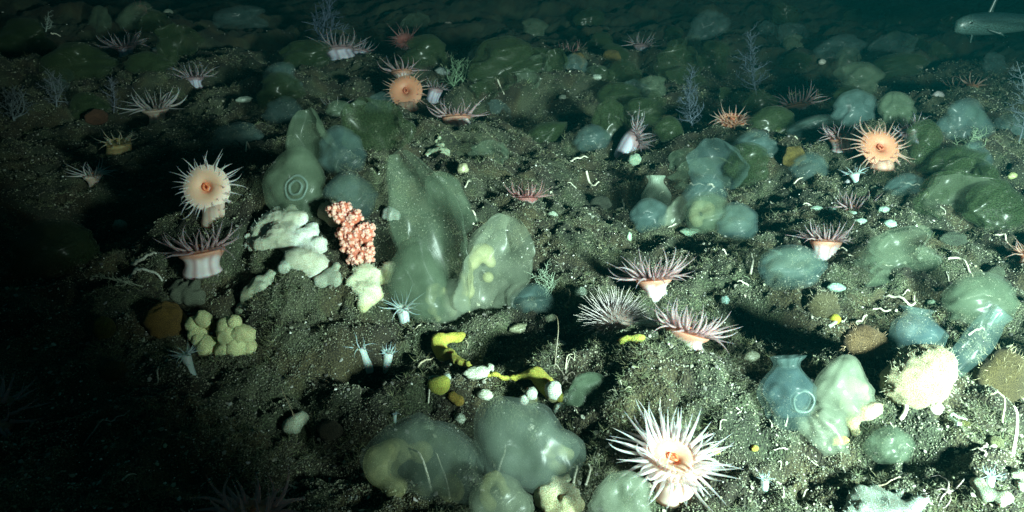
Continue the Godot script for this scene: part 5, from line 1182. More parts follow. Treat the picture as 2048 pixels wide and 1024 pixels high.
	[Vector3(-0.0498, 0.0000, -1.7061), Vector3(0.0115, 0.0505, -0.0252), 0.05123, 0.03055, "fold", "jelly_green", [], "big folded green squirt up left of the deep rose anemone", Vector3(-0.2669, 0.6597, 0.7025)],
	[Vector3(1.1071, 0.0000, -1.5782), Vector3(-0.0046, 0.0387, -0.0193), 0.0284, 0.01572, "leaf", "jelly_moss", [], "small leafy mossy squirt down right of the pearly shell", Vector3(0.0533, 0.6836, 0.7279)],
	[Vector3(-0.0601, 0.0000, -2.5680), Vector3(0.0312, 0.0451, -0.0225), 0.04197, 0.02132, "fold", "jelly_blue", [], "small folded blue squirt down left of the middle orange ball", Vector3(0.3420, 0.6433, 0.6850)],
	[Vector3(0.9852, 0.0000, -4.3900), Vector3(-0.0385, 0.0764, -0.0381), 0.05363, 0.0213, "leaf", "jelly_moss", [], "small leaf shaped mossy squirt up right of the faint grey anemone", Vector3(-0.1528, 0.6765, 0.7204)],
	[Vector3(1.0998, 0.0000, -1.5184), Vector3(-0.0206, 0.0537, -0.0268), 0.03226, 0.01438, "leaf", "jelly_moss", [], "middling leaf shaped mossy squirt down right of the pearly shell", Vector3(0.0119, 0.6845, 0.7289)],
	[Vector3(-0.0971, 0.0000, -2.7013), Vector3(0.0442, 0.0847, -0.0422), 0.07888, 0.03776, "fold", "jelly_moss", [], "big folded mossy squirt right of the round orange anemone", Vector3(-0.0613, 0.6833, 0.7276)],
	[Vector3(1.8895, 0.0000, -4.9894), Vector3(-0.0609, 0.1516, -0.0756), 0.08529, 0.03391, "fold", "jelly_moss", [], "small folded mossy squirt up right of the taller blue sea fan", Vector3(-0.0546, 0.6835, 0.7279)],
	[Vector3(0.7097, 0.0000, -3.0914), Vector3(0.0584, 0.1605, -0.0800), 0.0916, 0.03962, "fold", "jelly_moss", [], "big folded mossy squirt down right of the faint grey anemone", Vector3(-0.4324, 0.6172, 0.6573)],
	[Vector3(1.1598, 0.0000, -1.7552), Vector3(0.0215, 0.1025, -0.0511), 0.06387, 0.03355, "leaf", "jelly_blue", [], "big leafy blue squirt just down right of the pearly shell", Vector3(0.2937, 0.6543, 0.6968)],
	[Vector3(0.0493, 0.0000, -2.6986), Vector3(0.0243, 0.0568, -0.0283), 0.04887, 0.01784, "fold", "jelly_green", [], "small folded green squirt left of the middle orange ball", Vector3(-0.0577, 0.6834, 0.7278)],
	[Vector3(0.0090, 0.0000, -2.8798), Vector3(-0.0259, 0.0517, -0.0258), 0.04906, 0.01957, "fold", "jelly_moss", [], "small folded mossy squirt left of the small dim red anemone", Vector3(0.3401, 0.6437, 0.6855)],
	[Vector3(1.3004, 0.0000, -1.9339), Vector3(-0.0102, 0.0571, -0.0285), 0.0324, 0.01803, "leaf", "jelly_moss", [], "small leafy mossy squirt just below the two small tan anemones", Vector3(0.1802, 0.6733, 0.7170)],
	[Vector3(1.7999, 0.0000, -4.6331), Vector3(-0.0661, 0.1330, -0.0663), 0.0881, 0.04282, "fold", "jelly_blue", [], "middling folded blue squirt up right of the taller blue sea fan", Vector3(-0.1537, 0.6764, 0.7203)],
	[Vector3(0.6334, 0.0000, -1.7997), Vector3(0.0162, 0.0581, -0.0290), 0.03952, 0.02365, "leaf", "jelly_moss", [], "middling leaf shaped mossy squirt just down right of the bushy orange tan anemone", Vector3(-0.3078, 0.6513, 0.6936)],
	[Vector3(0.5393, 0.0000, -2.6954), Vector3(-0.0212, 0.0773, -0.0386), 0.05646, 0.02166, "leaf", "jelly_green", [], "middling leafy green squirt below the faint grey anemone", Vector3(-0.2220, 0.6675, 0.7108)],
	[Vector3(1.6687, 0.0000, -3.5316), Vector3(0.0066, 0.1504, -0.0750), 0.08413, 0.04295, "fold", "jelly_green", [], "middling folded green squirt up right of the anemone on the turquoise foot", Vector3(0.2522, 0.6624, 0.7054)],
	[Vector3(0.4304, 0.0000, -3.0328), Vector3(-0.0236, 0.0557, -0.0278), 0.04409, 0.0161, "fold", "jelly_green", [], "small folded green squirt just below the rightmost orange ball", Vector3(-0.2471, 0.6633, 0.7064)],
	[Vector3(1.4278, 0.0000, -1.9436), Vector3(0.0428, 0.0703, -0.0350), 0.06215, 0.03589, "leaf", "jelly_blue", [], "big leaf shaped blue squirt down right of the two small tan anemones", Vector3(0.2753, 0.6581, 0.7008)],
	[Vector3(2.2768, 0.0000, -4.0463), Vector3(-0.0487, 0.0675, -0.0337), 0.06089, 0.03418, "fold", "jelly_moss", [], "small folded mossy squirt above the pearly shell", Vector3(-0.3629, 0.6379, 0.6793)],
	[Vector3(1.0186, 0.0000, -1.8239), Vector3(-0.0002, 0.0884, -0.0441), 0.05029, 0.02185, "leaf", "jelly_green", [], "middling leaf shaped green squirt just above the small anemone with pale green foot", Vector3(0.2688, 0.6594, 0.7022)],
	[Vector3(2.1742, 0.0000, -3.6931), Vector3(0.0083, 0.0795, -0.0396), 0.06847, 0.03481, "fold", "jelly_moss", [], "small folded mossy squirt up left of the two small tan anemones", Vector3(0.4081, 0.6249, 0.6655)],
	[Vector3(-0.1095, 0.0000, -2.9160), Vector3(-0.0321, 0.1007, -0.0502), 0.06481, 0.03296, "fold", "jelly_blue", [], "middling folded blue squirt left of the small dim red anemone", Vector3(0.4501, 0.6113, 0.6510)],
	[Vector3(0.9615, 0.0000, -3.4526), Vector3(0.0492, 0.1412, -0.0704), 0.07926, 0.04075, "leaf", "jelly_moss", [], "middling leaf shaped mossy squirt left of the taller blue sea fan", Vector3(-0.0313, 0.6842, 0.7286)],
	[Vector3(1.8166, 0.0000, -3.3080), Vector3(0.0150, 0.0608, -0.0303), 0.05546, 0.02456, "fold", "jelly_blue", [], "small folded blue squirt up left of the pearly shell", Vector3(-0.3196, 0.6486, 0.6907)],
	[Vector3(1.2293, 0.0000, -4.3878), Vector3(-0.0790, 0.1403, -0.0700), 0.1044, 0.04384, "leaf", "jelly_blue", [], "middling leaf shaped blue squirt up left of the taller blue sea fan", Vector3(-0.4388, 0.6151, 0.6551)],
	[Vector3(0.5210, 0.0000, -1.7056), Vector3(-0.0074, 0.1211, -0.0604), 0.06884, 0.03413, "fold", "jelly_blue", [], "big folded blue squirt down left of the bushy orange tan anemone", Vector3(-0.1712, 0.6744, 0.7182)],
	[Vector3(0.3748, 0.0000, -2.8505), Vector3(-0.0298, 0.0634, -0.0316), 0.04028, 0.02275, "fold", "jelly_moss", [], "small folded mossy squirt just down left of the rightmost orange ball", Vector3(0.0509, 0.6837, 0.7280)],
	[Vector3(1.6486, 0.0000, -4.7687), Vector3(0.0469, 0.0761, -0.0380), 0.06225, 0.0291, "fold", "jelly_blue", [], "small folded blue squirt above the taller blue sea fan", Vector3(-0.2397, 0.6646, 0.7077)],
	[Vector3(0.9085, 0.0000, -2.7572), Vector3(-0.0202, 0.0578, -0.0288), 0.04506, 0.02421, "fold", "jelly_moss", [], "small folded mossy squirt just above the bushy orange tan anemone", Vector3(0.3324, 0.6456, 0.6875)],
	[Vector3(0.4616, 0.0000, -1.7823), Vector3(-0.0158, 0.0522, -0.0260), 0.04074, 0.023, "fold", "jelly_green", [], "middling folded green squirt up right of the bright bottle squirt", Vector3(-0.2291, 0.6663, 0.7096)],
	[Vector3(0.2510, 0.0000, -2.9050), Vector3(0.0274, 0.0677, -0.0338), 0.05543, 0.03181, "leaf", "jelly_blue", [], "small leafy blue squirt just down left of the middle orange ball", Vector3(0.4306, 0.6178, 0.6579)],
	[Vector3(0.7487, 0.0000, -3.0471), Vector3(0.0101, 0.0748, -0.0373), 0.07338, 0.03382, "fold", "jelly_moss", [], "middling folded mossy squirt just above the upright blue sea fan", Vector3(0.1568, 0.6761, 0.7200)],
	[Vector3(0.6105, 0.0000, -1.6940), Vector3(-0.0190, 0.0984, -0.0491), 0.05794, 0.02285, "leaf", "jelly_moss", [], "big leafy mossy squirt left of the yellow ball", Vector3(-0.4622, 0.6070, 0.6465)],
	[Vector3(1.2412, 0.0000, -2.5461), Vector3(-0.0093, 0.0894, -0.0446), 0.07659, 0.04303, "leaf", "jelly_moss", [], "big leafy mossy squirt above the shaggy pink anemone", Vector3(0.4407, 0.6145, 0.6544)],
	[Vector3(2.9541, 0.0000, -4.9303), Vector3(0.0451, 0.0808, -0.0403), 0.06683, 0.02476, "fold", "jelly_moss", [], "small folded mossy squirt just left of the fish", Vector3(-0.1845, 0.6728, 0.7165)],
	[Vector3(1.5411, 0.0000, -3.9666), Vector3(-0.0184, 0.0748, -0.0373), 0.07516, 0.03028, "fold", "jelly_green", [], "small folded green squirt up right of the taller blue sea fan", Vector3(0.4793, 0.6008, 0.6398)],
	[Vector3(0.5314, 0.0000, -2.6223), Vector3(0.0007, 0.0604, -0.0301), 0.03846, 0.01948, "fold", "jelly_moss", [], "small folded mossy squirt left of the upright blue sea fan", Vector3(0.2791, 0.6573, 0.7000)],
	[Vector3(2.3477, 0.0000, -4.4182), Vector3(-0.0257, 0.0721, -0.0359), 0.05495, 0.02183, "leaf", "jelly_moss", [], "small leaf shaped mossy squirt up left of the pearly shell", Vector3(0.3639, 0.6376, 0.6790)],
	[Vector3(1.4871, 0.0000, -3.7330), Vector3(0.0315, 0.0831, -0.0414), 0.07855, 0.03002, "leaf", "jelly_moss", [], "middling leaf shaped mossy squirt above the anemone on the turquoise foot", Vector3(-0.2864, 0.6559, 0.6984)],
	[Vector3(2.7252, 0.0000, -5.1818), Vector3(0.0386, 0.1295, -0.0646), 0.08642, 0.04448, "fold", "jelly_moss", [], "small folded mossy squirt left of the fish", Vector3(-0.1156, 0.6799, 0.7241)],
	[Vector3(-0.1096, 0.0000, -2.6336), Vector3(0.0191, 0.0681, -0.0340), 0.04121, 0.02204, "fold", "jelly_moss", [], "small folded mossy squirt right of the round orange anemone", Vector3(0.0319, 0.6842, 0.7286)],
	[Vector3(1.1032, 0.0000, -1.5138), Vector3(-0.0175, 0.0643, -0.0320), 0.03746, 0.01695, "leaf", "jelly_moss", [], "middling leafy mossy squirt down right of the pearly shell", Vector3(0.0960, 0.6814, 0.7256)],
	[Vector3(1.2970, 0.0000, -2.6242), Vector3(0.0217, 0.1137, -0.0567), 0.07432, 0.04422, "leaf", "jelly_green", [], "middling leafy green squirt above the shaggy pink anemone", Vector3(-0.3133, 0.6501, 0.6923)],
	[Vector3(1.9764, 0.0000, -3.7157), Vector3(-0.0329, 0.1181, -0.0589), 0.1025, 0.05847, "fold", "jelly_blue", [], "middling folded blue squirt up left of the pearly shell", Vector3(-0.4739, 0.6028, 0.6419)],
	[Vector3(0.8436, 0.0000, -3.6392), Vector3(-0.0128, 0.0902, -0.0450), 0.05519, 0.02436, "fold", "jelly_moss", [], "small folded mossy squirt right of the faint grey anemone", Vector3(-0.2582, 0.6613, 0.7043)],
	[Vector3(0.1302, 0.0000, -4.4776), Vector3(0.0088, 0.1182, -0.0590), 0.08091, 0.02988, "leaf", "jelly_green", [], "small leaf shaped green squirt up left of the small dim red anemone", Vector3(-0.1401, 0.6778, 0.7218)],
	[Vector3(1.0471, 0.0000, -1.5089), Vector3(0.0086, 0.0802, -0.0400), 0.04613, 0.02494, "fold", "jelly_moss", [], "big folded mossy squirt down right of the small anemone with pale green foot", Vector3(-0.4970, 0.5940, 0.6326)],
	[Vector3(0.3512, 0.0000, -2.9321), Vector3(-0.0012, 0.0689, -0.0343), 0.0482, 0.0253, "leaf", "jelly_green", [], "small leaf shaped green squirt just down left of the rightmost orange ball", Vector3(-0.2046, 0.6701, 0.7136)],
	[Vector3(0.4603, 0.0000, -3.9088), Vector3(0.0468, 0.1260, -0.0628), 0.07637, 0.04462, "leaf", "jelly_moss", [], "middling leafy mossy squirt just up right of the small dim red anemone", Vector3(0.2979, 0.6535, 0.6959)],
	[Vector3(2.4857, 0.0000, -5.3216), Vector3(-0.0411, 0.0982, -0.0490), 0.06168, 0.03594, "fold", "jelly_moss", [], "small folded mossy squirt up right of the anemone on the turquoise foot", Vector3(-0.3402, 0.6437, 0.6855)],
	[Vector3(1.1481, 0.0000, -1.6537), Vector3(-0.0033, 0.0654, -0.0326), 0.05155, 0.02751, "leaf", "jelly_blue", [], "big leaf shaped blue squirt down right of the pearly shell", Vector3(0.4624, 0.6070, 0.6464)],
	[Vector3(1.1186, 0.0000, -4.0219), Vector3(-0.0265, 0.0648, -0.0323), 0.05086, 0.01833, "leaf", "jelly_moss", [], "small leafy mossy squirt up left of the taller blue sea fan", Vector3(0.1534, 0.6764, 0.7203)],
	[Vector3(2.1439, 0.0000, -3.1745), Vector3(0.0166, 0.0867, -0.0432), 0.05668, 0.02862, "leaf", "jelly_blue", [], "small leaf shaped blue squirt just up right of the two small tan anemones", Vector3(0.2994, 0.6531, 0.6955)],
	[Vector3(0.8400, 0.0000, -2.7728), Vector3(0.0332, 0.0521, -0.0260), 0.04825, 0.02497, "fold", "jelly_moss", [], "small folded mossy squirt just right of the upright blue sea fan", Vector3(0.4219, 0.6206, 0.6609)],
	[Vector3(-0.1072, 0.0000, -3.0451), Vector3(-0.0447, 0.1146, -0.0571), 0.06481, 0.02858, "leaf", "jelly_moss", [], "middling leafy mossy squirt left of the small dim red anemone", Vector3(-0.3883, 0.6308, 0.6718)],
	[Vector3(-0.5532, 0.0000, -2.2158), Vector3(0.0061, 0.0597, -0.0298), 0.0454, 0.01679, "leaf", "jelly_green", [], "middling leaf shaped green squirt below the dim mauve anemone", Vector3(0.4935, 0.5954, 0.6340)],
	[Vector3(-1.9902, 0.0000, -3.9779), Vector3(-0.0394, 0.1264, -0.0630), 0.09884, 0.05457, "leaf", "jelly_green", [], "middling leafy green squirt just up right of the grey bushy anemone", Vector3(0.2688, 0.6593, 0.7021)],
	[Vector3(-0.7830, 0.0000, -2.3672), Vector3(-0.0194, 0.1035, -0.0516), 0.07274, 0.04111, "leaf", "jelly_moss", [], "big leaf shaped mossy squirt down left of the dim mauve anemone", Vector3(0.0333, 0.6842, 0.7286)],
	[Vector3(-0.4333, 0.0000, -2.2317), Vector3(0.0286, 0.0811, -0.0404), 0.0484, 0.02495, "fold", "jelly_blue", [], "middling folded blue squirt just left of the round orange anemone", Vector3(-0.3437, 0.6428, 0.6846)],
	[Vector3(-1.3688, 0.0000, -2.8387), Vector3(-0.0196, 0.1009, -0.0503), 0.05784, 0.02712, "leaf", "jelly_moss", [], "middling leaf shaped mossy squirt just up left of the fluffy greyish anemone", Vector3(-0.4654, 0.6059, 0.6452)],
	[Vector3(-1.4889, 0.0000, -2.4149), Vector3(-0.0175, 0.0957, -0.0477), 0.06455, 0.02653, "leaf", "jelly_moss", [], "middling leafy mossy squirt down left of the grey bushy anemone", Vector3(-0.0711, 0.6828, 0.7271)],
	[Vector3(0.9102, 0.0000, -2.5348), Vector3(-0.0069, 0.0906, -0.0452), 0.05711, 0.02025, "fold", "jelly_moss", [], "middling folded mossy squirt just up right of the bushy orange tan anemone", Vector3(0.0089, 0.6845, 0.7289)],
	[Vector3(-2.2273, 0.0000, -3.9811), Vector3(-0.0441, 0.1336, -0.0666), 0.07518, 0.02801, "leaf", "jelly_green", [], "middling leaf shaped green squirt just up left of the grey bushy anemone", Vector3(-0.4957, 0.5945, 0.6331)],
	[Vector3(0.5004, 0.0000, -2.9457), Vector3(-0.0592, 0.0966, -0.0482), 0.08305, 0.03577, "leaf", "jelly_moss", [], "middling leaf shaped mossy squirt just right of the rightmost orange ball", Vector3(0.4242, 0.6199, 0.6601)],
	[Vector3(0.3951, 0.0000, -2.5623), Vector3(-0.0059, 0.1041, -0.0519), 0.08225, 0.0409, "leaf", "jelly_moss", [], "big leaf shaped mossy squirt just below the rightmost orange ball", Vector3(0.3255, 0.6473, 0.6893)],
	[Vector3(0.1119, 0.0000, -2.7886), Vector3(-0.0070, 0.0715, -0.0357), 0.0589, 0.02786, "fold", "jelly_green", [], "middling folded green squirt left of the middle orange ball", Vector3(-0.4777, 0.6014, 0.6404)],
	[Vector3(-0.6246, 0.0000, -4.8511), Vector3(-0.0162, 0.1235, -0.0616), 0.08553, 0.03363, "fold", "jelly_green", [], "small folded green squirt above the round orange anemone", Vector3(-0.1286, 0.6789, 0.7229)],
	[Vector3(-1.7620, 0.0000, -2.7807), Vector3(0.0252, 0.0411, -0.0205), 0.03683, 0.01775, "leaf", "jelly_blue", [], "small leafy blue squirt left of the grey bushy anemone", Vector3(-0.2971, 0.6536, 0.6961)],
	[Vector3(-0.8407, 0.0000, -2.6116), Vector3(-0.0440, 0.1008, -0.0503), 0.06785, 0.0378, "leaf", "jelly_blue", [], "middling leaf shaped blue squirt left of the dim mauve anemone", Vector3(-0.1818, 0.6731, 0.7168)],
	[Vector3(0.9659, 0.0000, -3.9095), Vector3(0.0211, 0.1102, -0.0550), 0.06508, 0.03143, "fold", "jelly_green", [], "small folded green squirt right of the faint grey anemone", Vector3(0.4269, 0.6190, 0.6592)],
	[Vector3(-1.7043, 0.0000, -2.6393), Vector3(-0.0111, 0.0513, -0.0256), 0.04827, 0.02749, "fold", "jelly_blue", [], "small folded blue squirt down left of the grey bushy anemone", Vector3(0.0307, 0.6842, 0.7286)],
	[Vector3(-1.8690, 0.0000, -3.8333), Vector3(0.0043, 0.1242, -0.0619), 0.07704, 0.04249, "fold", "jelly_moss", [], "middling folded mossy squirt up right of the grey bushy anemone", Vector3(0.1717, 0.6744, 0.7181)],
	[Vector3(-1.5437, 0.0000, -3.3104), Vector3(0.0037, 0.1479, -0.0737), 0.09046, 0.04127, "fold", "jelly_moss", [], "middling folded mossy squirt up left of the fluffy greyish anemone", Vector3(0.4623, 0.6070, 0.6464)],
	[Vector3(0.4780, 0.0000, -2.6776), Vector3(-0.0326, 0.0812, -0.0405), 0.05927, 0.03015, "fold", "jelly_blue", [], "middling folded blue squirt just down right of the rightmost orange ball", Vector3(0.2130, 0.6688, 0.7122)],
	[Vector3(1.0402, 0.0000, -1.8315), Vector3(0.0017, 0.0518, -0.0258), 0.03364, 0.01347, "fold", "jelly_moss", [], "small folded mossy squirt just above the small anemone with pale green foot", Vector3(-0.2490, 0.6630, 0.7060)],
]

var ANEMONES := [
	[Vector3(0.2571, 0.0000, -1.0938), Vector3(-0.0063, 0.0256, -0.0127), Vector3(-0.0796, 0.9132, -0.3997), 0.03393, 0.01866, 0.05893, 52, "pink", 0.35, "pink anemone with white striped foot, its spiky shadow lying beside it on the left", 1],
	[Vector3(0.2659, 0.0000, -0.8680), Vector3(-0.0052, 0.0264, -0.0131), Vector3(0.2693, 0.8823, -0.3861), 0.03388, 0.01863, 0.04713, 56, "pink", 0.3, "pink anemone with white foot leaning right, beside the bristly purple urchin", 1],
	[Vector3(0.1973, 0.0000, -0.6329), Vector3(-0.0042, 0.0285, -0.0142), Vector3(0.0957, 0.9839, 0.1509), 0.03608, 0.02526, 0.05172, 90, "cream", 0.62, "largest anemone, glaring cream white with long pale tentacles, at the bottom edge", 1],
	[Vector3(0.6079, 0.0000, -1.2311), Vector3(0.0049, 0.0261, -0.0130), Vector3(0.0499, 0.9150, -0.4005), 0.0301, 0.02107, 0.04467, 42, "pink", 0.3, "pale pink anemone with striped white foot ringed by small turquoise shells", 1],
	[Vector3(0.0291, 0.0000, -1.4620), Vector3(0.0000, 0.0190, -0.0095), Vector3(0.0000, 0.9161, -0.4010), 0.03021, 0.01662, 0.04699, 34, "rose", 0.3, "small deep rose anemone with white foot, alone on dark silt above the big squirts", 1],
	[Vector3(-0.1595, 0.0000, -2.2134), Vector3(-0.0209, 0.0288, -0.0144), Vector3(-0.0499, 0.9150, -0.4005), 0.04833, 0.03141, 0.07732, 34, "pink", 0.32, "dim pink anemone with white striped foot just right of the round orange one", 1],
	[Vector3(1.0798, 0.0000, -2.5825), Vector3(-0.0204, 0.0299, -0.0149), Vector3(-0.0994, 0.9116, -0.3990), 0.0501, 0.02755, 0.07793, 32, "pink", 0.3, "pink anemone perched on a turquoise foot at the right, behind the yellow ball", 1],
	[Vector3(-0.8035, 0.0000, -3.3957), Vector3(-0.0143, 0.0319, -0.0159), Vector3(-0.0994, 0.9116, -0.3990), 0.07132, 0.05349, 0.1141, 32, "violet", 0.34, "dim mauve anemone with white foot at upper left of centre, twin of a bluish one", 1],
	[Vector3(-0.7550, 0.0000, -3.6082), Vector3(-0.0050, 0.0293, -0.0146), Vector3(0.1959, 0.8984, -0.3932), 0.04781, 0.03586, 0.08556, 26, "violet", 0.3, "smaller bluish anemone touching the dim mauve one with the white foot", 1],
	[Vector3(-0.5562, 0.0000, -1.1202), Vector3(-0.0018, 0.0297, -0.0148), Vector3(-0.1227, 0.9604, -0.2504), 0.04127, 0.02889, 0.05024, 54, "pink", 0.32, "pink anemone with wide open cup and striped foot on the left end of the mound", 1],
	[Vector3(-0.5684, 0.0000, -1.2379), Vector3(-0.0172, 0.0522, -0.0260), Vector3(0.0199, 0.5495, 0.8352), 0.04401, 0.02201, 0.04019, 50, "cream", 0.95, "pale round anemone facing the viewer, orange centre, against black water on the left", 1],
	[Vector3(-1.0719, 0.0000, -1.6983), Vector3(-0.0064, 0.0230, -0.0115), Vector3(0.0000, 0.9966, -0.0819), 0.02442, 0.01343, 0.04884, 26, "cream", 0.35, "small dim cream anemone in the dark, left of the pale round one", 1],
	[Vector3(-1.2628, 0.0000, -2.4645), Vector3(-0.0107, 0.0366, -0.0183), Vector3(-0.0464, 0.9956, -0.0818), 0.04802, 0.02641, 0.08893, 36, "cream", 0.35, "cream anemone with long straight tentacles above the dark hollow on the left", 1],
	[Vector3(-1.2121, 0.0000, -2.7089), Vector3(-0.0058, 0.0309, -0.0154), Vector3(0.0000, 0.9854, -0.1702), 0.03644, 0.02004, 0.08055, 32, "violet", 0.35, "fluffy greyish pink anemone between the cream one and the dark mound, upper left", 1],
	[Vector3(0.6809, 0.0000, -2.0843), Vector3(-0.0106, 0.0272, -0.0136), Vector3(-0.0995, 0.9788, 0.1791), 0.04104, 0.02257, 0.04256, 44, "orange", 0.55, "bushy orange tan anemone with short crowded tentacles right of the blue sea fan", 1],
	[Vector3(0.3435, 0.0000, -2.0096), Vector3(0.0372, 0.0439, -0.0219), Vector3(0.8790, 0.4392, 0.1855), 0.03718, 0.03532, 0.06841, 40, "violet", 0.35, "anemone lying on its side, smooth grey foot left, pink tentacles combed right", 1],
	[Vector3(0.8599, 0.0000, -1.7643), Vector3(-0.0039, 0.0279, -0.0139), Vector3(-0.0989, 0.9951, 0.0011), 0.03252, 0.02277, 0.04163, 44, "pink", 0.45, "shaggy pink anemone up left of the wide open round one on the right", 1],
	[Vector3(0.8971, 0.0000, -1.6247), Vector3(-0.0049, 0.0337, -0.0168), Vector3(0.0000, 0.6845, 0.7290), 0.04619, 0.02541, 0.05106, 46, "orange", 0.92, "wide open round pink anemone facing the viewer on the right, orange disc", 1],
	[Vector3(0.7737, 0.0000, -1.4640), Vector3(0.0000, 0.0141, -0.0070), Vector3(0.0000, 0.9921, -0.1255), 0.02812, 0.01968, 0.04498, 36, "pink", 0.4, "low pink anemone with cream foot just above the ring of turquoise shells", 1],
	[Vector3(1.0100, 0.0000, -1.7145), Vector3(-0.0152, 0.0249, -0.0124), Vector3(-0.4660, 0.8800, -0.0916), 0.02399, 0.01319, 0.03914, 26, "violet", 0.32, "small pink anemone with pale green foot, right of the wide open round one", 1],
	[Vector3(-0.3094, 0.0000, -2.6965), Vector3(0.0155, 0.0415, -0.0207), Vector3(0.1455, 0.9548, -0.2592), 0.029, 0.0232, 0.05221, 20, "violet", 0.35, "small anemone on a narrow white foot right of the round orange one", 1],
	[Vector3(-0.4482, 0.0000, -2.9129), Vector3(-0.0062, 0.0294, -0.0147), Vector3(-0.0499, 0.9150, -0.4005), 0.04317, 0.02375, 0.08223, 26, "pink", 0.38, "dim pink anemone with long tentacles just above the round orange one", 1],
	[Vector3(-0.3861, 0.0000, -2.5538), Vector3(-0.0037, 0.0526, -0.0262), Vector3(0.0000, 0.6130, 0.7900), 0.06067, 0.03337, 0.04964, 46, "orange", 0.95, "round orange anemone facing the viewer with short even rays, upper centre", 1],
	[Vector3(-0.6042, 0.0000, -4.1337), Vector3(-0.0086, 0.0487, -0.0243), Vector3(0.0000, 0.8247, 0.5656), 0.06013, 0.03307, 0.08877, 34, "rose", 0.7, "dim reddish anemone in the dark, topmost above the round orange one", 1],
	[Vector3(0.3102, 0.0000, -3.6869), Vector3(-0.0051, 0.0367, -0.0183), Vector3(0.0000, 0.9990, -0.0443), 0.04358, 0.02397, 0.08459, 30, "rose", 0.42, "small dim red anemone above the row of three orange balls", 1],
	[Vector3(0.6666, 0.0000, -3.6340), Vector3(-0.0126, 0.0316, -0.0158), Vector3(0.0976, 0.9605, -0.2608), 0.04293, 0.02361, 0.08585, 24, "violet", 0.35, "faint grey anemone at the top, right of the small dim red one", 1],
	[Vector3(-1.8538, 0.0000, -3.4560), Vector3(-0.0120, 0.0430, -0.0214), Vector3(-0.1010, 0.9939, -0.0440), 0.05523, 0.03038, 0.09125, 38, "violet", 0.45, "faint grey bushy anemone near the top left corner", 1],
	[Vector3(1.9164, 0.0000, -3.0046), Vector3(-0.0085, 0.0229, -0.0114), Vector3(0.0953, 0.9809, -0.1694), 0.02561, 0.02817, 0.05975, 18, "orange", 0.35, "left of two small tan anemones on round bodies, below the fish", 1],
	[Vector3(1.9448, 0.0000, -2.9525), Vector3(-0.0084, 0.0225, -0.0112), Vector3(0.1881, 0.9678, -0.1672), 0.02515, 0.02515, 0.06287, 18, "orange", 0.35, "right of two small tan anemones on round bodies, below the fish", 1],
	[Vector3(0.9822, 0.0000, -1.1985), Vector3(0.0038, 0.0137, -0.0068), Vector3(-0.1881, 0.9678, -0.1672), 0.0172, 0.009459, 0.03822, 26, "orange", 0.4, "tan anemone cut by the right edge, tentacles reaching in", 1],
	[Vector3(-0.6322, 0.0000, -2.4764), Vector3(-0.0071, 0.0191, -0.0095), Vector3(0.0000, 0.9651, -0.2620), 0.02131, 0.01172, 0.06038, 14, "cream", 0.3, "thin pale anemone with few tentacles behind the green squirts, left of centre", 1],
	[Vector3(-2.2887, 0.0000, -4.5188), Vector3(-0.0061, 0.0439, -0.0219), Vector3(0.0000, 0.8247, 0.5656), 0.05209, 0.02865, 0.05515, 28, "rose", 0.8, "faint pink anemone cut by the top edge on the left", 1],
	[Vector3(-0.2907, 0.0000, -0.5607), Vector3(0.0000, 0.0301, -0.0150), Vector3(0.0499, 0.9150, -0.4005), 0.03137, 0.01725, 0.05154, 30, "pink", 0.3, "anemone at the bottom left edge, only its raised tentacles in frame", 1.3],
	[Vector3(-0.7128, 0.0000, -0.7433), Vector3(0.0100, 0.0209, -0.0104), Vector3(0.2798, 0.9591, 0.0428), 0.03734, 0.02054, 0.05735, 30, "pink", 0.6, "anemone cut by the left edge in the dark lower left", 1],
	[Vector3(-1.1607, 0.0000, -1.9903), Vector3(-0.0015, 0.0356, -0.0177), Vector3(0.0000, 0.9990, 0.0446), 0.03388, 0.03388, 0.04419, 22, "yellow", 0.4, "yellowish round anemone in the dark hollow, upper left", 1],
	[Vector3(0.8333, 0.0000, -1.5988), Vector3(-0.0072, 0.0172, -0.0086), Vector3(-0.0994, 0.9116, -0.3990), 0.01204, 0.006623, 0.0289, 16, "white", 0.4, "tiny bluish white anemone under the wide open round one on the right", 1],
	[Vector3(-0.1810, 0.0000, -1.0174), Vector3(-0.0051, 0.0257, -0.0128), Vector3(0.0185, 0.9920, 0.1251), 0.011, 0.008798, 0.03553, 26, "white", 0.62, "spidery white anemone with thin long arms in front of the big green squirts", 1.3],
	[Vector3(-0.4792, 0.0000, -0.8637), Vector3(-0.0090, 0.0240, -0.0120), Vector3(-0.1125, 0.9858, -0.1247), 0.007464, 0.005971, 0.02538, 20, "white", 0.62, "thin white anemone below the orange ball on the left", 1.5],
	[Vector3(-0.2306, 0.0000, -0.9336), Vector3(-0.0129, 0.0260, -0.0129), Vector3(-0.2329, 0.9583, -0.1655), 0.008061, 0.007255, 0.02902, 16, "white", 0.5, "thin bluish white anemone leaning left beside the black pit", 1.5],
	[Vector3(0.2978, 0.0000, -0.6155), Vector3(0.0000, 0.0147, -0.0074), Vector3(0.0000, 0.9966, -0.0819), 0.004709, 0.004238, 0.01059, 18, "white", 0.45, "tiny glowing white anemone right of the largest cream anemone", 1.4],
	[Vector3(0.5317, 0.0000, -0.5828), Vector3(0.0011, 0.0140, -0.0070), Vector3(0.0464, 0.9956, -0.0818), 0.004459, 0.004013, 0.01226, 18, "white", 0.45, "tiny glowing white anemone in the bottom right corner", 1.4],
	[Vector3(-0.1657, 0.0000, -0.7827), Vector3(0.0007, 0.0101, -0.0050), Vector3(0.0953, 0.9809, -0.1694), 0.002821, 0.002539, 0.007052, 10, "white", 0.4, "minute white anemone on bare silt above the yellowish lying squirt", 1.4],
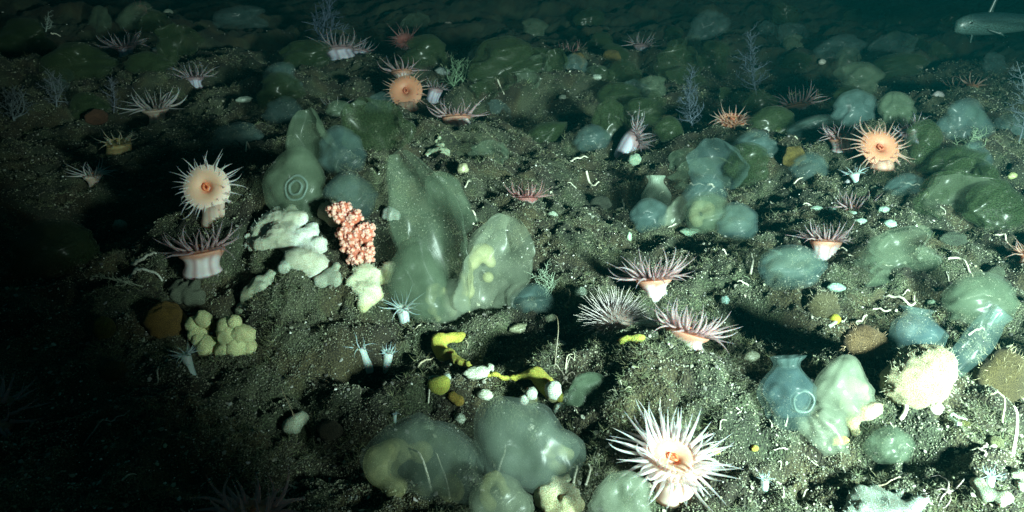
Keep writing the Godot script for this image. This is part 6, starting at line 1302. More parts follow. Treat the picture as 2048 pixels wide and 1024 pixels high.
	[Vector3(-0.2035, 0.0000, -0.9399), Vector3(0.0032, 0.0195, -0.0097), Vector3(0.0925, 0.9924, -0.0816), 0.008076, 0.007268, 0.01615, 20, "white", 0.35, "small ragged pale tuft of an anemone at the rim of the black pit", 1.3],
]

var BUSHES := [
	[Vector3(0.5724, 0.0000, -2.1550), Vector3(-0.0047, 0.1787, -0.0891), 0.05032, 60, [0.06, 0.09, 0.13], "blue grey feathery sea fan standing upright, upper right of centre", "sea_fan"],
	[Vector3(0.9838, 0.0000, -2.8187), Vector3(-0.0242, 0.2309, -0.1151), 0.07863, 64, [0.06, 0.09, 0.13], "taller blue grey sea fan near the top, right of the other upright one", "sea_fan"],
	[Vector3(-0.9794, 0.0000, -3.7404), Vector3(0.0417, 0.2401, -0.1197), 0.1433, 36, [0.06, 0.09, 0.15], "dark blue bushy sea fan at the top, above the mauve anemone", "sea_fan"],
	[Vector3(-1.4344, 0.0000, -2.4863), Vector3(-0.0107, 0.1120, -0.0559), 0.05366, 30, [0.11, 0.13, 0.18], "faint violet sea fan at the upper left, left of the cream anemone", "sea_fan"],
	[Vector3(-1.5806, 0.0000, -2.4140), Vector3(-0.0174, 0.0965, -0.0481), 0.06781, 26, [0.11, 0.14, 0.17], "faint grey branching sea fan, second from the left edge", "sea_fan"],
	[Vector3(-1.6497, 0.0000, -2.2862), Vector3(-0.0050, 0.0815, -0.0406), 0.08282, 28, [0.10, 0.13, 0.15], "faint grey sea fan at the left edge", "sea_fan"],
	[Vector3(1.3797, 0.0000, -1.8507), Vector3(-0.0054, 0.2009, -0.1002), 0.0517, 32, [0.10, 0.14, 0.17], "faint slate sea fan at the right edge below the fish", "sea_fan"],
	[Vector3(0.0601, 0.0000, -1.0738), Vector3(-0.0035, 0.0443, -0.0221), 0.03714, 22, [0.34, 0.46, 0.36], "feathery pale green hydroid right of the central squirt cluster", "hydroid"],
	[Vector3(-0.2331, 0.0000, -2.7523), Vector3(0.0196, 0.1052, -0.0525), 0.08816, 24, [0.14, 0.24, 0.15], "green spiky tuft at upper centre right of the round orange anemone", "hydroid"],
	[Vector3(-0.6345, 0.0000, -1.0582), Vector3(-0.0908, 0.0170, -0.0085), 0.01988, 20, [0.40, 0.46, 0.36], "fine branching hydroid stretching left from the mound into the dark", "hydroid"],
	[Vector3(-2.4831, 0.0000, -3.8861), Vector3(0.0134, 0.0957, -0.0477), 0.04544, 14, [0.38, 0.48, 0.46], "faint pale sprig at the far upper left", "hydroid"],
	[Vector3(1.1400, 0.0000, -1.7031), Vector3(0.0377, 0.0619, -0.0309), 0.04404, 18, [0.24, 0.36, 0.24], "mossy sprig above the big green patch, right", "hydroid"],
]

var PEBBLES := [
	[Vector3(-0.5633, 0.0000, -0.9770), Vector3(0.0311, 0.0311, 0.0311), [0.60, 0.38, 0.08], "furry", "ball_sponge", "sponge", "orange brown ball sponge under the left end of the mound", Vector3(0, 0.155, 0)],
	[Vector3(-0.6395, 0.0000, -0.9359), Vector3(0.0158, 0.0174, 0.0158), [0.28, 0.32, 0.05], "furry", "ball_sponge", "sponge", "dim yellow green ball sponge left of the orange brown ball", Vector3(0, -0.4137, 0)],
	[Vector3(-0.5840, 0.0000, -0.8463), Vector3(0.0191, 0.0132, 0.0161), [0.17, 0.19, 0.05], "furry", "ball_sponge", "sponge", "dark olive lump below the dim yellow green ball", Vector3(0, -0.1883, 0)],
	[Vector3(0.1469, 0.0000, -2.9550), Vector3(0.0331, 0.0331, 0.0331), [0.40, 0.30, 0.08], "furry", "ball_sponge", "sponge", "leftmost of the three dim orange balls in a row, top", Vector3(0, -0.2723, 0)],
	[Vector3(0.2722, 0.0000, -3.0364), Vector3(0.0383, 0.0383, 0.0383), [0.42, 0.31, 0.08], "furry", "ball_sponge", "sponge", "middle one of the three dim orange balls in a row, top", Vector3(0, -0.2198, 0)],
	[Vector3(0.4501, 0.0000, -3.2475), Vector3(0.0432, 0.0432, 0.0432), [0.36, 0.30, 0.08], "furry", "ball_sponge", "sponge", "rightmost of the three dim orange balls in a row, top", Vector3(0, -0.2716, 0)],
	[Vector3(0.7330, 0.0000, -1.7539), Vector3(0.0314, 0.0287, 0.0287), [0.44, 0.36, 0.08], "furry", "ball_sponge", "sponge", "yellow ball sponge at mid right beside the dim blue squirt", Vector3(0, 0.4081, 0)],
	[Vector3(-1.4273, 0.0000, -2.3727), Vector3(0.0379, 0.0275, 0.0310), [0.30, 0.13, 0.07], "furry", "ball_sponge", "sponge", "dull red lump above the yellowish round anemone, upper left", Vector3(0, 0.1413, 0)],
	[Vector3(0.1212, 0.0000, -1.0864), Vector3(0.0116, 0.0107, 0.0107), [0.52, 0.66, 0.60], "shell", "ball_sponge", "sponge", "pale round ball on silt right of the central squirt cluster", Vector3(0, -0.04248, 0)],
	[Vector3(0.3707, 0.0000, -1.0618), Vector3(0.0079, 0.0079, 0.0079), [0.36, 0.58, 0.60], "shell", "ball_sponge", "sponge", "tiny turquoise ball right of the leaning pink anemone", Vector3(0, -0.2671, 0)],
	[Vector3(0.5272, 0.0000, -0.6985), Vector3(0.0088, 0.0076, 0.0076), [0.82, 0.84, 0.80], "shell", "ball_sponge", "sponge", "bright white bead on silt right of the white bristly sponge", Vector3(0, 0.1389, 0)],
	[Vector3(0.7369, 0.0000, -1.0679), Vector3(0.0079, 0.0070, 0.0070), [0.50, 0.72, 0.60], "shell", "ball_sponge", "sponge", "tiny pale green bead above the blue squirt with flared top", Vector3(0, -0.3949, 0)],
	[Vector3(0.8483, 0.0000, -1.5435), Vector3(0.0094, 0.0082, 0.0082), [0.60, 0.72, 0.60], "shell", "ball_sponge", "sponge", "tiny pale bead below the wide open round anemone", Vector3(0, 0.1776, 0)],
	[Vector3(-0.1141, 0.0000, -1.5449), Vector3(0.0140, 0.0128, 0.0128), [0.50, 0.52, 0.36], "shell", "ball_sponge", "sponge", "small cream bead right of the longest squirt", Vector3(0, 0.09072, 0)],
	[Vector3(0.0262, 0.0000, -0.7641), Vector3(0.0062, 0.0055, 0.0055), [0.82, 0.84, 0.80], "shell", "ball_sponge", "sponge", "white bead on top of the big clear squirt", Vector3(0, -0.4972, 0)],
	[Vector3(-0.0511, 0.0000, -0.8539), Vector3(0.0207, 0.0096, 0.0104), [0.60, 0.68, 0.62], "shell", "white_sponge", "sponge", "whitish oblong lump under the yellow strand", Vector3(0, 0.1803, 0)],
	[Vector3(-0.0329, 0.0000, -0.8671), Vector3(0.0067, 0.0090, 0.0060), [0.50, 0.58, 0.52], "shell", "white_sponge", "sponge", "small pale stub between oblong lump and yellow strand", Vector3(0, -0.04945, 0)],
	[Vector3(-0.0391, 0.0000, -0.8213), Vector3(0.0116, 0.0080, 0.0080), [0.60, 0.68, 0.62], "shell", "white_sponge", "sponge", "pale lump at the upper left end of the clear squirt", Vector3(0, -0.3308, 0)],
	[Vector3(-0.0738, 0.0000, -0.7899), Vector3(0.0085, 0.0071, 0.0071), [0.50, 0.60, 0.55], "shell", "white_sponge", "sponge", "pale bead at the left tip of the clear squirt", Vector3(0, -0.4186, 0)],
	[Vector3(-0.1170, 0.0000, -0.7664), Vector3(0.0098, 0.0084, 0.0084), [0.36, 0.46, 0.36], "shell", "white_sponge", "sponge", "greenish round lump above the clear lying squirt", Vector3(0, 0.07107, 0)],
	[Vector3(-0.0950, 0.0000, -0.8434), Vector3(0.0059, 0.0059, 0.0059), [0.50, 0.60, 0.60], "shell", "white_sponge", "sponge", "tiny pale bead beside the yellow green lump", Vector3(0, 0.3107, 0)],
	[Vector3(0.2076, 0.0000, -0.9287), Vector3(0.0172, 0.0078, 0.0078), [0.50, 0.70, 0.60], "shell", "white_sponge", "sponge", "pale turquoise jagged crumb between urchin and leaning pink anemone", Vector3(0, -0.1705, 0)],
	[Vector3(0.1157, 0.0000, -0.9757), Vector3(0.0123, 0.0074, 0.0082), [0.44, 0.56, 0.46], "shell", "white_sponge", "sponge", "pale crumb left of the bristly urchin", Vector3(0, 0.131, 0)],
	[Vector3(0.2332, 0.0000, -0.9215), Vector3(0.0085, 0.0070, 0.0070), [0.38, 0.50, 0.44], "shell", "white_sponge", "sponge", "dull crumb under the leaning pink anemone", Vector3(0, -0.2033, 0)],
	[Vector3(0.0643, 0.0000, -1.0110), Vector3(0.0135, 0.0068, 0.0085), [0.40, 0.46, 0.36], "shell", "white_sponge", "sponge", "grey green crumb on the ridge below the central cluster", Vector3(0, 0.475, 0)],
	[Vector3(0.0135, 0.0000, -1.0050), Vector3(0.0202, 0.0076, 0.0101), [0.44, 0.48, 0.36], "shell", "white_sponge", "sponge", "flat pale crumb on the ridge front, below the central cluster", Vector3(0, 0.2766, 0)],
	[Vector3(0.3590, 0.0000, -0.8777), Vector3(0.0134, 0.0082, 0.0090), [0.50, 0.56, 0.46], "shell", "white_sponge", "sponge", "cream lump in the dark hollow left of the blue vase squirt", Vector3(0, 0.2507, 0)],
	[Vector3(0.5749, 0.0000, -1.0900), Vector3(0.0160, 0.0080, 0.0089), [0.40, 0.62, 0.58], "shell", "white_sponge", "sponge", "turquoise oval right of the wide blue squirt's shadow", Vector3(0, -0.1998, 0)],
	[Vector3(0.7372, 0.0000, -1.4088), Vector3(0.0142, 0.0065, 0.0076), [0.40, 0.62, 0.58], "shell", "shell", "shell", "upper turquoise shell right of the ringed pink anemone", Vector3(0, -0.0855, 0)],
	[Vector3(0.7330, 0.0000, -1.3600), Vector3(0.0159, 0.0063, 0.0074), [0.40, 0.62, 0.58], "shell", "shell", "shell", "lower left turquoise shell right of the ringed pink anemone", Vector3(0, 0.1947, 0)],
	[Vector3(0.7964, 0.0000, -1.3932), Vector3(0.0140, 0.0076, 0.0086), [0.40, 0.62, 0.58], "shell", "shell", "shell", "upper right turquoise shell, away from the ringed pink anemone", Vector3(0, 0.4038, 0)],
	[Vector3(0.7816, 0.0000, -1.3316), Vector3(0.0135, 0.0083, 0.0083), [0.40, 0.62, 0.58], "shell", "shell", "shell", "lowest round turquoise shell above the large flat green squirt", Vector3(0, -0.4892, 0)],
	[Vector3(0.6841, 0.0000, -1.4635), Vector3(0.0147, 0.0056, 0.0068), [0.40, 0.62, 0.58], "shell", "shell", "shell", "turquoise shell behind the ringed pink anemone, left one", Vector3(0, 0.1339, 0)],
	[Vector3(0.7200, 0.0000, -1.4576), Vector3(0.0112, 0.0056, 0.0067), [0.40, 0.62, 0.58], "shell", "shell", "shell", "turquoise shell behind the ringed pink anemone, right one", Vector3(0, 0.2907, 0)],
	[Vector3(0.5037, 0.0000, -1.2223), Vector3(0.0193, 0.0058, 0.0087), [0.40, 0.62, 0.58], "shell", "shell", "shell", "flat turquoise shell at the upper edge of the wide blue squirt", Vector3(0, -0.4049, 0)],
	[Vector3(0.9255, 0.0000, -1.4681), Vector3(0.0090, 0.0101, 0.0079), [0.40, 0.44, 0.28], "shell", "shell", "shell", "right of two cream pebbles left of the broadest green squirt", Vector3(0, 0.4028, 0)],
	[Vector3(0.9212, 0.0000, -1.4823), Vector3(0.0091, 0.0079, 0.0079), [0.40, 0.44, 0.28], "shell", "shell", "shell", "left of two cream pebbles left of the broadest green squirt", Vector3(0, 0.04406, 0)],
	[Vector3(1.2081, 0.0000, -1.6060), Vector3(0.0109, 0.0096, 0.0084), [0.46, 0.56, 0.28], "shell", "shell", "shell", "pale yellow green pebble at the right edge of the green patch", Vector3(0, -0.08027, 0)],
	[Vector3(1.4854, 0.0000, -2.4451), Vector3(0.0228, 0.0158, 0.0175), [0.55, 0.55, 0.62], "shell", "shell", "shell", "round pearly shell below the two small tan anemones", Vector3(0, 0.2621, 0)],
	[Vector3(2.0338, 0.0000, -3.5680), Vector3(0.0224, 0.0199, 0.0199), [0.82, 0.84, 0.80], "shell", "shell", "shell", "bright white crumb at upper right, left under the fish", Vector3(0, -0.1041, 0)],
	[Vector3(1.8609, 0.0000, -3.4394), Vector3(0.0218, 0.0194, 0.0194), [0.40, 0.50, 0.50], "shell", "shell", "shell", "dim round bead below the bright white crumb, upper right", Vector3(0, 0.2938, 0)],
	[Vector3(1.6158, 0.0000, -3.7311), Vector3(0.0209, 0.0157, 0.0183), [0.60, 0.62, 0.62], "shell", "shell", "shell", "dim pale crumb at the top, left of the faint wide squirt", Vector3(0, 0.3489, 0)],
	[Vector3(0.8246, 0.0000, -1.6239), Vector3(0.0122, 0.0098, 0.0098), [0.38, 0.40, 0.50], "shell", "shell", "shell", "dull blue crumb left of the tiny bluish anemone", Vector3(0, 0.469, 0)],
	[Vector3(-0.5446, 0.0000, -2.4982), Vector3(0.0251, 0.0125, 0.0161), [0.40, 0.52, 0.48], "shell", "shell", "shell", "pale broken shell above the broad dark green squirt", Vector3(0, -0.1477, 0)],
	[Vector3(-0.2877, 0.0000, -2.9423), Vector3(0.0331, 0.0166, 0.0207), [0.36, 0.44, 0.48], "shell", "shell", "shell", "grey blue stone at upper centre, left of the green tuft", Vector3(0, -0.4047, 0)],
	[Vector3(0.1893, 0.0000, -2.6182), Vector3(0.0150, 0.0094, 0.0112), [0.60, 0.70, 0.66], "shell", "shell", "shell", "small white chip at upper centre on dark silt", Vector3(0, 0.2678, 0)],
	[Vector3(0.3378, 0.0000, -2.8198), Vector3(0.0200, 0.0120, 0.0140), [0.50, 0.62, 0.60], "shell", "shell", "shell", "small pale chip below the rightmost orange ball", Vector3(0, -0.4811, 0)],
	[Vector3(-0.9141, 0.0000, -5.4273), Vector3(0.0294, 0.0184, 0.0220), [0.60, 0.66, 0.66], "shell", "shell", "shell", "white chip at the top edge, left of centre", Vector3(0, 0.262, 0)],
	[Vector3(-0.4455, 0.0000, -5.0718), Vector3(0.0311, 0.0138, 0.0207), [0.50, 0.44, 0.44], "shell", "shell", "shell", "pale sliver near the top edge, centre left", Vector3(0, 0.3367, 0)],
	[Vector3(-2.4354, 0.0000, -5.2281), Vector3(0.0320, 0.0249, 0.0284), [0.45, 0.52, 0.48], "shell", "shell", "shell", "dim pale crumb near the top edge, left", Vector3(0, 0.4206, 0)],
	[Vector3(-1.7044, 0.0000, -3.4776), Vector3(0.0386, 0.0145, 0.0193), [0.36, 0.40, 0.42], "shell", "shell", "shell", "dim pale sliver right of the faint grey bushy anemone", Vector3(0, -0.4705, 0)],
	[Vector3(-0.9339, 0.0000, -1.5301), Vector3(0.0155, 0.0155, 0.0143), [0.62, 0.46, 0.42], "shell", "shell", "shell", "small pinkish white lump in the dark left of the mound", Vector3(0, 0.3882, 0)],
	[Vector3(-0.9232, 0.0000, -2.4048), Vector3(0.0277, 0.0104, 0.0138), [0.45, 0.56, 0.54], "shell", "shell", "shell", "pale flat shell right of the cream anemone, upper left", Vector3(0, 0.4883, 0)],
	[Vector3(0.2169, 0.0000, -1.6052), Vector3(0.0271, 0.0197, 0.0197), [0.28, 0.36, 0.32], "furry", "stone", "stone", "dull green stone on the silt left of the mid right cluster", Vector3(0, -0.3764, 0)],
	[Vector3(0.0890, 0.0000, -1.4262), Vector3(0.0121, 0.0088, 0.0088), [0.40, 0.52, 0.46], "shell", "shell", "shell", "small pale green chip right of the deep rose anemone", Vector3(0, -0.01604, 0)],
	[Vector3(0.2482, 0.0000, -1.3528), Vector3(0.0064, 0.0117, 0.0064), [0.40, 0.60, 0.50], "shell", "shell", "shell", "upright pale green chip below the mid right cluster", Vector3(0, -0.1319, 0)],
	[Vector3(0.3513, 0.0000, -1.5859), Vector3(0.0197, 0.0172, 0.0172), [0.36, 0.52, 0.42], "sponge", "white_sponge", "sponge", "knobbly pale green foot crumb under the bright bottle shaped squirt", Vector3(0, 0.3634, 0)],
	[Vector3(0.3855, 0.0000, -1.3604), Vector3(0.0278, 0.0096, 0.0128), [0.36, 0.54, 0.42], "sponge", "white_sponge", "sponge", "pale green crust under the round brownish green squirt", Vector3(0, -0.4171, 0)],
	[Vector3(0.3407, 0.0000, -1.8710), Vector3(0.0195, 0.0168, 0.0168), [0.34, 0.50, 0.38], "sponge", "white_sponge", "sponge", "pale green crumb under the anemone lying on its side", Vector3(0, -0.03063, 0)],
	[Vector3(-0.2520, 0.0000, -0.7642), Vector3(0.0180, 0.0125, 0.0152), [0.20, 0.19, 0.14], "furry", "stone", "stone", "dull brown stone beside a dark pit at lower left", Vector3(0, -0.4714, 0)],
	[Vector3(0.9250, 0.0000, -1.1916), Vector3(0.0229, 0.0152, 0.0171), [0.20, 0.30, 0.22], "furry", "stone", "stone", "dull green stone below the big green patch at right", Vector3(0, 0.4309, 0)],
	[Vector3(0.8981, 0.0000, -1.2979), Vector3(0.0265, 0.0143, 0.0163), [0.20, 0.30, 0.24], "furry", "stone", "stone", "dull green stone with a white worm tube, right", Vector3(0, -0.05633, 0)],
	[Vector3(0.5598, 0.0000, -0.6857), Vector3(0.0081, 0.0068, 0.0068), [0.36, 0.40, 0.10], "furry", "ball_sponge", "sponge", "olive ball sponge on silt near the right edge", Vector3(0, 0.2175, 0)],
	[Vector3(0.5752, 0.0000, -0.6499), Vector3(0.0096, 0.0084, 0.0084), [0.42, 0.48, 0.26], "furry", "ball_sponge", "sponge", "pale olive ball beside the upright white tube, right edge", Vector3(0, -0.4711, 0)],
	[Vector3(0.2523, 0.0000, -0.6732), Vector3(0.0062, 0.0056, 0.0037), [0.46, 0.46, 0.06], "sponge", "yellow_sponge", "sponge", "tiny yellow scrap right of the largest anemone", Vector3(0, -0.2997, 0)],
	[Vector3(0.3020, 0.0000, -0.6760), Vector3(0.0050, 0.0043, 0.0037), [0.46, 0.46, 0.08], "sponge", "yellow_sponge", "sponge", "tiny yellow crumb below the bright slope, lower right", Vector3(0, 0.1285, 0)],
]

var STARS := [
	[Vector3(0.4905, 0.0000, -0.5907), 0.003951, 0.035, [0.46, 0.40, 0.44], "mauve brittle star with long curling arms at the bottom right", 3.2, "brittle_star"],
	[Vector3(0.0768, 0.0000, -0.8299), 0.004308, 0.01867, [0.46, 0.42, 0.40], "small brown brittle star on the ridge right of the yellow strand", 1.6, "brittle_star"],
	[Vector3(0.1463, 0.0000, -0.7568), 0.003355, 0.02013, [0.50, 0.50, 0.44], "small pale brittle star on the slope above the largest anemone", 1.4, "brittle_star"],
]

var WORMS := [
	[Vector3(-0.7085, 0.0000, -1.1681), 0.06974, [0.70, 0.72, 0.70], 0.8, 0.003719, 0.01, -0.6, "upper of two white knobbly fingers at the left of the mound", ""],
	[Vector3(-0.6883, 0.0000, -1.1168), 0.07638, [0.66, 0.70, 0.68], 0.5, 0.003594, 0.01, -0.5, "lower of two white knobbly fingers at the left of the mound", ""],
	[Vector3(-0.7249, 0.0000, -1.8724), 0.1141, [0.80, 0.80, 0.74], -1, 0.00249, 0.03, -1.3, "thin pale thread curving down left of the egg shaped squirt", ""],
	[Vector3(-0.1022, 0.0000, -0.8407), 0.06432, [0.80, 0.80, 0.74], 3.2, 0.001911, 0.006, 1.9, "kinked white worm tube over the yellow green lump", ""],
	[Vector3(-0.0216, 0.0000, -0.6759), 0.04925, [0.80, 0.80, 0.74], 0.7, 0.001907, 0.02, 1.1, "white worm tube rising in front of the big clear squirt", ""],
	[Vector3(-0.0965, 0.0000, -0.6307), 0.04553, [0.80, 0.80, 0.74], 0.3, 0.001578, 0.05, 2.1, "left white worm tube across the yellow gutted squirt", ""],
	[Vector3(-0.0748, 0.0000, -0.6250), 0.04672, [0.80, 0.80, 0.74], 0.2, 0.001447, 0.05, 1.9, "right white worm tube across the yellow gutted squirt", ""],
	[Vector3(0.4856, 0.0000, -0.6965), 0.04409, [0.85, 0.85, 0.80], 2.2, 0.002834, 0.006, 0.1, "thick white curved worm tube under the white bristly sponge", ""],
	[Vector3(0.5386, 0.0000, -0.6679), 0.05044, [0.50, 0.68, 0.66], -1.9, 0.00214, 0.006, 1.4, "bent turquoise worm tube on silt near the right edge", ""],
	[Vector3(0.5784, 0.0000, -0.6455), 0.03723, [0.85, 0.85, 0.82], 1.6, 0.002681, 0.006, 3.1, "thick white worm tube lying left of the upright tube, right edge", ""],
	[Vector3(0.5961, 0.0000, -0.6440), 0.02971, [0.85, 0.85, 0.82], 0.3, 0.002377, 0.05, 1.55, "upright white tube standing near the right edge", ""],
	[Vector3(0.8421, 0.0000, -1.2137), 0.07251, [0.80, 0.80, 0.74], -1.8, 0.00232, 0.006, 0, "white sickle worm tube below the dull green stone, right", ""],
	[Vector3(0.7252, 0.0000, -0.9441), 0.07004, [0.80, 0.80, 0.74], 0.6, 0.001601, 0.006, 0.2, "white thread on the yellow brown fuzzy sponge", ""],
	[Vector3(0.6524, 0.0000, -1.0281), 0.04684, [0.80, 0.80, 0.74], 3.5, 0.002044, 0.006, 0.4, "looped white worm tube above the white bristly sponge, right part", ""],
	[Vector3(0.6085, 0.0000, -1.0355), 0.06419, [0.80, 0.80, 0.74], 4.5, 0.002225, 0.006, 2.9, "coiled white worm tube left above the blue flared squirt", ""],
	[Vector3(0.6673, 0.0000, -1.0897), 0.07775, [0.80, 0.80, 0.74], 2.6, 0.002488, 0.006, -0.9, "hooked white worm tube above the coiled ones, right", ""],
	[Vector3(0.7892, 0.0000, -1.0811), 0.08193, [0.80, 0.80, 0.74], -1, 0.002303, 0.006, 0, "white worm tube across the front of the large dim round squirt", ""],
	[Vector3(0.5311, 0.0000, -1.0033), 0.08417, [0.42, 0.48, 0.46], 1.5, 0.003367, 0.006, 0.1, "grey worm tube beneath the yellow scrap, right", ""],
	[Vector3(0.5388, 0.0000, -1.7155), 0.05505, [0.80, 0.80, 0.74], 5.5, 0.003368, 0.006, 0.5, "white ring shaped worm tube above the mid right cluster", ""],
	[Vector3(0.1644, 0.0000, -1.9047), 0.05316, [0.80, 0.80, 0.74], 2, 0.003118, 0.006, 0.1, "white worm tube on the silt above the mid right slope, upper one", ""],
	[Vector3(0.1970, 0.0000, -1.7703), 0.0499, [0.80, 0.80, 0.74], 1.5, 0.003194, 0.006, -1.2, "white worm tube on the silt above the mid right slope, lower one", ""],
	[Vector3(0.2632, 0.0000, -1.6517), 0.05694, [0.80, 0.80, 0.74], 2.2, 0.002784, 0.006, -0.3, "wriggly white worm tube left of the bright bottle squirt", ""],
	[Vector3(0.4662, 0.0000, -1.7373), 0.0622, [0.80, 0.80, 0.74], -0.6, 0.002881, 0.006, 0.1, "short white tube on the back of the mid right cluster", ""],
	[Vector3(0.3823, 0.0000, -1.5577), 0.06957, [0.80, 0.80, 0.74], -0.4, 0.002178, 0.006, -0.8, "thin white thread across the foot of the mid right cluster", ""],
	[Vector3(-0.0661, 0.0000, -2.7477), 0.1069, [0.80, 0.80, 0.74], 3, 0.003887, 0.006, -1.2, "white wriggling worm tube at upper centre beside the broad squirt", ""],
	[Vector3(-0.2772, 0.0000, -2.9402), 0.07757, [0.60, 0.72, 0.50], 2.5, 0.004137, 0.006, 0.3, "pale green worm tube in the green tuft", ""],
	[Vector3(-0.0796, 0.0000, -1.3014), 0.063, [0.80, 0.80, 0.74], 2.6, 0.002419, 0.006, 0.1, "white curl at the right side of the longest squirt", ""],
	[Vector3(-0.1042, 0.0000, -1.4589), 0.03881, [0.80, 0.80, 0.74], 1.5, 0.001774, 0.006, 0.9, "short pale thread below the small cream bead", ""],
	[Vector3(0.0909, 0.0000, -1.0303), 0.0493, [0.20, 0.18, 0.13], 1.2, 0.001286, 0.03, 1.2, "tall thin brown thread on the ridge below the pale ball", ""],
	[Vector3(0.0622, 0.0000, -0.8390), 0.06332, [0.20, 0.18, 0.13], 0.5, 0.001013, 0.05, 1.4, "long thin brown thread beside the small brown brittle star", ""],
	[Vector3(-0.2999, 0.0000, -0.7657), 0.06392, [0.24, 0.21, 0.15], 0.4, 0.001106, 0.03, 1.9, "long thin brown thread over the pale disc sponge", ""],
	[Vector3(-0.2948, 0.0000, -0.8867), 0.04223, [0.22, 0.20, 0.15], 1, 0.001075, 0.006, -1, "short brown thread on bare silt left of the black pit", ""],
	[Vector3(-0.1478, 0.0000, -0.9031), 0.03519, [0.50, 0.46, 0.36], 0.3, 0.00172, 0.006, 0.6, "straight tan stick on silt left of the yellow strand", ""],
	[Vector3(-0.5205, 0.0000, -0.8539), 0.04251, [0.60, 0.58, 0.52], 1, 0.001479, 0.006, -1.2, "dim pale thread in the dark, left of the thin white anemone", ""],
	[Vector3(-0.5577, 0.0000, -0.7109), 0.06455, [0.50, 0.46, 0.46], 1, 0.001291, 0.006, 0.5, "long dim thread in the dark at lower left", ""],
	[Vector3(-0.4537, 0.0000, -0.6164), 0.01623, [0.80, 0.80, 0.74], 0.8, 0.00118, 0.006, 0, "short white thread at the bottom left in the dark", ""],
	[Vector3(0.4338, 0.0000, -1.1298), 0.04101, [0.80, 0.80, 0.74], 0.4, 0.00237, 0.02, 1.2, "white tube standing left of the wide blue squirt", ""],
	[Vector3(0.1190, 0.0000, -0.6932), 0.02079, [0.80, 0.80, 0.74], 0.8, 0.001919, 0.006, 0, "short thick white tube left of the largest anemone", ""],
	[Vector3(0.0733, 0.0000, -0.6347), 0.03331, [0.80, 0.80, 0.74], 2.5, 0.001817, 0.006, 0.9, "forked white worm tube right of the bright bottom crust, left one", ""],
	[Vector3(0.0882, 0.0000, -0.6332), 0.03021, [0.80, 0.80, 0.74], 1.6, 0.001813, 0.006, 1.1, "white worm tube right of the bright bottom crust, right one", ""],
	[Vector3(0.3094, 0.0000, -0.5971), 0.02165, [0.80, 0.80, 0.74], 1.5, 0.001154, 0.006, 0.4, "pale thread at the bottom edge right of the tiny glowing anemone", ""],
	[Vector3(0.4322, 0.0000, -0.6218), 0.02936, [0.50, 0.46, 0.36], 0.8, 0.001057, 0.006, -0.3, "tan thread above the wide turquoise crust", ""],
	[Vector3(0.5456, 0.0000, -0.6238), 0.02186, [0.80, 0.80, 0.74], 2.5, 0.001399, 0.006, 0.2, "small white curl left of the thick lying tube, right", ""],
	[Vector3(0.6151, 0.0000, -0.6962), 0.03448, [0.55, 0.55, 0.40], 2.2, 0.001254, 0.03, 1.5, "pale looped thread near the right edge above the olive balls", ""],
	[Vector3(0.9124, 0.0000, -1.5573), 0.04409, [0.80, 0.80, 0.74], 1, 0.002352, 0.006, -0.6, "white scribble of a tube under the wide open round anemone", ""],
	[Vector3(1.0026, 0.0000, -1.3307), 0.03892, [0.80, 0.80, 0.74], -1.4, 0.002283, 0.006, -0.5, "short white curl low in the big green patch", ""],
	[Vector3(1.3937, 0.0000, -2.1317), 0.07734, [0.50, 0.58, 0.50], 0.4, 0.002784, 0.006, 0.6, "pale thread at the top of the big green patch", ""],
	[Vector3(0.6980, 0.0000, -1.6645), 0.03766, [0.80, 0.80, 0.74], 0.2, 0.002511, 0.006, 0.1, "short white stick below the yellow ball", ""],
	[Vector3(-2.4342, 0.0000, -3.8475), 0.04635, [0.80, 0.80, 0.74], 4, 0.003973, 0.006, 0.2, "tiny white squiggle at far upper left", ""],
	[Vector3(-2.5452, 0.0000, -3.8327), 0.0462, [0.80, 0.80, 0.74], 3, 0.00396, 0.006, 0.6, "tiny white arc at far upper left", ""],
	[Vector3(-2.1733, 0.0000, -4.1886), 0.08556, [0.80, 0.80, 0.74], 2.5, 0.004278, 0.006, 0.1, "pair of small white dashes near the top left", ""],
	[Vector3(0.3195, 0.0000, -0.6395), 0.01896, [0.70, 0.70, 0.64], -2.688, 0.001164, 0.003, 6.091, "tiny white worm tube below the blue vase squirt", "tiny worm tubes on the right silt"],
	[Vector3(0.5593, 0.0000, -1.0193), 0.02133, [0.70, 0.70, 0.64], 0.9781, 0.001446, 0.003, 0.06192, "tiny white worm tube up right of the blue vase squirt", "tiny worm tubes on the right silt"],
	[Vector3(0.4118, 0.0000, -0.6663), 0.01796, [0.70, 0.70, 0.64], 1.657, 0.001185, 0.003, 4.193, "tiny white worm tube down right of the blue vase squirt", "tiny worm tubes on the right silt"],
	[Vector3(0.4505, 0.0000, -0.7385), 0.02019, [0.70, 0.70, 0.64], 3.455, 0.0008576, 0.003, 3.104, "tiny white worm tube left of the white bristly sponge", "tiny worm tubes on the right silt"],
	[Vector3(0.5346, 0.0000, -0.8031), 0.01246, [0.70, 0.70, 0.64], -2.184, 0.001272, 0.003, 0.3914, "tiny white worm tube just up left of the white bristly sponge", "tiny worm tubes on the right silt"],
	[Vector3(0.6435, 0.0000, -1.2168), 0.01897, [0.70, 0.70, 0.64], 3.56, 0.001693, 0.003, 0.3223, "tiny white worm tube just down right of the pink anemone ringed by shells", "tiny worm tubes on the right silt"],
	[Vector3(0.2486, 0.0000, -0.6690), 0.01601, [0.70, 0.70, 0.64], 2.47, 0.0009071, 0.003, 1.179, "tiny white worm tube right of the largest anemone", "tiny worm tubes on the right silt"],
	[Vector3(0.6903, 0.0000, -1.1666), 0.02401, [0.70, 0.70, 0.64], -1.653, 0.001217, 0.003, 0.6162, "tiny white worm tube just down left of the large flat green squirt", "tiny worm tubes on the right silt"],
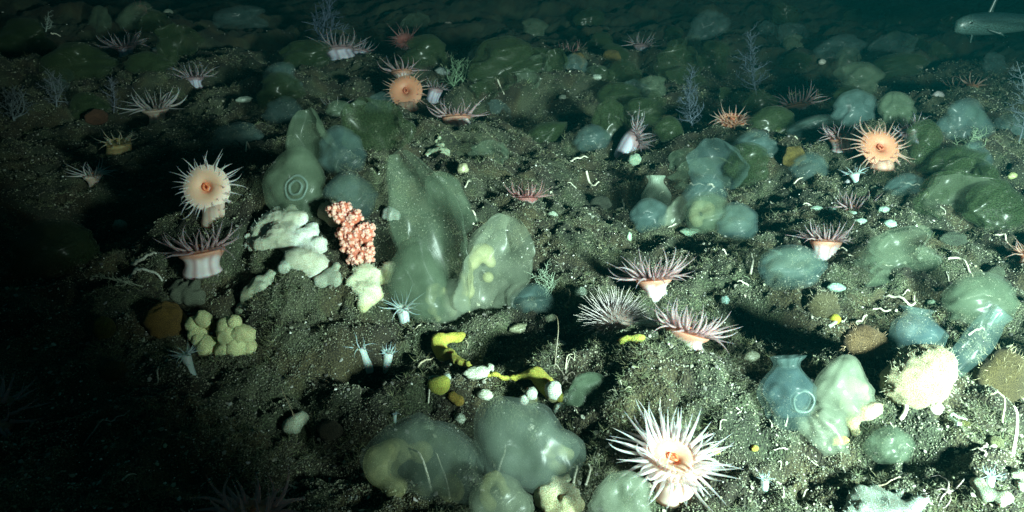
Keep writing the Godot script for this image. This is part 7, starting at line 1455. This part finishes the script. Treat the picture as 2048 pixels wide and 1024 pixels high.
	[Vector3(0.3490, 0.0000, -0.6231), 0.01535, [0.70, 0.70, 0.64], -2.753, 0.001179, 0.003, 2.538, "tiny white worm tube down left of the bright white bead", "tiny worm tubes on the right silt"],
	[Vector3(0.5615, 0.0000, -0.6856), 0.01399, [0.70, 0.70, 0.64], -2.391, 0.001028, 0.003, 5.07, "tiny white worm tube just right of the bright white bead", "tiny worm tubes on the right silt"],
	[Vector3(0.2898, 0.0000, -0.7266), 0.01551, [0.70, 0.70, 0.64], -2.535, 0.001067, 0.003, 5.674, "tiny white worm tube down left of the blue vase squirt", "tiny worm tubes on the right silt"],
	[Vector3(0.3308, 0.0000, -0.7042), 0.01734, [0.70, 0.70, 0.64], 0.6594, 0.001255, 0.003, 1.418, "tiny white worm tube down right of the leaning pink anemone", "tiny worm tubes on the right silt"],
	[Vector3(0.4786, 0.0000, -0.6911), 0.02024, [0.70, 0.70, 0.64], -2.94, 0.0008321, 0.003, 4.436, "tiny white worm tube left of the bright white bead", "tiny worm tubes on the right silt"],
	[Vector3(0.6371, 0.0000, -0.9411), 0.01563, [0.70, 0.70, 0.64], 2.028, 0.001046, 0.003, 3.324, "tiny white worm tube above the white bristly sponge", "tiny worm tubes on the right silt"],
	[Vector3(0.2600, 0.0000, -0.6899), 0.01407, [0.70, 0.70, 0.64], -1.786, 0.0009958, 0.003, 1.306, "tiny white worm tube up right of the largest anemone", "tiny worm tubes on the right silt"],
	[Vector3(0.2972, 0.0000, -0.6332), 0.01366, [0.70, 0.70, 0.64], 0.4491, 0.001002, 0.003, 0.009522, "tiny white worm tube right of the largest anemone, toward the blue vase squirt", "tiny worm tubes on the right silt"],
	[Vector3(0.2794, 0.0000, -0.8669), 0.0135, [0.70, 0.70, 0.64], -0.8612, 0.00143, 0.003, 4.119, "tiny white worm tube just down right of the leaning pink anemone", "tiny worm tubes on the right silt"],
	[Vector3(0.6643, 0.0000, -1.2850), 0.02895, [0.70, 0.70, 0.64], -1.645, 0.001474, 0.003, 5.664, "tiny white worm tube just right of the pink anemone ringed by shells", "tiny worm tubes on the right silt"],
	[Vector3(0.8774, 0.0000, -1.0829), 0.01916, [0.70, 0.70, 0.64], -1.112, 0.001742, 0.003, 3.744, "tiny white worm tube above the fuzzy brown sponge", "tiny worm tubes on the right silt"],
	[Vector3(0.3899, 0.0000, -1.1010), 0.01965, [0.70, 0.70, 0.64], -1.903, 0.001733, 0.003, 2.416, "tiny white worm tube up right of the leaning pink anemone", "tiny worm tubes on the right silt"],
	[Vector3(0.4912, 0.0000, -0.9961), 0.01384, [0.70, 0.70, 0.64], -3.703, 0.00127, 0.003, 3.125, "tiny white worm tube above the blue vase squirt", "tiny worm tubes on the right silt"],
	[Vector3(0.4852, 0.0000, -0.6720), 0.0119, [0.70, 0.70, 0.64], -1.1, 0.0007511, 0.003, 6.278, "tiny white worm tube just down left of the bright white bead", "tiny worm tubes on the right silt"],
	[Vector3(0.6107, 0.0000, -0.9464), 0.01966, [0.70, 0.70, 0.64], -3.015, 0.001497, 0.003, 5.816, "tiny white worm tube up left of the white bristly sponge", "tiny worm tubes on the right silt"],
	[Vector3(0.4855, 0.0000, -0.7712), 0.0157, [0.70, 0.70, 0.64], 3.445, 0.0008421, 0.003, 0.9785, "tiny white worm tube up left of the bright white bead", "tiny worm tubes on the right silt"],
	[Vector3(0.5471, 0.0000, -0.6366), 0.01729, [0.70, 0.70, 0.64], 0.5776, 0.000923, 0.003, 6.05, "tiny white worm tube left of the upright white tube", "tiny worm tubes on the right silt"],
	[Vector3(0.4401, 0.0000, -0.6384), 0.00952, [0.70, 0.70, 0.64], 3.621, 0.001048, 0.003, 1.302, "tiny white worm tube left of the mauve brittle star", "tiny worm tubes on the right silt"],
	[Vector3(0.4223, 0.0000, -1.1020), 0.02385, [0.70, 0.70, 0.64], -1.541, 0.001641, 0.003, 4.213, "tiny white worm tube down left of the wide blue squirt", "tiny worm tubes on the right silt"],
	[Vector3(0.8714, 0.0000, -1.0736), 0.0158, [0.70, 0.70, 0.64], -3.733, 0.001696, 0.003, 4.144, "tiny white worm tube right of the large flat green squirt", "tiny worm tubes on the right silt"],
	[Vector3(0.7077, 0.0000, -1.0928), 0.02423, [0.70, 0.70, 0.64], 2.047, 0.001089, 0.003, 2.426, "tiny white worm tube below the large flat green squirt", "tiny worm tubes on the right silt"],
	[Vector3(0.3419, 0.0000, -0.6746), 0.0176, [0.70, 0.70, 0.64], -0.1231, 0.001055, 0.003, 3.107, "tiny white worm tube down left of the white bristly sponge", "tiny worm tubes on the right silt"],
	[Vector3(0.4709, 0.0000, -0.7825), 0.01412, [0.70, 0.70, 0.64], 2.456, 0.0009973, 0.003, 0.3124, "tiny white worm tube right of the blue vase squirt", "tiny worm tubes on the right silt"],
	[Vector3(0.4608, 0.0000, -0.7695), 0.01983, [0.70, 0.70, 0.64], 1.78, 0.0008466, 0.003, 1.067, "tiny white worm tube left of the white bristly sponge, toward the blue vase squirt", "tiny worm tubes on the right silt"],
	[Vector3(0.2302, 0.0000, -0.6572), 0.01345, [0.70, 0.70, 0.64], -0.3065, 0.001078, 0.003, 4.544, "tiny white worm tube just right of the largest anemone", "tiny worm tubes on the right silt"],
	[Vector3(0.4953, 0.0000, -0.7921), 0.01236, [0.70, 0.70, 0.64], -3.685, 0.001367, 0.003, 1.218, "tiny white worm tube left of the white bristly sponge, toward the bright white bead", "tiny worm tubes on the right silt"],
	[Vector3(0.3532, 0.0000, -0.7148), 0.01225, [0.70, 0.70, 0.64], 0.7972, 0.001136, 0.003, 1.023, "tiny white worm tube below the blue vase squirt, toward the largest anemone", "tiny worm tubes on the right silt"],
	[Vector3(0.3416, 0.0000, -0.9773), 0.01906, [0.70, 0.70, 0.64], 0.7286, 0.001246, 0.003, 2.284, "tiny white worm tube just right of the leaning pink anemone", "tiny worm tubes on the right silt"],
	[Vector3(0.8250, 0.0000, -1.1556), 0.02322, [0.70, 0.70, 0.64], -1.26, 0.001661, 0.003, 2.526, "tiny white worm tube up left of the fuzzy brown sponge", "tiny worm tubes on the right silt"],
	[Vector3(0.4189, 0.0000, -0.7300), 0.01277, [0.70, 0.70, 0.64], 2.698, 0.0009915, 0.003, 4.914, "tiny white worm tube down right of the blue vase squirt, toward the white bristly sponge", "tiny worm tubes on the right silt"],
	[Vector3(0.5057, 0.0000, -1.0130), 0.0213, [0.70, 0.70, 0.64], -3.374, 0.00164, 0.003, 1.786, "tiny white worm tube below the wide blue squirt", "tiny worm tubes on the right silt"],
	[Vector3(0.3831, 0.0000, -0.6700), 0.01263, [0.70, 0.70, 0.64], -1.408, 0.0007541, 0.003, 3.65, "tiny white worm tube below the blue vase squirt, toward the bright white bead", "tiny worm tubes on the right silt"],
	[Vector3(0.6487, 0.0000, -1.1954), 0.02233, [0.70, 0.70, 0.64], 2.587, 0.00126, 0.003, 2.893, "tiny white worm tube down right of the pink anemone ringed by shells", "tiny worm tubes on the right silt"],
	[Vector3(0.4051, 0.0000, -0.6154), 0.01459, [0.70, 0.70, 0.64], 3.705, 0.0008988, 0.003, 4.697, "tiny white worm tube left of the mauve brittle star, toward the bright white bead", "tiny worm tubes on the right silt"],
	[Vector3(0.3289, 0.0000, -0.6655), 0.01204, [0.70, 0.70, 0.64], -1.994, 0.0008596, 0.003, 6.021, "tiny white worm tube below the blue vase squirt, toward the white bristly sponge", "tiny worm tubes on the right silt"],
	[Vector3(0.4010, 0.0000, -1.2050), 0.01652, [0.70, 0.70, 0.64], 2.824, 0.001661, 0.003, 4.706, "tiny white worm tube left of the wide blue squirt", "tiny worm tubes on the right silt"],
	[Vector3(0.4051, 0.0000, -0.6633), 0.0166, [0.70, 0.70, 0.64], 3.932, 0.0007849, 0.003, 2.278, "tiny white worm tube down right of the blue vase squirt, toward the bright white bead", "tiny worm tubes on the right silt"],
	[Vector3(0.4197, 0.0000, -0.9797), 0.01897, [0.70, 0.70, 0.64], 3.013, 0.001315, 0.003, 5.289, "tiny white worm tube up left of the blue vase squirt", "tiny worm tubes on the right silt"],
	[Vector3(0.8888, 0.0000, -1.6263), 0.01433, [0.66, 0.70, 0.62], 0.5285, 0.001465, 0.003, 5.79, "tiny pale worm tube just below the wide open round anemone", "tiny worm tubes on the upper silt"],
	[Vector3(0.8335, 0.0000, -2.1795), 0.02488, [0.66, 0.70, 0.62], 3.124, 0.001733, 0.003, 0.5615, "tiny pale worm tube down left of the anemone on the turquoise foot", "tiny worm tubes on the upper silt"],
	[Vector3(0.0938, 0.0000, -1.5935), 0.02372, [0.66, 0.70, 0.62], -3.891, 0.001759, 0.003, 1.948, "tiny pale worm tube just right of the deep rose anemone", "tiny worm tubes on the upper silt"],
	[Vector3(0.7240, 0.0000, -1.8091), 0.02341, [0.66, 0.70, 0.62], 0.9004, 0.002112, 0.003, 4.68, "tiny pale worm tube just up left of the yellow ball", "tiny worm tubes on the upper silt"],
	[Vector3(0.3898, 0.0000, -1.6954), 0.02392, [0.66, 0.70, 0.62], 3.621, 0.001839, 0.003, 2.816, "tiny pale worm tube just right of the bright bottle squirt", "tiny worm tubes on the upper silt"],
	[Vector3(0.9479, 0.0000, -1.4569), 0.01339, [0.66, 0.70, 0.62], 3.834, 0.001398, 0.003, 3.056, "tiny pale worm tube up right of the large flat green squirt", "tiny worm tubes on the upper silt"],
	[Vector3(0.3574, 0.0000, -1.4015), 0.02196, [0.66, 0.70, 0.62], -0.05206, 0.001722, 0.003, 3.61, "tiny pale worm tube down right of the bright bottle squirt", "tiny worm tubes on the upper silt"],
	[Vector3(0.3925, 0.0000, -1.5558), 0.01573, [0.66, 0.70, 0.62], 0.006678, 0.001412, 0.003, 1.695, "tiny pale worm tube above the pink anemone with the spiky shadow", "tiny worm tubes on the upper silt"],
	[Vector3(0.5251, 0.0000, -1.6620), 0.01736, [0.66, 0.70, 0.62], -2.303, 0.00146, 0.003, 5.795, "tiny pale worm tube right of the bright bottle squirt", "tiny worm tubes on the upper silt"],
	[Vector3(0.2561, 0.0000, -2.0754), 0.03153, [0.66, 0.70, 0.62], -0.206, 0.001667, 0.003, 2.251, "tiny pale worm tube left of the anemone lying on its side", "tiny worm tubes on the upper silt"],
	[Vector3(0.1623, 0.0000, -1.6710), 0.02573, [0.66, 0.70, 0.62], 0.6074, 0.001439, 0.003, 2.996, "tiny pale worm tube right of the deep rose anemone", "tiny worm tubes on the upper silt"],
	[Vector3(0.5745, 0.0000, -1.9203), 0.02088, [0.66, 0.70, 0.62], -0.2409, 0.002017, 0.003, 0.5818, "tiny pale worm tube just down left of the bushy orange tan anemone", "tiny worm tubes on the upper silt"],
	[Vector3(0.2890, 0.0000, -1.6130), 0.01267, [0.66, 0.70, 0.62], -3.365, 0.001536, 0.003, 4.401, "tiny pale worm tube down left of the bright bottle squirt", "tiny worm tubes on the upper silt"],
	[Vector3(-0.0186, 0.0000, -2.1090), 0.0245, [0.66, 0.70, 0.62], -3.159, 0.001833, 0.003, 0.3303, "tiny pale worm tube above the deep rose anemone", "tiny worm tubes on the upper silt"],
	[Vector3(0.6577, 0.0000, -1.8273), 0.01384, [0.66, 0.70, 0.62], 3.381, 0.00144, 0.003, 4.604, "tiny pale worm tube left of the yellow ball", "tiny worm tubes on the upper silt"],
	[Vector3(0.1389, 0.0000, -1.3975), 0.01907, [0.66, 0.70, 0.62], 1.888, 0.001366, 0.003, 1.329, "tiny pale worm tube down right of the deep rose anemone", "tiny worm tubes on the upper silt"],
	[Vector3(0.3772, 0.0000, -1.6815), 0.01662, [0.66, 0.70, 0.62], -1.999, 0.001692, 0.003, 0.1006, "tiny pale worm tube just down right of the bright bottle squirt", "tiny worm tubes on the upper silt"],
	[Vector3(0.5257, 0.0000, -2.2300), 0.02607, [0.66, 0.70, 0.62], -0.5658, 0.002089, 0.003, 1.367, "tiny pale worm tube just right of the anemone lying on its side", "tiny worm tubes on the upper silt"],
	[Vector3(0.6863, 0.0000, -2.1443), 0.02975, [0.66, 0.70, 0.62], 1.823, 0.00247, 0.003, 0.8418, "tiny pale worm tube just below the bushy orange tan anemone", "tiny worm tubes on the upper silt"],
	[Vector3(0.6583, 0.0000, -1.4780), 0.02379, [0.66, 0.70, 0.62], -0.9536, 0.001809, 0.003, 0.3496, "tiny pale worm tube just up left of the pink anemone ringed by shells", "tiny worm tubes on the upper silt"],
	[Vector3(0.0941, 0.0000, -1.5203), 0.01553, [0.66, 0.70, 0.62], -2.028, 0.001189, 0.003, 1.37, "tiny pale worm tube left of the bright bottle squirt", "tiny worm tubes on the upper silt"],
	[Vector3(0.9273, 0.0000, -1.4110), 0.02302, [0.66, 0.70, 0.62], -1.698, 0.001269, 0.003, 5.509, "tiny pale worm tube right of the low pink anemone", "tiny worm tubes on the upper silt"],
	[Vector3(0.8664, 0.0000, -1.6866), 0.01499, [0.66, 0.70, 0.62], -3.939, 0.00139, 0.003, 4.003, "tiny pale worm tube just left of the wide open round anemone", "tiny worm tubes on the upper silt"],
	[Vector3(0.1687, 0.0000, -1.4853), 0.02446, [0.66, 0.70, 0.62], 3.468, 0.001745, 0.003, 2.143, "tiny pale worm tube down left of the anemone lying on its side", "tiny worm tubes on the upper silt"],
	[Vector3(0.7950, 0.0000, -1.8970), 0.01794, [0.66, 0.70, 0.62], 1.856, 0.001841, 0.003, 3.062, "tiny pale worm tube just above the yellow ball", "tiny worm tubes on the upper silt"],
	[Vector3(0.7731, 0.0000, -1.4817), 0.01425, [0.66, 0.70, 0.62], 0.8563, 0.001319, 0.003, 3.663, "tiny pale worm tube just down left of the low pink anemone", "tiny worm tubes on the upper silt"],
	[Vector3(0.2241, 0.0000, -0.9779), 0.0198, [0.60, 0.58, 0.48], 2.661, 0.0009269, 0.003, 5.653, "tiny pale thread right of the bristly urchin", "tiny threads on the front ridge"],
	[Vector3(0.0887, 0.0000, -0.8495), 0.01131, [0.60, 0.58, 0.48], -1.068, 0.0008361, 0.003, 5.122, "tiny pale thread down left of the bristly urchin", "tiny threads on the front ridge"],
	[Vector3(0.0624, 0.0000, -0.7970), 0.01776, [0.60, 0.58, 0.48], -1.152, 0.0009809, 0.003, 0.6244, "tiny pale thread up right of the big clear squirt", "tiny threads on the front ridge"],
	[Vector3(-0.1432, 0.0000, -0.9856), 0.01433, [0.60, 0.58, 0.48], -3.459, 0.001228, 0.003, 5.672, "tiny pale thread up left of the yellow strand", "tiny threads on the front ridge"],
	[Vector3(-0.1517, 0.0000, -0.9943), 0.01458, [0.60, 0.58, 0.48], -3.039, 0.0009622, 0.003, 4.828, "tiny pale thread up left of the big clear squirt", "tiny threads on the front ridge"],
	[Vector3(-0.0611, 0.0000, -0.9167), 0.01048, [0.60, 0.58, 0.48], -2.675, 0.0008695, 0.003, 6.092, "tiny pale thread just up left of the yellow strand", "tiny threads on the front ridge"],
	[Vector3(0.1990, 0.0000, -0.8932), 0.01428, [0.60, 0.58, 0.48], -1.006, 0.001101, 0.003, 0.338, "tiny pale thread just down right of the bristly urchin", "tiny threads on the front ridge"],
	[Vector3(0.0851, 0.0000, -0.7653), 0.01392, [0.60, 0.58, 0.48], 0.6014, 0.0007249, 0.003, 4.638, "tiny pale thread down right of the yellow strand", "tiny threads on the front ridge"],
	[Vector3(-0.1525, 0.0000, -0.9201), 0.01694, [0.60, 0.58, 0.48], -3.751, 0.0008622, 0.003, 4.795, "tiny pale thread left of the yellow strand", "tiny threads on the front ridge"],
	[Vector3(0.1751, 0.0000, -0.9980), 0.02222, [0.60, 0.58, 0.48], -2.775, 0.001124, 0.003, 2.073, "tiny pale thread down right of the pale round ball", "tiny threads on the front ridge"],
	[Vector3(-0.1043, 0.0000, -0.7822), 0.01761, [0.60, 0.58, 0.48], -0.3363, 0.0009615, 0.003, 0.5051, "tiny pale thread down left of the yellow strand", "tiny threads on the front ridge"],
	[Vector3(0.0203, 0.0000, -0.9980), 0.01747, [0.60, 0.58, 0.48], -0.3139, 0.001188, 0.003, 2.976, "tiny pale thread up right of the yellow strand", "tiny threads on the front ridge"],
	[Vector3(-0.0761, 0.0000, -0.9684), 0.01271, [0.60, 0.58, 0.48], -1.218, 0.0008359, 0.003, 5.403, "tiny pale thread left of the pale round ball", "tiny threads on the front ridge"],
	[Vector3(0.0768, 0.0000, -0.8358), 0.01942, [0.60, 0.58, 0.48], -1.782, 0.001019, 0.003, 1.206, "tiny pale thread below the pale round ball", "tiny threads on the front ridge"],
	[Vector3(0.1340, 0.0000, -0.7668), 0.01435, [0.60, 0.58, 0.48], 2.431, 0.0008927, 0.003, 1.671, "tiny pale thread below the bristly urchin", "tiny threads on the front ridge"],
	[Vector3(-0.0444, 0.0000, -0.8739), 0.009895, [0.60, 0.58, 0.48], 1.577, 0.0009306, 0.003, 2.751, "tiny pale thread down left of the pale round ball", "tiny threads on the front ridge"],
	[Vector3(0.1896, 0.0000, -0.7266), 0.01309, [0.60, 0.58, 0.48], 1.444, 0.0006897, 0.003, 0.4732, "tiny pale thread above the largest anemone", "tiny threads on the front ridge"],
	[Vector3(-0.0175, 0.0000, -0.7784), 0.01257, [0.60, 0.58, 0.48], 0.1754, 0.001036, 0.003, 4.834, "tiny pale thread just up left of the big clear squirt", "tiny threads on the front ridge"],
	[Vector3(-0.1292, 0.0000, -0.9476), 0.0103, [0.60, 0.58, 0.48], 1.351, 0.00123, 0.003, 2.051, "tiny pale thread left of the yellow strand, toward the big clear squirt", "tiny threads on the front ridge"],
	[Vector3(-0.0438, 0.0000, -0.8443), 0.01056, [0.60, 0.58, 0.48], 0.7484, 0.001137, 0.003, 6.076, "tiny pale thread just down left of the yellow strand", "tiny threads on the front ridge"],
]
